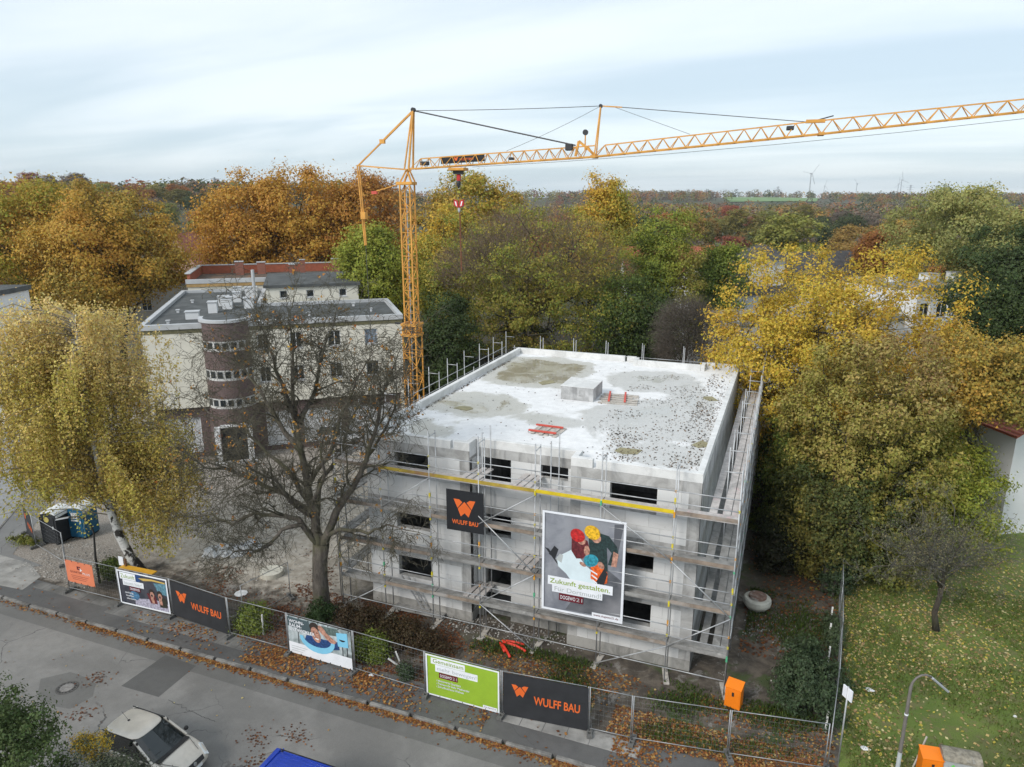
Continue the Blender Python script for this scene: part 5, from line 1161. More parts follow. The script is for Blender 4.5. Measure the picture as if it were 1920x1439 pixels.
def arcp(r, z, a0=182, a1=358, n=22): return [(tc_[0] + r * math.cos(R(a0 + (a1 - a0) * k / n)), tc_[1] + r * math.sin(R(a0 + (a1 - a0) * k / n)), z) for k in range(n + 1)]
def drum(nm, m, r, z0, z1, par=cb):
    lo_, hi_ = arcp(r, z0), arcp(r, z1); return MB().loft([lo_ + [(tc_[0] + r, tc_[1] + .8, z0), (tc_[0] - r, tc_[1] + .8, z0)], hi_ + [(tc_[0] + r, tc_[1] + .8, z1), (tc_[0] - r, tc_[1] + .8, z1)]]).build(nm, m, par)
zb = [(0.2, 4.15), (4.98, 6.4), (7.25, 8.7), (9.5, 10.9)]
for k, (a, b_) in enumerate(zb): drum('tower_brick_band', clinker, tr_, a, b_)
for a, b_ in ((4.15, 4.98), (6.4, 7.25), (8.7, 9.5)):
    wb = drum('tower_window_band', M('aged_white_paint', (0.52, 0.52, 0.51), 0.7, var=0.12, scale=2), tr_ - .04, a + .001, b_ - .001)
    for k in range(9):
        an = R(195 + 18.5 * k); boxm('pane', pane_m, -.2, .2, -.02, .02, a + .22, b_ - .12, wb, loc=(tc_[0] + (tr_ - .02) * math.cos(an), tc_[1] + (tr_ - .02) * math.sin(an), 0), rot=(0, 0, an + R(90)))
drum('tower_rim', capm, tr_ + .08, 10.9, 11.12); drum('tower_roof', felt, tr_ - .25, 11.121, 11.14)
for x in (4.75, 7.1): boxm('door_column', wframe, x - .2, x + .2, -1.75, -1.35, 0, 2.9, cb)
dr = boxm('entrance_door', trim_m, 5.0, 6.9, -1.5, -1.15, .1, 2.8, cb); boxm('door_frame', wframe, 4.96, 6.94, -1.52, -1.12, 2.801, 2.95, dr)
boxm('entrance_step', beam_m, 4.4, 7.5, -2.3, -1.2, 0, .1, cb)
# taller wing behind it and the terrace building with the red parapet
tb = thing('taller_block', 'taller cream block with dark roof rising behind the cream corner building', 'building', (-44.8, 38.7, 0), R(37.7))
open_wall(tb, 'front_wall', cream, 8.6, 11.5, 0, 8.4, 0, 12.0, [(a, a + .7, 11.0, 11.7) for a in (1.2, 3.6, 6.6)] + [(2.9, 3.8, 8.6, 9.8), (6.2, 7.1, 8.6, 9.8)])
for a in (1.2, 3.6, 6.6): window(tb, 8.6, 11.5, 0, a, a + .7, 11.0, 11.7, bar=False)
for a in (2.9, 6.2): window(tb, 8.6, 11.5, 0, a, a + .9, 8.6, 9.8)
boxm('side_wall', cream, 16.7, 17.0, 11.801, 22.5, 0, 12, tb); boxm('side_wall', cream, 8.6, 8.9, 11.801, 22.5, 0, 12, tb); boxm('roof', felt, 8.4, 17.2, 11.3, 22.7, 12.001, 12.25, tb)
rb = thing('terrace_building', 'cream building with a sunken leaf strewn roof and red brick chimneys', 'building', (-44.8, 38.7, 0), R(37.7))
boxm('wall', cream, .3, 16.2, 23.6, 34, 0, 11.3, rb); boxm('terrace_floor', M('leafy_felt', (0.09, 0.07, 0.055), 0.9, var=0.4, scale=3, dirt=((0.28, 0.13, 0.05), 0.5)), .5, 16.0, 23.8, 33.8, 11.301, 11.35, rb)
redr = M('red_render', (0.33, 0.10, 0.055), 0.85, var=0.15)
boxm('parapet', redr, .3, 16.2, 33.7, 34, 11.302, 12.3, rb); boxm('parapet', redr, .3, .6, 23.9, 33.69, 11.302, 12.3, rb); boxm('parapet', capm, .15, 8.4, 23.45, 23.8, 11.302, 11.75, rb); boxm('fascia_band', M('ochre_band', (0.4, 0.26, 0.11), 0.85), .2, 8.4, 23.5, 23.595, 10.95, 11.3, rb)
for a in ((.1, 16.4, 33.65, 34.1), (.1, .68, 23.8, 33.64)): boxm('coping', capm, a[0], a[1], a[2], a[3], 12.302, 12.4, rb)
vents(rb, [(5.0, 31.5, .9, .9, 1.9, redbrick), (7.4, 32.0, .9, .9, 1.7, redbrick), (10.9, 28.0, .6, .6, 1.7, redbrick), (12.1, 31.0, .6, .6, 2.0, redbrick), (16.0, 32.5, .9, .9, 1.9, redbrick)], 11.3)
# left white house, grey row behind the plane trees, gabled house
def block_house(name, label, loc, rz, L, Dp, Hh, mat, wins, roof=None, rooft=.3, over=.2):
    t = thing(name, label, 'building', loc, rz)
    open_wall(t, 'front_wall', mat, 0, 0, 0, L, 0, Hh, wins)
    for w_ in wins: window(t, 0, 0, 0, *w_)
    boxm('side_wall', mat, L - .3, L, .301, Dp, 0, Hh, t); boxm('side_wall', mat, 0, .3, .301, Dp, 0, Hh, t); boxm('back_wall', mat, .301, L - .301, Dp - .3, Dp - .002, 0, Hh, t)
    if roof: boxm('roof', roof, -over, L + over, -over, Dp + over, Hh + .002, Hh + rooft, t)
    return t
def gable_house(name, label, loc, rz, L, Dp, eave, ridge, mat, roofm, wins=(), axis='x', over=.35):
    """ridge along x (eaves to the front) or along y (gable to the front)"""
    t = thing(name, label, 'house', loc, rz)
    open_wall(t, 'front_wall', mat, 0, 0, 0, L, 0, eave, wins)
    for w_ in wins: window(t, 0, 0, 0, *w_)
    boxm('side_wall', mat, L - .3, L, .301, Dp, 0, eave, t); boxm('side_wall', mat, 0, .3, .301, Dp, 0, eave, t); boxm('back_wall', mat, .301, L - .301, Dp - .3, Dp - .001, 0, eave, t)
    if axis == 'x':
        for x in (0, L - .3): MB().add([(x, 0, eave + .001), (x, Dp, eave + .001), (x, Dp / 2, ridge - .1), (x + .3, 0, eave + .001), (x + .3, Dp, eave + .001), (x + .3, Dp / 2, ridge - .1)], [(0, 1, 2), (5, 4, 3), (0, 2, 5, 3), (2, 1, 4, 5)]).build('gable', mat, t)
        k = (ridge - eave) / (Dp / 2)
        for s in (0, 1):
            y0, y1 = (-over, Dp / 2) if s == 0 else (Dp + over, Dp / 2)
            MB().add([(x, y, z + dz) for dz in (0, .14) for x, y, z in ((-over, y0, eave - k * over), (L + over, y0, eave - k * over), (L + over, y1, ridge), (-over, y1, ridge))], [(0, 1, 2, 3), (4, 5, 6, 7), (0, 1, 5, 4), (1, 2, 6, 5), (2, 3, 7, 6), (3, 0, 4, 7)]).build('roof_slope', roofm, t)
    else:
        for y in (0, Dp - .3): MB().add([(0, y, eave + .001), (L, y, eave + .001), (L / 2, y, ridge - .1), (0, y + .3, eave + .001), (L, y + .3, eave + .001), (L / 2, y + .3, ridge - .1)], [(0, 1, 2), (5, 4, 3), (0, 2, 5, 3), (2, 1, 4, 5)]).build('gable', mat, t)
        k = (ridge - eave) / (L / 2)
        for s in (0, 1):
            x0, x1 = (-over, L / 2) if s == 0 else (L + over, L / 2)
            MB().add([(x, y, z + dz) for dz in (0, .14) for x, y, z in ((x0, -over, eave - k * over), (x0, Dp + over, eave - k * over), (x1, Dp + over, ridge), (x1, -over, ridge))], [(0, 1, 2, 3), (4, 5, 6, 7), (0, 1, 5, 4), (1, 2, 6, 5), (2, 3, 7, 6), (3, 0, 4, 7)]).build('roof_slope', roofm, t)
    return t
def tile_mat(name, a, b):
    m, nt, bs = new_mat(name); c = coords(nt, 'Object'); w = nt.nodes.new('ShaderNodeTexWave'); w.bands_direction = 'Z'; w.inputs['Scale'].default_value = 2.2; w.inputs['Distortion'].default_value = .3; nt.links.new(c, w.inputs['Vector'])
    col = mixc(nt, ramp(nt, noise(nt, 1.5, 5, .6, c), .35, .65), a, b); col = mixc(nt, ramp(nt, w.outputs['Fac'], .0, .35, .5, 0), col, tuple(x * .4 for x in a))
    nt.links.new(col, bs.inputs['Base Color']); bs.inputs['Roughness'].default_value = .75; bump(nt, bs, w.outputs['Fac'], .6, .05)
    return m
redtile = tile_mat('red_roof_tile', (0.30, 0.07, 0.04), (0.38, 0.11, 0.06)); darktile = tile_mat('dark_roof_tile', (0.045, 0.042, 0.042), (0.075, 0.07, 0.068))
c_ = D(60, 605, 62); block_house('white_house', 'white flat roofed house at the left edge behind the birch', (c_.x - 15.5 * math.cos(R(24)), c_.y - 15.5 * math.sin(R(24)), 0), R(24), 12, 6, 11.6, white_r, [(2, 3.2, 8, 9.4), (2, 3.2, 5, 6.4)], felt, .45)
grey_r = M('grey_render', (0.40, 0.39, 0.36), 0.9, var=0.08, scale=0.5, dirt=((0.28, 0.27, 0.25), 0.6))
c_ = D(70, 560, 92); block_house('row_house', 'grey rendered row house with dark windows under the plane trees', (c_.x, c_.y, 0), R(28), 24, 10, 9.2, grey_r, [(2.5 + 3.4 * i, 3.8 + 3.4 * i, z, z + 1.5) for i in range(6) for z in (2.2, 5.6)], redtile, .5)
c_ = D(300, 560, 118); th = gable_house('gabled_house', 'pale pink house with a pointed gable between the plane trees', (c_.x, c_.y, 0), R(30), 6.5, 12, 9.0, 14.2, M('pink_render', (0.55, 0.36, 0.28), 0.9, var=0.08), redtile, [(1.2, 2.2, 5, 6.6), (4, 5, 5, 6.6)], 'y')
# house at the right edge
c_ = G(1872, 1003); gable_house('gabled_house', 'white gabled house with red tiled roof edge at the right edge behind the trees', (c_.x, c_.y, 0), R(30), 9, 5, 6.55, 9.1, white_r, redtile, (), 'y')
# dark roofed house with hipped tower behind the maples
a, b_ = D(1368, 480, 85), D(1640, 484, 92); L_ = (b_ - a).length
dh = gable_house('dark_roofed_house', 'white house with dark tiled roof behind the yellow maple', (a.x, a.y - 5.5, 0), math.atan2(b_.y - a.y, b_.x - a.x), L_, 10, 9.6, 13.5, white_r, darktile, [(2 + 3 * i, 3.2 + 3 * i, 6, 7.5) for i in range(5)])
m_ = boxm('tower_wall', white_r, 4.6, 8.6, .6, 4.6, 9.0, 13.3, dh); MB().add([(4.0, 0, 13.3), (9.2, 0, 13.3), (9.2, 5.2, 13.3), (4.0, 5.2, 13.3), (6.6, 2.6, 15.0)], [(3, 2, 1, 0), (0, 1, 4), (1, 2, 4), (2, 3, 4), (3, 0, 4)]).build('hip_roof', darktile, dh); boxm('skylight', wframe, 1.6, 2.4, 1.9, 2.5, 11.35, 11.55, dh, rot=(0, 0, 0))
a = D(1178, 478, 100); gable_house('red_roofed_house', 'small white house with red tiled roof behind the green trees', (a.x, a.y, 0), R(20), 10.5, 8, 9.0, 13.2, white_r, redtile, [(2, 3.2, 5, 6.4), (6, 7.2, 5, 6.4)])
grey_w = M('greyed_render', (0.45, 0.455, 0.46), 0.9, var=0.08)
pale_roof = M('pale_roof_gravel', (0.22, 0.22, 0.21), 0.9, var=0.15)
a, b_ = D(1392, 580, 64), D(1700, 580, 68); L_ = (b_ - a).length; rz_ = math.atan2(b_.y - a.y, b_.x - a.x)
block_house('flat_roofed_block', 'long low white flat roofed block half hidden behind the yellow maple', (a.x, a.y, 0), rz_, L_, 7, 8.8, grey_w, [(2 + 3.1 * i, 3.5 + 3.1 * i, z, z + 1.6) for i in range(int((L_ - 3) / 3.1)) for z in (1.6, 4.9)], pale_roof, .3)
a, b_ = D(1722, 545, 70), D(1822, 540, 73); L_ = (b_ - a).length; rz_ = math.atan2(b_.y - a.y, b_.x - a.x)
fw = block_house('flat_roofed_house', 'white flat roofed house with roof boxes and balcony beside the dark oak', (a.x, a.y, 0), rz_, L_, 9, 11.3, white_r, [(.6, 2.0, z, z + 1.6) for z in (1.6, 4.9, 8.3)] + [(3.0, 4.6, z, z + 1.6) for z in (1.6, 4.9, 8.3)], pale_roof, .35)
vents(fw, [(L_ - 2.5, 3, 1.6, 1.2, .9, white_r), (1.2, 4, 1.2, 1.0, .7, white_r), (L_ - .9, 1.5, 1.0, 1.0, 1.2, white_r)], 11.66)
boxm('balcony', white_r, .5, L_ - .5, -1.3, -.002, 7.3, 7.5, fw); boxm('balcony_front', white_r, .5, L_ - .5, -1.3, -1.2, 7.502, 8.3, fw)
a = G(790, 742, 0.5); t = thing('low_outbuilding', 'low grey outbuilding with dark roof edge behind the crane', 'outbuilding', (a.x + 1.2, a.y - 2.0, 0), R(68)); boxm('wall', M('stained_render', (0.24, 0.23, 0.21), 0.9, var=0.25, scale=0.8, dirt=((0.42, 0.41, 0.39), 0.56)), 0, 13, 0, 5, 0, 3.4, t); boxm('roof', felt, -.2, 13.2, -.2, 5.2, 3.402, 3.65, t)
boxm('white_slab', para_m, 3, 6, -1.2, -.2, 2.2, 2.5, t)
a = G(383, 850); t = thing('notice_board', 'white notice board in front of the brick stair tower', 'sign', (a.x, a.y, 0), R(35))
for x in (-.5, .5): boxm('leg', wframe, x - .04, x + .04, -.04, .04, 0, 1.9, t)
boxm('board', white_pr, -.5, .5, -.06, -.042, .9, 1.9, t)

# ------------------------------------------------------------------ far things on the horizon
tw_m = M('turbine_white', (0.45, 0.47, 0.49), 0.6, var=0.03); py_m = M('pylon_steel', (0.24, 0.25, 0.26), 0.7)
def turbine(x, ytop, dist, label):
    p = D(x, ytop, dist); base = Vector((p.x, p.y, 5)); h = p.z - 5
    t = thing('wind_turbine', label, 'wind turbine', base, YAW + R(15)); k = h / 100
    MB().tube([(0, 0, 0), (0, 0, h)], [2.8 * k, 1.6 * k], 10).build('tower', tw_m, t); boxm('nacelle', tw_m, -2 * k, 2 * k, -5 * k, 5 * k, h - 1.8 * k, h + 2 * k, t)
    for a in (90, 210, 330):
        a = R(a + x); MB().bar((0, -6 * k, h), (38 * k * math.cos(a), -6 * k, h + 38 * k * math.sin(a)), 2.0 * k, .6 * k).build('blade', tw_m, t)
for x, y, d, lab in ((1521, 326, 2500, 'largest wind turbine on the horizon'), (1546, 349, 4200, 'small wind turbine just right of the largest one'), (1607, 345, 4000, 'wind turbine midway between the largest one and the right pair'), (1691, 338, 3200, 'taller wind turbine of the right pair'), (1685, 345, 4000, 'smaller wind turbine of the right pair'), (1770, 349, 4200, 'rightmost wind turbine on the horizon')): turbine(x, y, d, lab)
def pylon(x, ytop, dist, label):
    p = D(x, ytop, dist); h = p.z - 8; t = thing('power_pylon', label, 'pylon', (p.x, p.y, 8), YAW)
    m_ = MB(); w = h * .09
    for sx in (-1, 1):
        for sy_ in (-1, 1): m_.bar((sx * w, sy_ * w, 0), (sx * w * .15, sy_ * w * .15, h), .5)
    for k in range(6):
        a, b_ = k / 6, (k + 1) / 6; wa, wb_ = w * (1 - .85 * a), w * (1 - .85 * b_); m_.bar((-wa, -wa, h * a), (wb_, -wb_, h * b_), .35); m_.bar((wa, -wa, h * a), (-wb_, -wb_, h * b_), .35)
    m_.build('lattice', py_m, t, kind='stuff')
    for z, l in ((.72, .2), (.84, .26), (.95, .14)): MB().bar((-h * l, 0, h * z), (h * l, 0, h * z), .7).build('cross_arm', py_m, t)
for x, y, d, lab in ((402, 333, 900, 'power pylon above the wooded ridge on the left'), (122, 336, 1600, 'faint pylon on the ridge at the far left'), (1290, 358, 1500, 'power pylon on the wooded hill right of the yellow tree'), (1459, 350, 2600, 'power pylon left of the largest wind turbine'), (1708, 347, 2800, 'power pylon right of the turbine pair')): pylon(x, y, d, lab)
# ------------------------------------------------------------------ trees
def leaf_mat(name, trans=0.3, rough=0.6):
    m, nt, bs = new_mat(name); at = nt.nodes.new('ShaderNodeAttribute'); at.attribute_name = 'col'; oi = nt.nodes.new('ShaderNodeObjectInfo')
    col = mixc(nt, 1.0, at.outputs['Color'], oi.outputs['Color'], 'MULTIPLY')
    nt.links.new(col, bs.inputs['Base Color']); bs.inputs['Roughness'].default_value = rough; bs.inputs['Specular IOR Level'].default_value = 0.25
    tr = nt.nodes.new('ShaderNodeBsdfTranslucent'); nt.links.new(col, tr.inputs['Color']); mx = nt.nodes.new('ShaderNodeMixShader'); mx.inputs[0].default_value = trans
    nt.links.new(bs.outputs[0], mx.inputs[1]); nt.links.new(tr.outputs[0], mx.inputs[2]); nt.links.new(mx.outputs[0], nt.nodes['Material Output'].inputs[0])
    return m
leafm = leaf_mat('leaf'); twigm = leaf_mat('twig', 0.0, 0.9)
def bark_mat(name, a, b, moss=None):
    m, nt, bs = new_mat(name); c = coords(nt, 'World', (3, 3, .8)); n1 = noise(nt, 1.6, 6, .7, c, 1.0)
    col = mixc(nt, ramp(nt, n1, .35, .65), a, b)
    if moss: col = mixc(nt, ramp(nt, noise(nt, .7, 4, .6, coords(nt, 'World')), .45, .62, 0, .8), col, moss)
    nt.links.new(col, bs.inputs['Base Color']); bs.inputs['Roughness'].default_value = .95; bump(nt, bs, n1, .8, .04); MATS[name] = m
    return m
bark = bark_mat('dark_bark', (0.035, 0.028, 0.022), (0.08, 0.068, 0.052), (0.05, 0.055, 0.022)); bark_c = bark_mat('chestnut_bark', (0.06, 0.05, 0.042), (0.14, 0.12, 0.10), (0.085, 0.083, 0.042))
def birch_bark():
    m, nt, bs = new_mat('birch_bark'); c = coords(nt, 'World'); n1 = noise(nt, 2.3, 5, .65, coords(nt, 'World', (1, 1, .9)), .6); n2 = noise(nt, 6, 4, .6, coords(nt, 'World', (.5, .5, 3)))
    z = nt.nodes.new('ShaderNodeSeparateXYZ'); nt.links.new(c, z.inputs[0])
    f = mmath(nt, 'MAXIMUM', ramp(nt, mmath(nt, 'SUBTRACT', n1, mmath(nt, 'MULTIPLY', z.outputs[2], .012)), .46, .54), ramp(nt, n2, .60, .70))
    nt.links.new(mixc(nt, f, (0.62, 0.61, 0.58), (0.035, 0.03, 0.026)), bs.inputs['Base Color']); bs.inputs['Roughness'].default_value = .85; bump(nt, bs, n1, .5, .03)
    return m
def unit(v): return v / np.maximum(np.linalg.norm(v, axis=-1, keepdims=True), 1e-9)
class SNoise:                       # smooth pseudo-noise over space
    def __init__(s, rg, scale, n=7): s.k = rg.normal(size=(n, 3)) * scale; s.p = rg.uniform(0, 6.28, n); s.n = n
    def __call__(s, P): return np.sin(P @ s.k.T + s.p).sum(1) / math.sqrt(s.n)
def leaf_quads(Cn, size, rg, up=0.35, aspect=0.62, hang=0.0, out=None, ow=1.6):
    """one pointed three-cornered blade for each leaf, facing roughly outwards"""
    N = len(Cn); nrm = rg.normal(size=(N, 3)); nrm[:, 2] += up * 1.5
    if out is not None: nrm = nrm + out * ow
    nrm = unit(nrm); a = rg.normal(size=(N, 3)); a[:, 2] -= hang * 2; a = unit(a - nrm * (a * nrm).sum(1, keepdims=True)); b = np.cross(nrm, a)
    sz = size * rg.uniform(.55, 1.35, (N, 1)) if np.isscalar(size) else size[:, None]
    V = np.empty((N, 3, 3)); V[:, 0] = Cn + a * sz * 1.1; V[:, 1] = Cn - a * sz * .7 + b * sz * aspect * 1.25; V[:, 2] = Cn - a * sz * .7 - b * sz * aspect * 1.25
    return V.reshape(-1, 3), np.arange(N * 3).reshape(-1, 3)
def seg_mesh(name, P0, P1, R0, R1, mat, col, k=3):
    P0, P1, R0, R1 = map(np.asarray, (P0, P1, R0, R1)); N = len(P0); d = unit(P1 - P0)
    ref = np.where(np.abs(d[:, 2:3]) < .9, np.array([[0, 0, 1.]]), np.array([[1., 0, 0]])); a = unit(np.cross(d, ref)); b = np.cross(d, a)
    V = np.empty((N, 2 * k, 3))
    for i in range(k):
        c, s = math.cos(2 * math.pi * i / k), math.sin(2 * math.pi * i / k); off = a * c + b * s
        V[:, i] = P0 + off * R0[:, None]; V[:, k + i] = P1 + off * R1[:, None]
    base = np.arange(N)[:, None] * 2 * k
    Q = np.concatenate([base + np.array([[i, (i + 1) % k, k + (i + 1) % k, k + i]]) for i in range(k)], 0)
    cols = np.repeat(np.broadcast_to(np.asarray(col, float), (N, 3)), 2 * k, axis=0) if col is not None else None
    return fast_mesh(name, V.reshape(-1, 3), Q, mat, cols)
def pick_cols(P, pal, rg, nz_scale=.35, mix=.35, height=None):
    """a colour for each leaf: patches of the palette, jittered"""
    pal = np.asarray(pal, float); f = SNoise(rg, nz_scale)(P) * .22 + .5
    if height is not None: f = f + height
    f = np.clip(f + rg.normal(0, mix * .35, len(P)), 0, .999) * (len(pal) - 1); i = f.astype(int); w = (f - i)[:, None]
    c = pal[i] * (1 - w) + pal[np.minimum(i + 1, len(pal) - 1)] * w
    return c * rg.uniform(.8, 1.16, (len(P), 1)) * (1 + rg.normal(0, .05, (len(P), 3)))
def make_crown(rg, c, r, n_lobes, n_clumps, n_leaves, leaf, clump, pal, flat_=.65, inner=.45, hang=0., hgrad=0., low=-.55, twig=0, twig_col=(.07, .055, .045), nzs=.35, leaf_top=1.0):
    """leaves gathered in clumps over several overlapping lobes"""
    c, r = np.asarray(c, float), np.asarray(r, float)
    dirs = unit(rg.normal(size=(n_lobes, 3))); dirs[:, 2] = dirs[:, 2] * .8 + .12
    lc = c + dirs * r * rg.uniform(.40, .62, (n_lobes, 1)); lr = r * rg.uniform(.42, .62, (n_lobes, 1)) * np.array([1, 1, .9])
    lc = np.vstack([lc, c[None]]); lr = np.vstack([lr, (r * .72)[None]])
    li = rg.integers(0, n_lobes + 1, n_clumps); dd = unit(rg.normal(size=(n_clumps * 2, 3))); dd = dd[dd[:, 2] > low][:n_clumps]; li = li[:len(dd)]
    rad = 1 - inner * rg.uniform(0, 1, (len(dd), 1)) ** 2
    rad *= 1 + .13 * SNoise(rg, 3.0)(dd * 1.0 + lc[li] * .3)[:, None]
    cc = lc[li] + dd * lr[li] * rad
    lo_, hi_ = np.percentile(cc, 2, axis=0), np.percentile(cc, 98, axis=0); rr2 = np.maximum(r - clump * .45, r * .6)
    uu = (cc - (lo_ + hi_) / 2) / np.maximum((hi_ - lo_) / 2, 1e-6); nn = np.linalg.norm(uu, axis=1, keepdims=True); uu = uu * np.where(nn > 1, (1 + .35 * np.tanh((nn - 1) / .35)) / np.maximum(nn, 1e-6), 1)
    cc = c + uu * rr2
    per = rg.multinomial(n_leaves, np.ones(len(cc)) / len(cc)); ci = np.repeat(np.arange(len(cc)), per)
    cr_ = clump * rg.uniform(.6, 1.35, len(cc))
    P = cc[ci] + rg.normal(size=(len(ci), 3)) * cr_[ci][:, None] * np.array([.55, .55, .55 * flat_]); P[:, 2] -= hang * np.abs(rg.normal(size=len(ci))) * clump * .5
    P[:, 2] = np.maximum(P[:, 2], .15)
    h = hgrad * (P[:, 2] - c[2]) / r[2] if hgrad else None
    if leaf_top < 1: # sparse top, the leaves there have fallen
        k = rg.uniform(size=len(P)) < np.clip(1 - (1 - leaf_top) * np.clip((P[:, 2] - c[2]) / r[2] + .35, 0, 1) * 1.3, .05, 1); P = P[k]; ci = ci[k]; h = h[k] if h is not None else None
    cols = pick_cols(P, pal, rg, nzs, .35, h)
    ci = ci if len(ci) == len(P) else None; outw = unit(P - c) * .6 + (unit(P - cc[ci]) if ci is not None else 0)
    V, Q = leaf_quads(P, leaf, rg, hang=hang, out=outw)
    return V, Q, np.repeat(cols, 3, 0), cc
def trunk_mesh(rg, base, top, r0, targets, n_sub, mat, spread=.5):
    base, top = np.asarray(base, float), np.asarray(top, float); P0, P1, A, B = [], [], [], []
    def path(a, b, ra, rb, n, wob):
        d = b - a; pts = [a + d * (i / n) + (rg.normal(size=3) * wob * np.linalg.norm(d) * math.sin(math.pi * i / n) if 0 < i < n else 0) + np.array([0, 0, -.06 * np.linalg.norm(d[:2]) * math.sin(math.pi * i / n)]) for i in range(n + 1)]
        for i in range(n): P0.append(pts[i]); P1.append(pts[i + 1]); A.append(ra + (rb - ra) * i / n); B.append(ra + (rb - ra) * (i + 1) / n)
        return pts
    tp = path(base, top, r0, r0 * .45, 6, .02); nodes = [(p, r0 * .5) for p in tp[2:]]
    idx = rg.permutation(len(targets))
    for j, i in enumerate(idx[:n_sub]):
        t = targets[i]
        if j < n_sub // 6: a, ra = tp[rg.integers(2, 6)], r0 * .38
        else:
            cand = [nodes[q] for q in rg.integers(0, len(nodes), 14)]; a, ra = min(cand, key=lambda q: np.linalg.norm(q[0] - t) + .6 * max(0, q[0][2] - t[2])); ra = min(ra * .6, .09)
        pts = path(np.asarray(a), np.asarray(t), max(ra, .02), .012, 4, .06)
        nodes += [(p, max(ra * .8, .02)) for p in pts[1:4]]
    return seg_mesh('trunk', P0, P1, A, B, mat, None, 6)
def px_crown(x0, x1, y0, y1, d):
    c = D((x0 + x1) / 2, (y0 + y1) / 2, d); top, bot = D((x0 + x1) / 2, y0, d), D((x0 + x1) / 2, y1, d); dep = d / (_cp + (719.5 - (y0 + y1) / 2) / FPX * _sp)
    return np.array(c), np.array([(x1 - x0) / 2 * dep / FPX] * 2 + [(top.z - bot.z) / 2])
def tree(name, label, box, d, base_px, pal, n_leaves, leaf, seed, lobes=9, clumps=260, clump=.9, trunk_r=.3, sub=90, group=None, mat=None, tint=None, lean=None, depth=.9, **k):
    rg = np.random.default_rng(seed); c, r = px_crown(*box, d); r = r * np.array([1, depth, 1])
    bz = 0.0; b = np.array([c[0], c[1], bz]) if base_px is None else np.array(G(*base_px))
    V, Q, cols, cc = make_crown(rg, c, r, lobes, clumps, int(n_leaves * 1.5), leaf * .86, clump, pal, **k)
    t = thing(name, label, 'tree', tuple(b), 0, group); V = V - b
    o = put('crown', fast_mesh('crown', V, Q, leafm, cols), t)
    put('trunk', trunk_mesh(rg, b * 0, (c - b) + np.array([0, 0, r[2] * .25]), trunk_r, cc - b, sub, mat or bark), t)
    return t, c, r, cc - b, rg
YEL, GOLD, ORG, RUST, OLV, LGRN, GRN, DGRN, BRN = (0.62, 0.41, 0.055), (0.53, 0.325, 0.055), (0.50, 0.265, 0.045), (0.42, 0.195, 0.045), (0.28, 0.235, 0.055), (0.30, 0.32, 0.045), (0.15, 0.20, 0.035), (0.06, 0.09, 0.026), (0.22, 0.14, 0.065)
# background, left to right
tree('plane_tree', 'broad yellow green plane tree at the left edge behind the white house', (-90, 160, 345, 570), 84, None, (OLV, LGRN, GOLD, LGRN, GOLD, ORG), 48000, .17, 21, trunk_r=.5, clump=1.5, low=-.3)
tree('plane_tree', 'broad orange and green plane tree left of the cream building', (75, 318, 362, 580), 80, None, (ORG, GOLD, OLV, GOLD, GOLD, ORG), 52000, .16, 22, trunk_r=.5, clump=1.5, low=-.3)
tree('plane_tree', 'tall rust orange plane tree behind the red chimneys', (392, 640, 328, 545), 100, None, (RUST, ORG, ORG, GOLD, ORG), 56000, .19, 23, trunk_r=.55, clump=1.8, low=-.35)
tree('plane_tree', 'rust orange plane tree just left of the crane mast', (575, 775, 336, 560), 104, None, (RUST, RUST, ORG, ORG), 36000, .19, 24, trunk_r=.5, clump=1.5)
tree('lime_tree', 'small yellow green tree behind the right end of the cream building', (628, 762, 428, 640), 72, None, (GRN, LGRN, LGRN, YEL), 26000, .13, 25, trunk_r=.25, clump=1.0)
tree('lime_tree', 'tall golden green tree behind the crane hook', (772, 978, 332, 560), 96, None, (OLV, LGRN, GOLD, OLV, ORG), 36000, .18, 26, trunk_r=.45, clump=1.4)
tree('lime_tree', 'yellow tree between the crane mast and the brown hornbeam', (770, 905, 405, 660), 82, None, (OLV, LGRN, YEL, YEL), 26000, .15, 27, trunk_r=.3, clump=1.1)
ht, hc, hr, hcc, hrg = tree('hornbeam_tree', 'huge brown and olive hornbeam with twiggy top behind the new building', (795, 1178, 388, 680), 71, None, (BRN, OLV, (0.30, 0.27, 0.045), GRN, (0.40, 0.32, 0.05), OLV, BRN), 66000, .11, 28, lobes=14, clumps=520, clump=1.2, trunk_r=.6, sub=160, flat_=.5, leaf_top=.6, low=-.7)
tree('maple_tree', 'yellow and green tree rising behind the brown hornbeam on the right', (1040, 1180, 342, 560), 92, None, (GRN, LGRN, YEL, GOLD), 30000, .16, 29, trunk_r=.35, clump=1.3, hgrad=.25)
tree('ash_tree', 'loose green tree behind the right rear corner of the new building', (1175, 1315, 405, 660), 74, None, (DGRN, GRN, LGRN, OLV), 30000, .12, 30, trunk_r=.3, clump=1.0, hgrad=.2)
tree('ash_tree', 'dark green tree with a yellow tip left of the dark roofed house', (1295, 1395, 462, 660), 78, None, (DGRN, GRN, GRN, LGRN), 22000, .13, 31, trunk_r=.25, clump=1.0, hgrad=.3)
tree('ash_tree', 'dark green tree in the shade behind the rear parapet', (1120, 1260, 520, 720), 66, None, (DGRN, DGRN, GRN), 20000, .13, 32, trunk_r=.25, clump=1.0)
tree('conifer_shrub', 'dark evergreen mass behind the crane at the rear left corner', (775, 905, 560, 780), 62, None, (DGRN, DGRN, (0.03, 0.045, 0.018)), 20000, .12, 33, trunk_r=.2, clump=.9)
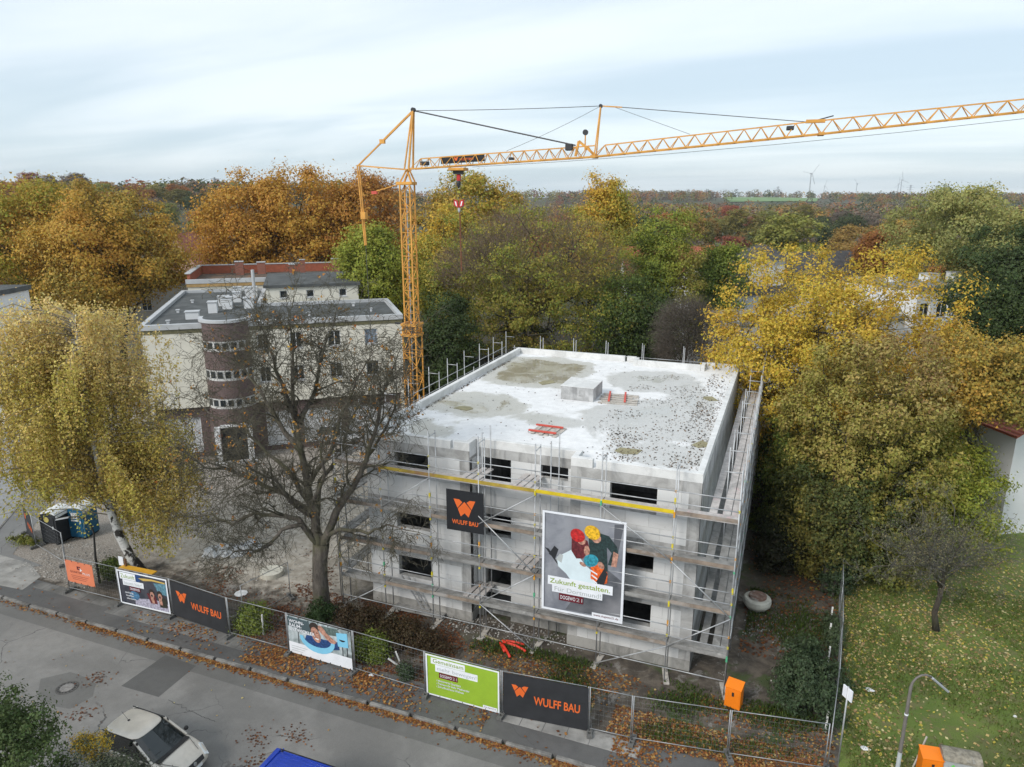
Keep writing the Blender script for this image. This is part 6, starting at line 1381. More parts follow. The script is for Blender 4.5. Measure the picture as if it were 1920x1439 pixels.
def twiggy(t, c, r, n, rg, col, L=.9, rad=.012, low=-.2, up=.6):
    """bare outer twigs, one part"""
    dd = unit(rg.normal(size=(n * 2, 3))); dd = dd[dd[:, 2] > low][:n]; rr_ = rg.uniform(.45, 1.0, (len(dd), 1)) ** .6
    rr_ = rr_ * (1 + .16 * SNoise(rg, 2.2)(dd)[:, None]); P = dd * r * rr_ + (c - np.array(t.location)); P[:, 2] = np.maximum(P[:, 2], .3)
    v = unit(dd + rg.normal(size=dd.shape) * .45 + np.array([0, 0, up])); l = L * rg.uniform(.4, 1.3, (len(dd), 1))
    m1 = P + v * l * .5; v2 = unit(v + rg.normal(size=v.shape) * .35); m2 = m1 + v2 * l * .6; v3 = unit(v + rg.normal(size=v.shape) * .5); m3 = m1 + v3 * l * .45
    o1 = np.full(len(dd), rad); o2 = o1 * .6; o3 = o1 * .3
    put('twigs', seg_mesh('twigs', np.vstack([P, m1, m1]), np.vstack([m1, m2, m3]), np.r_[o1, o2, o2], np.r_[o2, o3, o3], twigm, np.asarray(col) * rg.uniform(.7, 1.3, (len(dd) * 3, 1))), t, kind='stuff')
twiggy(ht, hc, hr * .97, 5500, hrg, (0.19, 0.14, 0.105), 1.3, .013, .0)
bt, bc_, br_, bcc, brg = tree('hawthorn_tree', 'low leafless grey brown tree behind the rear right parapet', (1228, 1352, 560, 720), 57, None, ((.06, .05, .04), (.09, .075, .06)), 5000, .06, 34, trunk_r=.15, clump=.9)
twiggy(bt, bc_, br_ * .95, 4200, brg, (0.13, 0.11, 0.09), 1.1, .010, -.6, .2)
# right hand trees
mt_, mc_, mr_, mcc, mrg = tree('maple_tree', 'large golden yellow maple right of the new building', (1352, 1785, 492, 900), 47, (1500, 985), (LGRN, LGRN, GOLD, YEL, (0.50, 0.40, 0.05), YEL), 88000, .10, 41, lobes=18, clumps=620, clump=.85, trunk_r=.28, sub=260, hgrad=.34, flat_=.75, low=-.6, inner=.6)
tree('maple_tree', 'large brown and green big leaved maple in front of the golden maple', (1475, 1755, 655, 1105), 37.5, (1545, 1110), ((0.08, 0.10, 0.03), (0.15, 0.165, 0.04), (0.27, 0.26, 0.05), (0.34, 0.29, 0.07), (0.40, 0.32, 0.10), (0.24, 0.15, 0.06)), 62000, .10, 42, lobes=20, clumps=460, clump=.55, trunk_r=.22, sub=140, hang=.5, hgrad=.25, flat_=.9, low=-.85)
tree('maple_tree', 'dark green young maple under the big leaved maple at the fence end', (1455, 1700, 880, 1115), 36.2, (1560, 1120), (DGRN, DGRN, (0.10, 0.115, 0.035), OLV), 26000, .085, 143, lobes=8, clumps=200, clump=.6, trunk_r=.1, sub=60, hang=.4, low=-.9)
tree('maple_tree', 'smaller brown green maple between the scaffolding and the big leaved maple', (1415, 1560, 800, 1090), 41, (1480, 1060), (DGRN, DGRN, GRN, OLV), 20000, .09, 43, lobes=7, clumps=160, clump=.6, trunk_r=.12, sub=50, hang=.4)
tree('hazel_tree', 'yellow green bushy tree in front of the white gabled house', (1690, 1872, 832, 1065), 37.5, None, (GRN, GRN, LGRN, LGRN, YEL), 24000, .085, 44, trunk_r=.14, clump=.6, hgrad=.2, lobes=8)
tree('field_maple_tree', 'olive yellow tree above the white gabled house', (1735, 1950, 630, 800), 38.6, None, (OLV, OLV, GOLD, (0.25, 0.19, 0.06)), 24000, .10, 45, trunk_r=.18, clump=.75)
tree('willow_tree', 'pale silvery green willow at the right edge', (1688, 1990, 352, 560), 76, None, ((.25, .27, .10), (.30, .30, .10), (.36, .33, .10)), 46000, .14, 46, trunk_r=.4, clump=1.2, hang=.3)
tree('oak_tree', 'dark green oak at the right edge in front of the willow', (1795, 2010, 425, 680), 62, None, (DGRN, DGRN, (.06, .085, .03)), 36000, .13, 47, trunk_r=.35, clump=1.0, low=-.5)
tree('beech_tree', 'rust brown beech beside the dark roofed house', (1608, 1672, 432, 520), 88, None, (RUST, (.22, .09, .04)), 9000, .16, 48, trunk_r=.2, clump=1.0, lobes=5, clumps=80)
tree('hazel_tree', 'dark green thicket along the right side scaffolding', (1402, 1470, 790, 1020), 49, None, (DGRN, DGRN, GRN), 12000, .09, 49, trunk_r=.08, clump=.6, lobes=5, clumps=90)
tree('hazel_tree', 'brown green thicket behind the big leaved maple', (1640, 1850, 760, 960), 45, None, (OLV, (.1, .1, .03), (.16, .13, .05)), 18000, .09, 50, trunk_r=.1, clump=.7, lobes=7, clumps=120)
# small bare tree on the lawn
TW = .006
def grow(segs, rg, p, d, L, r, lvl, maxl, trop, wob, kids, n=6):
    """one branch as a chain of segments with side branches"""
    st = L / n; pts = []
    for i in range(n):
        d = unit(d + rg.normal(size=3) * wob[lvl] + np.array([0, 0, trop[lvl] * (1 if i < n * .65 or lvl < maxl else -1.3)])); q = p + d * st
        ra, rb = r * (1 - .75 * i / n), r * (1 - .75 * (i + 1) / n); segs.append((p, q, max(ra, TW), max(rb, TW * .8), lvl)); pts.append((q, d, rb)); p = q
    if lvl < maxl:
        for k in range(kids[lvl]):
            q, dd, rb = pts[rg.integers(max(1, n // 4), n)]; side = unit(np.cross(dd, rg.normal(size=3))); ang = rg.uniform(.5, 1.1)
            grow(segs, rg, q, unit(dd * math.cos(ang) + side * math.sin(ang)), L * rg.uniform(.38, .68), max(rb * .62, .005), lvl + 1, maxl, trop, wob, kids, max(4, n - 1))
def chains(name, label, base, limbs, rg, maxl, trop, wob, kids, barkm, twcol, trunk, group=None, droop=False):
    t = thing(name, label, 'tree', tuple(base), 0, group); big, segs = MB(), []
    big.tube([tuple(np.asarray(p) - base) for p, _ in trunk], [r for _, r in trunk], 12)
    for pts, r0, L1, n1 in limbs:
        pts = [np.asarray(p) - base for p in pts]; n = len(pts)
        dense = []
        for i in range(n - 1):
            for k in range(3): dense.append(pts[i] + (pts[i + 1] - pts[i]) * k / 3 + rg.normal(size=3) * .03)
        dense.append(pts[-1]); m_ = len(dense); rs = [max(r0 * (1 - .88 * (i / (m_ - 1)) ** .8), .022) for i in range(m_)]
        big.tube([tuple(p) for p in dense], rs, 8)
        for k in range(n1):
            i = int(m_ * rg.uniform(.22, 1) ** .8) - 1; i = max(1, min(m_ - 2, i)); dd = unit(dense[i + 1] - dense[i - 1]); side = unit(np.cross(dd, rg.normal(size=3))); a = rg.uniform(.5, 1.2)
            grow(segs, rg, dense[i], unit(dd * math.cos(a) + side * math.sin(a) + np.array([0, 0, .15])), L1 * rg.uniform(.5, 1.15) * (1.2 - .5 * i / m_), max(rs[i] * .45, .02), 0, maxl, trop, wob, kids)
        for k in range(n1 * 2 if droop else 0):            # shoots hanging from the limbs
            i = rg.integers(2, m_); grow(segs, rg, dense[i] + rg.normal(size=3) * .05, unit(rg.normal(size=3) * .6 + np.array([0, 0, -.3])), rg.uniform(.5, 1.7), .012, maxl - 1, maxl, (0, 0, -.16, -.1), wob, (0, 0, 3, 0), 6)
        grow(segs, rg, dense[-1], unit(dense[-1] - dense[-2]), L1 * .8, rs[-1], 0, maxl, trop, wob, kids)
    big.build('trunk', barkm, t, smooth=True)
    sg = [np.array([s[j] for s in segs]) for j in range(5)]
    c = np.asarray(twcol)[None] * rg.uniform(.65, 1.35, (len(segs), 1))
    thick = sg[2] > .018
    put('branches', seg_mesh('branches', *(a[thick] for a in sg[:4]), twigm, c[thick], 5), t, kind='stuff')
    put('twigs', seg_mesh('twigs', *(a[~thick] for a in sg[:4]), twigm, c[~thick]), t, kind='stuff')
    return t, sg
def leaves_on(t, P, size, pal, rg, name='leaves'):
    V, Q = leaf_quads(P, size, rg); put(name, fast_mesh(name, V, Q, leafm, np.repeat(pick_cols(P, pal, rg, 1.0, .8), 3, 0)), t, kind='stuff')
rg = np.random.default_rng(77); b0 = np.array(G(1755, 1182)); dB = -b0[0] * _sy + b0[1] * _cy
PX = lambda x, y, dd=0.0: np.array(D(x, y, dB + dd))
fork = PX(1765, 1100)
limbs = [([fork, PX(1745, 1060, dz), PX(xa, ya, dz * 2)], .09, 1.7, 9) for xa, ya, dz in ((1700, 990, -.6), (1730, 965, .8), (1660, 1030, .3), (1645, 1062, -.8))] + [([fork, PX(1780, 1060, dz), PX(xa, ya, dz * 2)], .09, 1.7, 9) for xa, ya, dz in ((1820, 985, -.5), (1790, 960, .7), (1858, 1030, .4), (1868, 1060, -.7))]
ct, sg = chains('crab_apple_tree', 'small leafless grey tree standing on the leaf strewn lawn', b0, limbs, rg, 2, (.0, .02, .05), (.22, .26, .3), (6, 5, 0), bark, (0.11, 0.105, 0.09), [(b0, .17), (PX(1752, 1150), .13), (PX(1762, 1120), .12), (fork, .11)])
k = sg[4] == 2; P = sg[1][k][::2]; P = P + rg.normal(size=P.shape) * .12; leaves_on(ct, P, .036, ((.16, .17, .09), (.22, .22, .12), (.26, .24, .12), (.2, .16, .09)), rg)
# the bare chestnut in front of the building
rg = np.random.default_rng(5); b0 = np.array(G(604, 1152)); dB = -b0[0] * _sy + b0[1] * _cy
L_ = lambda dd, *q: [np.array(D(x, y, dB + dd * i / (len(q) - 1))) for i, (x, y) in enumerate(q)]
limbs = [
    (L_(0.3, (600, 1030), (590, 975), (578, 915), (566, 850), (556, 790), (548, 725), (550, 660), (541, 600)), .27, 2.6, 16),
    (L_(-1.0, (606, 1025), (632, 960), (660, 915), (688, 860), (706, 800), (718, 740), (738, 690)), .24, 2.5, 16),
    (L_(-2.2, (602, 1010), (640, 992), (690, 1000), (725, 985), (765, 995)), .14, 1.9, 10),
    (L_(1.5, (598, 1020), (560, 972), (520, 968), (478, 962), (436, 985), (398, 965), (352, 968)), .17, 2.1, 15),
    (L_(-2.0, (598, 1025), (565, 985), (530, 992), (507, 1020), (478, 1036), (450, 1030), (424, 1046)), .15, 1.7, 11),
    (L_(-1.2, (588, 960), (530, 925), (480, 905), (430, 880), (385, 878), (348, 850)), .17, 2.2, 15),
    (L_(2.6, (566, 850), (520, 790), (488, 735), (455, 690), (415, 662)), .14, 2.2, 14),
    (L_(-1.5, (556, 790), (528, 720), (505, 650), (482, 598)), .13, 2.2, 14),
    (L_(1.2, (560, 800), (588, 735), (606, 660), (628, 596)), .14, 2.2, 15),
    (L_(-2.4, (580, 905), (620, 850), (640, 780), (668, 715), (700, 660)), .14, 2.1, 14),
    (L_(3.0, (585, 950), (540, 880), (500, 850), (455, 800), (400, 780), (365, 752)), .14, 2.2, 13),
    (L_(-3.4, (596, 1000), (590, 940), (610, 890), (600, 840), (620, 790)), .15, 2.0, 13),
    (L_(3.4, (592, 990), (600, 900), (640, 850), (655, 790), (690, 740)), .15, 2.0, 12),
    (L_(-3.0, (590, 970), (540, 940), (515, 900), (470, 880), (450, 850)), .13, 1.9, 12),
    (L_(-1.0, (690, 855), (725, 800), (745, 745), (742, 690)), .09, 1.7, 9)]
trunk = [(b0 + np.array([0, 0, -.05]), .54), (np.array(D(603, 1128, dB)), .42), (np.array(D(600, 1085, dB)), .37), (np.array(D(600, 1050, dB)), .36), (np.array(D(602, 1020, dB)), .40)]
TW = .009
limbs = [(a, r * .98, l, int(n * 1.3)) for a, r, l, n in limbs]
ht2, sg = chains('horse_chestnut_tree', 'big gnarled nearly leafless horse chestnut left of the scaffolding', b0, limbs, rg, 3, (.015, -.04, -.075, -.09), (.22, .24, .26, .24), (7, 5, 1, 0), bark_c, (0.092, 0.084, 0.06), trunk, droop=True)
P = sg[1][sg[4] == 3][::85]; P = P[(P[:, 2] > 4) & (rg.uniform(size=len(P)) < .2 + .55 * (P[:, 2] > 8))]; P = np.repeat(P, 4, 0) + rg.normal(size=(len(P) * 4, 3)) * .09
leaves_on(ht2, P, .075, (BRN, ORG, (0.42, 0.14, 0.03), GOLD), rg)
V, Q, cols, _ = make_crown(np.random.default_rng(3), (.3, -.5, .55), (.75, .55, .65), 4, 60, 3500, .05, .28, (DGRN, (.02, .05, .02)))
put('ivy', fast_mesh('ivy', V, Q, leafm, cols), ht2, label='dark ivy at the foot of the trunk')
# the weeping birch
rg = np.random.default_rng(9); b0 = np.array(G(272, 1078)); dB = -b0[0] * _sy + b0[1] * _cy
BP = lambda x, y, dd=0: np.array(D(x, y, dB + dd))
tr = [(b0, .30), (BP(245, 1045), .25), (BP(222, 1000), .22), (BP(205, 950), .20), (BP(190, 890), .17), (BP(172, 815), .14), (BP(155, 730), .11), (BP(146, 650), .07), (BP(142, 590), .04)]
bt = thing('weeping_birch', 'weeping birch with golden hanging foliage and white trunk behind the left fence', 'tree', tuple(b0))
MB().tube([tuple(p - b0) for p, _ in tr], [r for _, r in tr], 12).build('trunk', birch_bark(), bt, smooth=True)
tips, P0, P1, A, B = [], [], [], [], []
for i in range(200):                                # arching boughs
    k = rg.uniform(2.6, 7.8); j = int(k); s0 = tr[j][0] + (tr[j + 1][0] - tr[j][0]) * (k - j); az = rg.uniform(0, 2 * math.pi); reach = rg.uniform(1.2, 5.3) * (1.15 - .085 * max(0, k - 4)) * (1.0 if k > 3.2 else .9)
    rise = rg.uniform(.8, 2.6) * (1.25 - .09 * k); p = s0
    if i % 3 == 1: az = R(180 + 21) + rg.uniform(-.9, .9); reach = rg.uniform(3.0, 7.2)
    if i % 5 == 0: k = rg.uniform(3.0, 5.0); j = int(k); s0 = tr[j][0] + (tr[j + 1][0] - tr[j][0]) * (k - j); p = s0; az = rg.uniform(-.5, 1.1); reach = rg.uniform(2.6, 4.8); rise = rg.uniform(.6, 1.6)
    for n in range(7):
        f = (n + 1) / 7; q = s0 + np.array([math.cos(az) * reach * f, math.sin(az) * reach * f, rise * math.sin(f * 2.0) - .9 * f * f]) + rg.normal(size=3) * .06
        P0.append(p); P1.append(q); A.append(.05 * (1 - .8 * n / 7)); B.append(.05 * (1 - .8 * f)); p = q
        if n > 0: tips += [q] * (2 if n < 2 else 3 if n < 5 else 4)
put('boughs', seg_mesh('boughs', np.array(P0) - b0, np.array(P1) - b0, np.array(A) * .7, np.array(B) * .7, twigm, (0.22, 0.19, 0.14), 4), bt, kind='stuff')
LP, S0_, S1_ = [], [], []
for q in tips:                                     # hanging strands
    L = rg.uniform(.6, 3.9) * (1.15 if q[2] < 9 else 1.0); n = max(4, int(L / .22)); p = q.copy(); d = np.array([rg.normal() * .3, rg.normal() * .3, -.5])
    for m_ in range(n):
        d = unit(d * .75 + np.array([rg.normal() * .10, rg.normal() * .10, -.45])); p2 = p + d * L / n
        if p2[2] < (4.2 + max(0, 25.5 - p2[1]) * .42 + .4 * math.sin(p2[1] * 5 + p2[0] * 3) if p2[0] + 1.27 * (p2[1] - 22.6) < -29.8 or p2[1] < 25.2 else 1.0): break
        S0_.append(p); S1_.append(p2); kk = rg.integers(2, 7); LP.append(p + (p2 - p) * rg.uniform(0, 1, (kk, 1)) + rg.normal(size=(kk, 3)) * .075); p = p2
S0_, S1_ = np.array(S0_), np.array(S1_); S0_, S1_ = S0_[::2], S1_[::2]; put('strands', seg_mesh('strands', S0_ - b0, S1_ - b0, np.full(len(S0_), .007), np.full(len(S0_), .005), twigm, (0.12, 0.09, 0.05)), bt, kind='stuff')
LP.append(np.repeat(np.array(tips), 11, 0) + rg.normal(size=(len(tips) * 11, 3)) * np.array([.22, .22, .26]) + np.array([0, 0, .06])); LP = np.vstack(LP); LP = LP[rg.uniform(size=len(LP)) < .86]; V, Q = leaf_quads(LP - b0, .058, rg, 0.0, .7, .6)
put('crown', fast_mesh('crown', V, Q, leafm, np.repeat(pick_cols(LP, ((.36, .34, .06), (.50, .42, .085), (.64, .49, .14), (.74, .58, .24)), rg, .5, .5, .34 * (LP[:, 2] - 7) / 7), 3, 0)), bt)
print('birch leaves', len(LP), 'chestnut segs', len(sg[0]))

# shrubs
def shrub(name, label, c, r, pal, n, leaf, seed, clumps=90, clump=.35, group=None, **k):
    rg = np.random.default_rng(seed); b = np.array([c[0], c[1], c[2] - r[2] if len(c) > 2 else 0.0]); b[2] = max(0, min(b[2], .0)) if len(c) < 3 else 0.0
    cc = np.array([c[0], c[1], r[2] * .85 if len(c) < 3 else c[2]]) - b
    V, Q, cols, tg = make_crown(rg, cc, np.asarray(r, float), 6, clumps, int(n * 1.35), leaf * .92, clump, pal, low=-.8, **k)
    t = thing(name, label, 'shrub', tuple(b), 0, group); put('foliage', fast_mesh('foliage', V, Q, leafm, cols), t); put('stems', trunk_mesh(rg, b * 0, cc * np.array([1, 1, .8]), .06, tg, 26, bark), t)
JUN = ((.035, .06, .028), (.06, .09, .042), (.085, .115, .055))
a = G(1530, 1340); shrub('juniper_shrub', 'spreading dark juniper inside the fence corner beside the lawn', (a.x - .3, a.y + 1.0), (1.3, 2.2, 1.0), JUN, 12000, .06, 61)
a = G(1500, 1240); shrub('juniper_shrub', 'smaller dark juniper farther along the lawn fence', (a.x + .2, a.y - .6), (.8, 1.1, .6), JUN, 5000, .06, 62)
a = G(1575, 1215); shrub('ivy_shrub', 'dark ivy climbing the middle of the lawn fence', (3.45, 32.6), (.3, 1.5, .45), JUN, 3000, .06, 63)
a = G(1585, 1115); shrub('ivy_shrub', 'dark shrub at the far end of the lawn fence', (3.9, 38.2), (.9, 1.6, 1.1), JUN, 7000, .07, 64)
a = G(468, 1186); shrub('forsythia_shrub', 'bright green shrub behind the bare fence panel left of the smiling man banner', (a.x, a.y + .3), (.85, .7, .75), (GRN, GRN, LGRN), 6000, .05, 65)
a = G(700, 1235); shrub('forsythia_shrub', 'bright green shrub behind the fence left of the lime banner', (a.x - .2, a.y + .1), (.9, .6, .6), (GRN, GRN, LGRN, YEL), 5000, .05, 66)
a = G(760, 1270); shrub('cotoneaster_shrub', 'small dark shrub at the fence base left of the lime banner', (a.x, a.y), (.4, .35, .35), JUN, 1500, .045, 67, 40, .2)
a = G(215, 1085); shrub('laurel_shrub', 'dark green shrub beside the striped barrier', (a.x, a.y), (.8, .6, .6), (DGRN, GRN), 3500, .05, 68)
a = G(50, 1010); shrub('grass_shrub', 'low green weeds at the foot of the dark toilet cabin', (a.x + .6, a.y - .5), (1.0, .5, .25), (GRN, OLV), 1500, .05, 69, 40, .2)
shrub('elder_shrub', 'tall green elder bush at the bottom left corner', (-22.6, 12.3, 2.6), (2.3, 1.6, 1.9), (DGRN, (.075, .11, .035), (.10, .14, .045)), 16000, .055, 70, 150, .42, hang=.2)
shrub('privet_shrub', 'dark grey green privet bush in front of the beige car', (-18.9, 12.6, 1.6), (2.2, 1.2, 1.4), ((.05, .06, .04), (.075, .09, .055), (.10, .115, .07)), 15000, .04, 71, 150, .35)
shrub('spiraea_shrub', 'yellow green sprigs beside the rear of the beige car', (-20.3, 13.5, 2.3), (.6, .4, .4), (LGRN, YEL, LGRN), 2500, .035, 72, 40, .25)
shrub('hydrangea_shrub', 'brown dry undergrowth in front of the scaffolding', (-14.8, 25.2), (2.2, 1.1, .5), ((.05, .04, .025), (.09, .06, .03), (.06, .06, .025)), 6000, .05, 73, 110, .35)
shrub('hydrangea_shrub', 'brown dry undergrowth right of the chestnut trunk', (-17.6, 25.4), (1.6, 1.0, .5), ((.05, .04, .025), (.09, .06, .03)), 4500, .05, 74, 90, .35)
for i, (x, y, w, lab) in enumerate(((1425, 1000, 1.6, 'nearest'), (1432, 940, 1.8, 'second'), (1440, 880, 2.0, 'third'), (1445, 830, 2.2, 'farthest'))):
    a = G(x + 25, y + 60); shrub('undergrowth_shrub', lab + ' dark undergrowth bush beside the right side scaffolding', (max(a.x, .9), a.y), (w * .8, w, w * .8), (DGRN, (.03, .03, .015), (.06, .05, .02)), 5000, .08, 80 + i, 80, .5)
for i in range(6):
    s = -21 + i * 4.4; shrub('undergrowth_shrub', ['leftmost', 'second', 'third', 'fourth', 'fifth', 'rightmost'][i] + ' dark understorey bush along the rear of the new building', (s, 55.5 + 1.2 * math.sin(i * 2)), (2.6, 1.8, 2.3), (DGRN, (.03, .04, .018), (.05, .05, .02)), 6000, .10, 90 + i, 90, .7)
# ------------------------------------------------------------------ the wood in the valley and on the ridge
def proto(seed, kind):
    rg = np.random.default_rng(seed); r = np.array([1, 1, {0: .95, 1: 1.25, 2: .85}[kind]]) * 5.0; c = np.array([0, 0, 5.5 + r[2]])
    V, Q, cols, cc = make_crown(rg, c, r, 9, 170, 9000, .26, 1.2, ((.75,) * 3, (.95,) * 3, (1.1,) * 3), nzs=.8, low=-.5, leaf_top=1.0 if kind < 2 else .8)
    V[:, 2] -= 2.5
    return fast_mesh('crown', V, Q, leafm, cols), seg_mesh('trunk', [[0, 0, 0], [0, 0, 4]], [[0, 0, 4], [.3, .2, 8]], [.35, .28], [.28, .15], bark, None, 6)
PR = [proto(200 + i, i % 3) for i in range(7)]
WC = {'rust orange': (.38, .165, .045), 'golden': (.44, .29, .05), 'olive': (.21, .18, .045), 'dark green': (.085, .105, .04), 'yellow green': (.26, .26, .06), 'grey brown': (.20, .155, .115), 'russet red': (.32, .10, .055), 'ochre': (.32, .205, .055)}
rg = np.random.default_rng(42); n_w = 0
def wood_tree(X, Y, h, cname, where):
    global n_w
    z = float(terrain_z(X, Y)); s, t = LF(X, Y); cm, tm = PR[rg.integers(0, len(PR))]; k = h / 15.0
    o = put('woodland_tree', cm, None, (s, t, max(z, 0) - .1), (0, 0, rg.uniform(0, 6.28))); kx = k * rg.uniform(.95, 1.3); o.scale = (kx, kx, k)
    x_ = 960 + FPX * X / Y; zone = ('above the rear parapet' if x_ < 1300 else 'above the dark roofed house' if x_ < 1520 else 'above the golden maple' if x_ < 1700 else 'left of the willow') if 'right of' in where else ('at the far left' if x_ < 205 else 'above the garden sheds') if 'ridge' in where else 'at the middle of the picture' if 'hornbeam' in where else 'left of the crane'
    dep = 'nearby' if Y < 150 else 'midway' if Y < 260 else 'far off'
    tag(o, ('small ' if h < 11 else 'tall ' if h > 14.5 else '') + cname + ' tree ' + (where if 'ridge' in where or 'plane' in where else 'in the wood') + ' ' + zone + ' ' + dep, 'tree', cname + ' trees ' + where); c = np.array(WC[cname]) * rg.uniform(.8, 1.2); o.color = (*c, 1); put('trunk', tm, o); n_w += 1
def row(d, x0, x1, where, names, h0, h1, gap=9.5):
    w = (x1 - x0) * d / FPX; n = max(1, int(w / gap))
    for i in range(n):
        x = x0 + (x1 - x0) * (i + rg.uniform(.1, .9)) / n; dd = d * rg.uniform(.95, 1.05); wood_tree((x - 960) / FPX * dd * 1.02, dd, rg.uniform(h0, h1), names[rg.integers(0, len(names))], where)
A_ = list(WC)
right = ['rust orange', 'ochre', 'olive', 'olive', 'dark green', 'yellow green', 'grey brown', 'grey brown', 'golden', 'russet red', 'dark green']
for d, a, b_ in ((112, 1180, 1340), (112, 1640, 1760), (126, 1170, 1350), (128, 1580, 1800), (142, 1160, 1900), (162, 1150, 1930), (186, 1150, 1930), (215, 1150, 1930), (250, 1150, 1930), (292, 1150, 1930), (342, 1150, 1930), (400, 1150, 1930)): row(d, a, b_, 'right of the hornbeam', right, 9 if d < 150 else 11, 13 if d < 150 else 16.5, 9.5 + d * .012)
for d in (130, 170, 215, 270): row(d, 960, 1160, 'behind the hornbeam', ['grey brown', 'rust orange', 'dark green'], 15, 18, 11)
for d in (122, 150): row(d, -60, 300, 'behind the plane trees', ['olive', 'rust orange', 'dark green', 'ochre'], 9, 13, 11); row(d, 430, 560, 'behind the plane trees', ['olive', 'rust orange', 'dark green', 'ochre'], 9, 13, 11)
for d in (245, 270, 300, 330, 365, 400, 440): row(d, 205, 470, 'on the left ridge', ['olive', 'rust orange', 'dark green', 'grey brown', 'rust orange', 'yellow green', 'ochre'], 8, 12.5, 10.5)
for d in (380, 420, 460): row(d, -40, 205, 'on the left ridge', ['rust orange', 'russet red', 'grey brown', 'rust orange', 'olive'], 13, 16, 11)
print('woodland trees', n_w)
def far_wood(name, label, spots, seed, size, per=110):
    rg = np.random.default_rng(seed); S = np.array([[*LF(x, y), max(float(terrain_z(x, y)), 0) + h * .45] for x, y, h in spots]); hh = np.array([h for *_, h in spots]); N = len(S)
    dd = unit(rg.normal(size=(N * per, 3))); dd[:, 2] = np.where(dd[:, 2] < -.2, dd[:, 2] * .9, dd[:, 2]); i = np.repeat(np.arange(N), per)
    P = S[i] + dd * (hh[i] * .45)[:, None] * np.array([1.05, 1.05, 1.1]) * rg.uniform(.75, 1.05, (N * per, 1))
    names = np.array(list(WC.values())); tc = names[rg.choice(len(names), N, p=[.2, .05, .2, .17, .05, .2, .05, .08])] * rg.uniform(.7, 1.15, (N, 1)); cols = tc[i] * rg.uniform(.85, 1.12, (N * per, 1))
    V, Q = leaf_quads(P, size * hh[i] * rg.uniform(.7, 1.2, N * per), rg, .6, .8, 0., dd, 2.2)
    tag(put(name, fast_mesh(name, V, Q, leafm, np.repeat(cols, 3, 0))), label, 'wood', kind='stuff')
sp = []
for d in np.geomspace(445, 930, 14):
    for i in range(int(d * .66 / (10 + d * .006))): X = rg.uniform(.10, .80) * d; sp.append((X, d * rg.uniform(.96, 1.04), rg.uniform(13, 18)))
far_wood('far_wood', 'autumn wood filling the valley far behind the right hand trees', sp, 51, .06)
sp = []
for d in np.geomspace(1440, 1900, 7):
    for i in range(int(d * .95 / 20)): sp.append((rg.uniform(-.25, .85) * d, d * rg.uniform(.98, 1.02), rg.uniform(13, 19)))
for d in np.linspace(960, 1420, 12):
    for i in range(int(d * .75 / 16)):
        u_ = rg.uniform(.05, .80)
        if not (.27 < u_ < .44 and d > 985): sp.append((u_ * d, d * rg.uniform(.98, 1.02), rg.uniform(11, 15)))
far_wood('horizon_wood', 'distant wooded hills along the horizon on the right', sp, 52, .085, 60)
sp = []
for d in np.geomspace(475, 640, 6):
    for i in range(int(d * .85 / 9.5)): sp.append((rg.uniform(-.80, -.12) * d, d * rg.uniform(.96, 1.04), rg.uniform(13, 17)))
for d in (460, 600, 800, 1100):
    for i in range(int(d * .5 / 11)): sp.append((rg.uniform(-.18, .3) * d, d * rg.uniform(.96, 1.04), rg.uniform(13, 17)))
far_wood('ridge_wood', 'rust coloured wood along the crest of the ridge on the left', sp, 53, .07)
# allotment sheds on the slope between the plane trees
for i, (x, y, lab) in enumerate(((345, 428, 'leftmost'), (360, 424, 'second'), (376, 427, 'third'), (390, 420, 'rightmost'))):
    d = 215 + 8 * i; p = D(x, y, d); X_, Y_ = p.x * _cy + p.y * _sy, -p.x * _sy + p.y * _cy; z = float(terrain_z(X_, Y_))
    t = thing('garden_shed', lab + ' pale garden shed on the slope between the plane trees', 'shed', (p.x, p.y, z), R(20 * i)); boxm('wall', white_r, -2, 2, -1.5, 1.5, 0, 2.4, t); MB().add([(-2.3, -1.8, 2.4), (2.3, -1.8, 2.4), (2.3, 1.8, 2.4), (-2.3, 1.8, 2.4), (-2.3, 0, 3.5), (2.3, 0, 3.5)], [(0, 1, 5, 4), (2, 3, 4, 5), (0, 4, 3), (1, 2, 5), (3, 2, 1, 0)]).build('roof', capm, t)

# ------------------------------------------------------------------ fallen leaves, weeds, rubble
def scatter(name, label, P, size, pal, seed, tilt=.25, kind_cat='leaves'):
    rg = np.random.default_rng(seed); N = len(P); nrm = rg.normal(size=(N, 3)) * tilt; nrm[:, 2] += 1; nrm = unit(nrm); a = rg.normal(size=(N, 3)); a = unit(a - nrm * (a * nrm).sum(1, keepdims=True)); b = np.cross(nrm, a)
    sz = size * rg.uniform(.55, 1.25, (N, 1)); V = np.empty((N, 4, 3)); V[:, 0] = P + a * sz; V[:, 1] = P + b * sz * .75; V[:, 2] = P - a * sz; V[:, 3] = P - b * sz * .75
    V[:, :, 2] += np.maximum(0, P[:, 2].min() + .004 - V[:, :, 2].min(1))[:, None]
    pal = np.asarray(pal, float); cols = pal[rg.integers(0, len(pal), N)] * rg.uniform(.7, 1.25, (N, 1))
    tag(put(name, fast_mesh(name, V.reshape(-1, 3), np.arange(N * 4).reshape(-1, 4), leafm, np.repeat(cols, 4, 0))), label, kind_cat, kind='stuff')
def area(n, s0, s1, t0, t1, z, rg, fall=None, nzs=1.2, thr=-9):
    P = np.stack([rg.uniform(s0, s1, n), rg.uniform(t0, t1, n), np.full(n, z)], 1) + np.stack([np.zeros(n), np.zeros(n), rg.uniform(0.004, .03, n)], 1)
    if thr > -9: P = P[SNoise(np.random.default_rng(int(s0 * 7 + t0) % 997), nzs)(P) + rg.normal(0, .35, len(P)) > thr]
    return P
rg = np.random.default_rng(31)
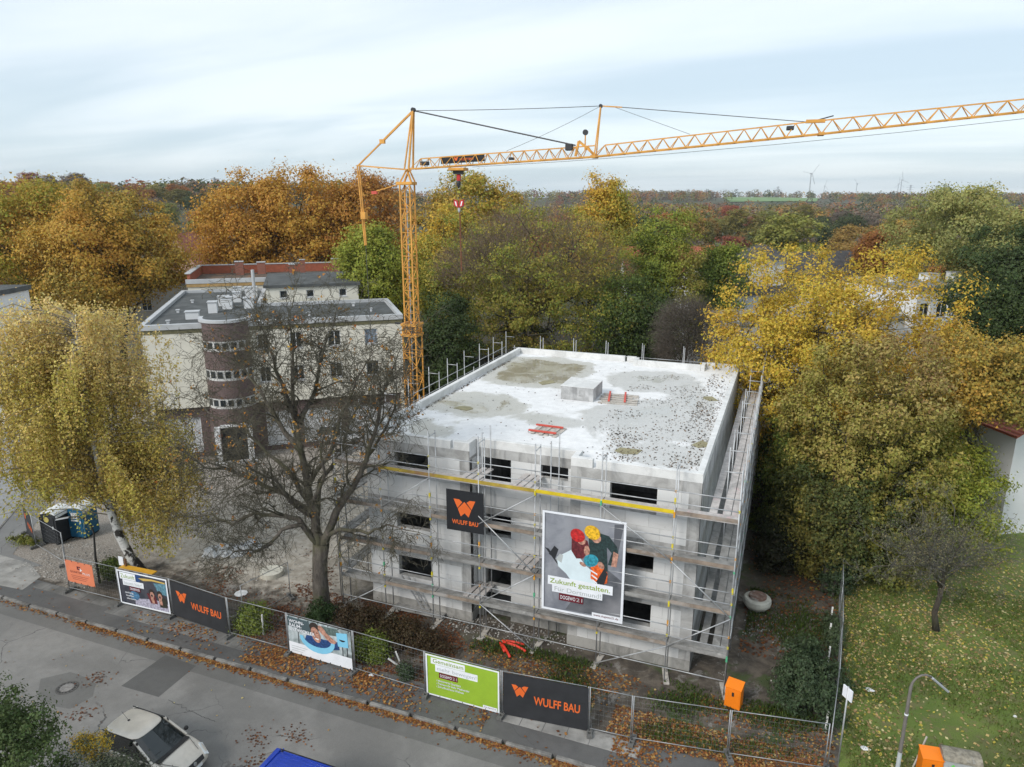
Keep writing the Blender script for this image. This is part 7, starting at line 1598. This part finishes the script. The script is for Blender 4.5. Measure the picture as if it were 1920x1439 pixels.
LB = ((.30, .12, .035), (.24, .085, .03), (.36, .17, .05), (.16, .06, .025), (.42, .25, .08)); LD = ((.14, .05, .022), (.18, .07, .03), (.10, .04, .02), (.24, .10, .04)); LY = ((.56, .46, .18), (.50, .36, .15), (.60, .52, .28), (.42, .27, .13), (.52, .42, .08), (.33, .24, .13))
P = area(9000, -48, 12, 20.45, 21.0, -.105, rg); P[:, 1] = 21.0 - np.abs(rg.normal(0, .16, len(P))); P = P[(P[:, 0] > -31) | (rg.uniform(size=len(P)) < .25)]
scatter('gutter_leaves', 'brown leaves gathered in the gutter along the kerb', P, .055, LB, 1)
P = np.vstack([area(2600, -29, -9.5, 21.2, 22.7, .028, rg, thr=.15), area(3000, -23.5, -15, 21.3, 22.9, .028, rg, thr=-.2), area(2600, -4.6, 3.0, 21.2, 23.4, .028, rg, thr=-.3), area(120, -40, -4, 21.2, 22.8, .028, rg)])
scatter('pavement_leaves', 'brown leaves strewn over the pavement', P, .06, LB, 2)
P = np.vstack([area(9000, -23.5, -12.5, 22.95, 27.6, 0, rg, thr=-.35), area(2600, -30, -22, 23.5, 27.8, 0, rg, thr=.35), area(2500, -26, -19, 26, 31, 0, rg, thr=.55)])
scatter('site_leaves', 'dark red brown leaves covering the soil under the chestnut', P, .06, LD, 3)
P = np.vstack([area(7000, -12.5, 3.2, 22.95, 26.6, 0, rg, thr=.05), area(2600, -5, 2.8, 23.0, 24.6, 0, rg)])
scatter('yard_leaves', 'orange leaves strewn over the soil in front of the building', P, .06, LB + LB + LY[1:2], 4)
P = np.vstack([area(4600, 3.6, 22, 22.2, 45, .008, rg), area(3600, 3.6, 14, 31, 44, .008, rg, thr=-.2), np.stack([rg.normal(8.1, 2.8, 1300), rg.normal(36.2, 2.6, 1300), np.full(1300, .01)], 1), np.stack([rg.normal(4.6, .7, 900), rg.uniform(25, 38, 900), np.full(900, .01)], 1)]); P = P[P[:, 0] > 2.6 + (P[:, 1] - 24) * .12]
scatter('lawn_leaves', 'pale yellow leaves strewn over the lawn', P, .068, LY, 5)
P = np.vstack([area(3500, -.6, 4, 30, 50, 0, rg, thr=-.3), area(4000, -22, 14, 51, 60, 0, rg)]); scatter('wood_leaves', 'brown leaves on the shaded soil beside the scaffolding', P, .08, LD + LB[:2], 6)
P = np.vstack([area(2200, -8.5, -2.85, 28.6, 46, ZR + .008, rg, thr=.25), area(900, -4.2, -2.8, 29, 47, ZR + .008, rg, thr=-.3), area(900, -7.5, -3, 29, 33, ZR + .008, rg, thr=.1), area(250, -18, -9, 29, 47, ZR + .008, rg), area(350, -18.1, -17.9, 29, 46, ZR + .008, rg)])
scatter('roof_leaves', 'dark leaves lying on the wet roof slab', P, .05, ((.07, .05, .035), (.12, .07, .04), (.05, .04, .03), (.2, .12, .06)), 7)
P = area(260, -45, -8, 6, 20.2, -.105, rg); scatter('road_leaves', 'scattered single leaves on the road', P, .05, LB + LY[:2], 8)
P = np.vstack([np.stack([rg.normal(cx2, .35, 60), rg.normal(cy2, .25, 60), np.full(60, -.1)], 1) for cx2, cy2 in ((-17.6, 17.9), (-16.6, 16.9), (-26.4, 18.2), (-22.2, 16.9), (-25.0, 16.4), (-16.2, 18.6))]); scatter('road_leaf_clumps', 'small clumps of brown leaves lying on the road', P, .05, LD, 9)
def tufts(name, label, n, s0, s1, t0, t1, seed, pal, h=.16, thr=0.2, z=0.0):
    rg = np.random.default_rng(seed); P = area(n, s0, s1, t0, t1, z, rg, thr=thr, nzs=.9); N = len(P); d = rg.normal(size=(N, 3)) * .45; d[:, 2] = 1; d = unit(d); hh = h * rg.uniform(.4, 1.4, (N, 1)); side = unit(np.cross(d, rg.normal(size=(N, 3))))
    V = np.empty((N, 4, 3)); V[:, 0] = P - side * .012; V[:, 1] = P + side * .012; V[:, 2] = P + d * hh + side * .004 + rg.normal(size=(N, 3)) * .02; V[:, 3] = P + d * hh - side * .004
    cols = np.asarray(pal)[rg.integers(0, len(pal), N)] * rg.uniform(.7, 1.2, (N, 1)); tag(put(name, fast_mesh(name, V.reshape(-1, 3), np.arange(N * 4).reshape(-1, 4), leafm, np.repeat(cols, 4, 0))), label, 'grass', kind='stuff')
GP = ((.05, .09, .015), (.07, .12, .02), (.10, .14, .03))
tufts('weed_grass', 'green weeds growing on the soil in front of the building', 26000, -12.2, 3, 23.2, 26.9, 1, GP, .16, .25)
tufts('side_grass', 'green grass beside the shaft cone', 14000, -.4, 3.4, 26.5, 36, 2, GP, .16, .15)
tufts('lawn_grass', 'short grass of the lawn', 45000, 3.6, 17, 22.4, 40, 3, ((.10, .15, .025), (.13, .18, .03), (.15, .15, .05)), .10, -.6)
rg = np.random.default_rng(12); P = np.vstack([area(1500, -14, -1, 26.6, 28.4, .0, rg, thr=.1), area(1800, -30, -20.5, 27, 36, 0, rg, thr=.2), area(700, -39, -33, 23.2, 27, 0, rg), area(400, -.5, 2.2, 28, 34, 0, rg, thr=.3)])
N = len(P); sz = rg.uniform(.02, .07, (N, 1)); dirs = np.array([[1, 0, 0], [-.5, .87, 0], [-.5, -.87, 0], [0, 0, 1.]]); V = P[:, None] + dirs[None] * sz[:, None] * rg.uniform(.6, 1.3, (N, 4, 1)); b4 = np.arange(N)[:, None] * 4
T3 = np.concatenate([b4 + np.array([[0, 1, 3]]), b4 + np.array([[1, 2, 3]]), b4 + np.array([[2, 0, 3]])]); cols = np.array([.36, .345, .32]) * rg.uniform(.4, 1.3, (N, 1))
tag(put('rubble', fast_mesh('rubble', V.reshape(-1, 3), T3, twigm, np.repeat(cols, 4, 0), 3)), 'crushed pale rubble along the foot of the building and in the yard', 'rubble', kind='stuff')

# ------------------------------------------------------------------ the air
hz, nt, bs = new_mat('haze'); nt.nodes.remove(bs); pvn = nt.nodes.new('ShaderNodeVolumePrincipled'); pvn.inputs['Color'].default_value = (0.80, 0.88, 0.96, 1); pvn.inputs['Density'].default_value = HAZE; pvn.inputs['Anisotropy'].default_value = 0.2
nt.links.new(pvn.outputs[0], nt.nodes['Material Output'].inputs['Volume'])
if HAZE > 0:
    hb = MB().box(-7000, 7000, -7000, 7000, -3, 175).build('haze', hz); tag(hb, 'thin pale autumn haze over the whole place', 'haze', kind='stuff')
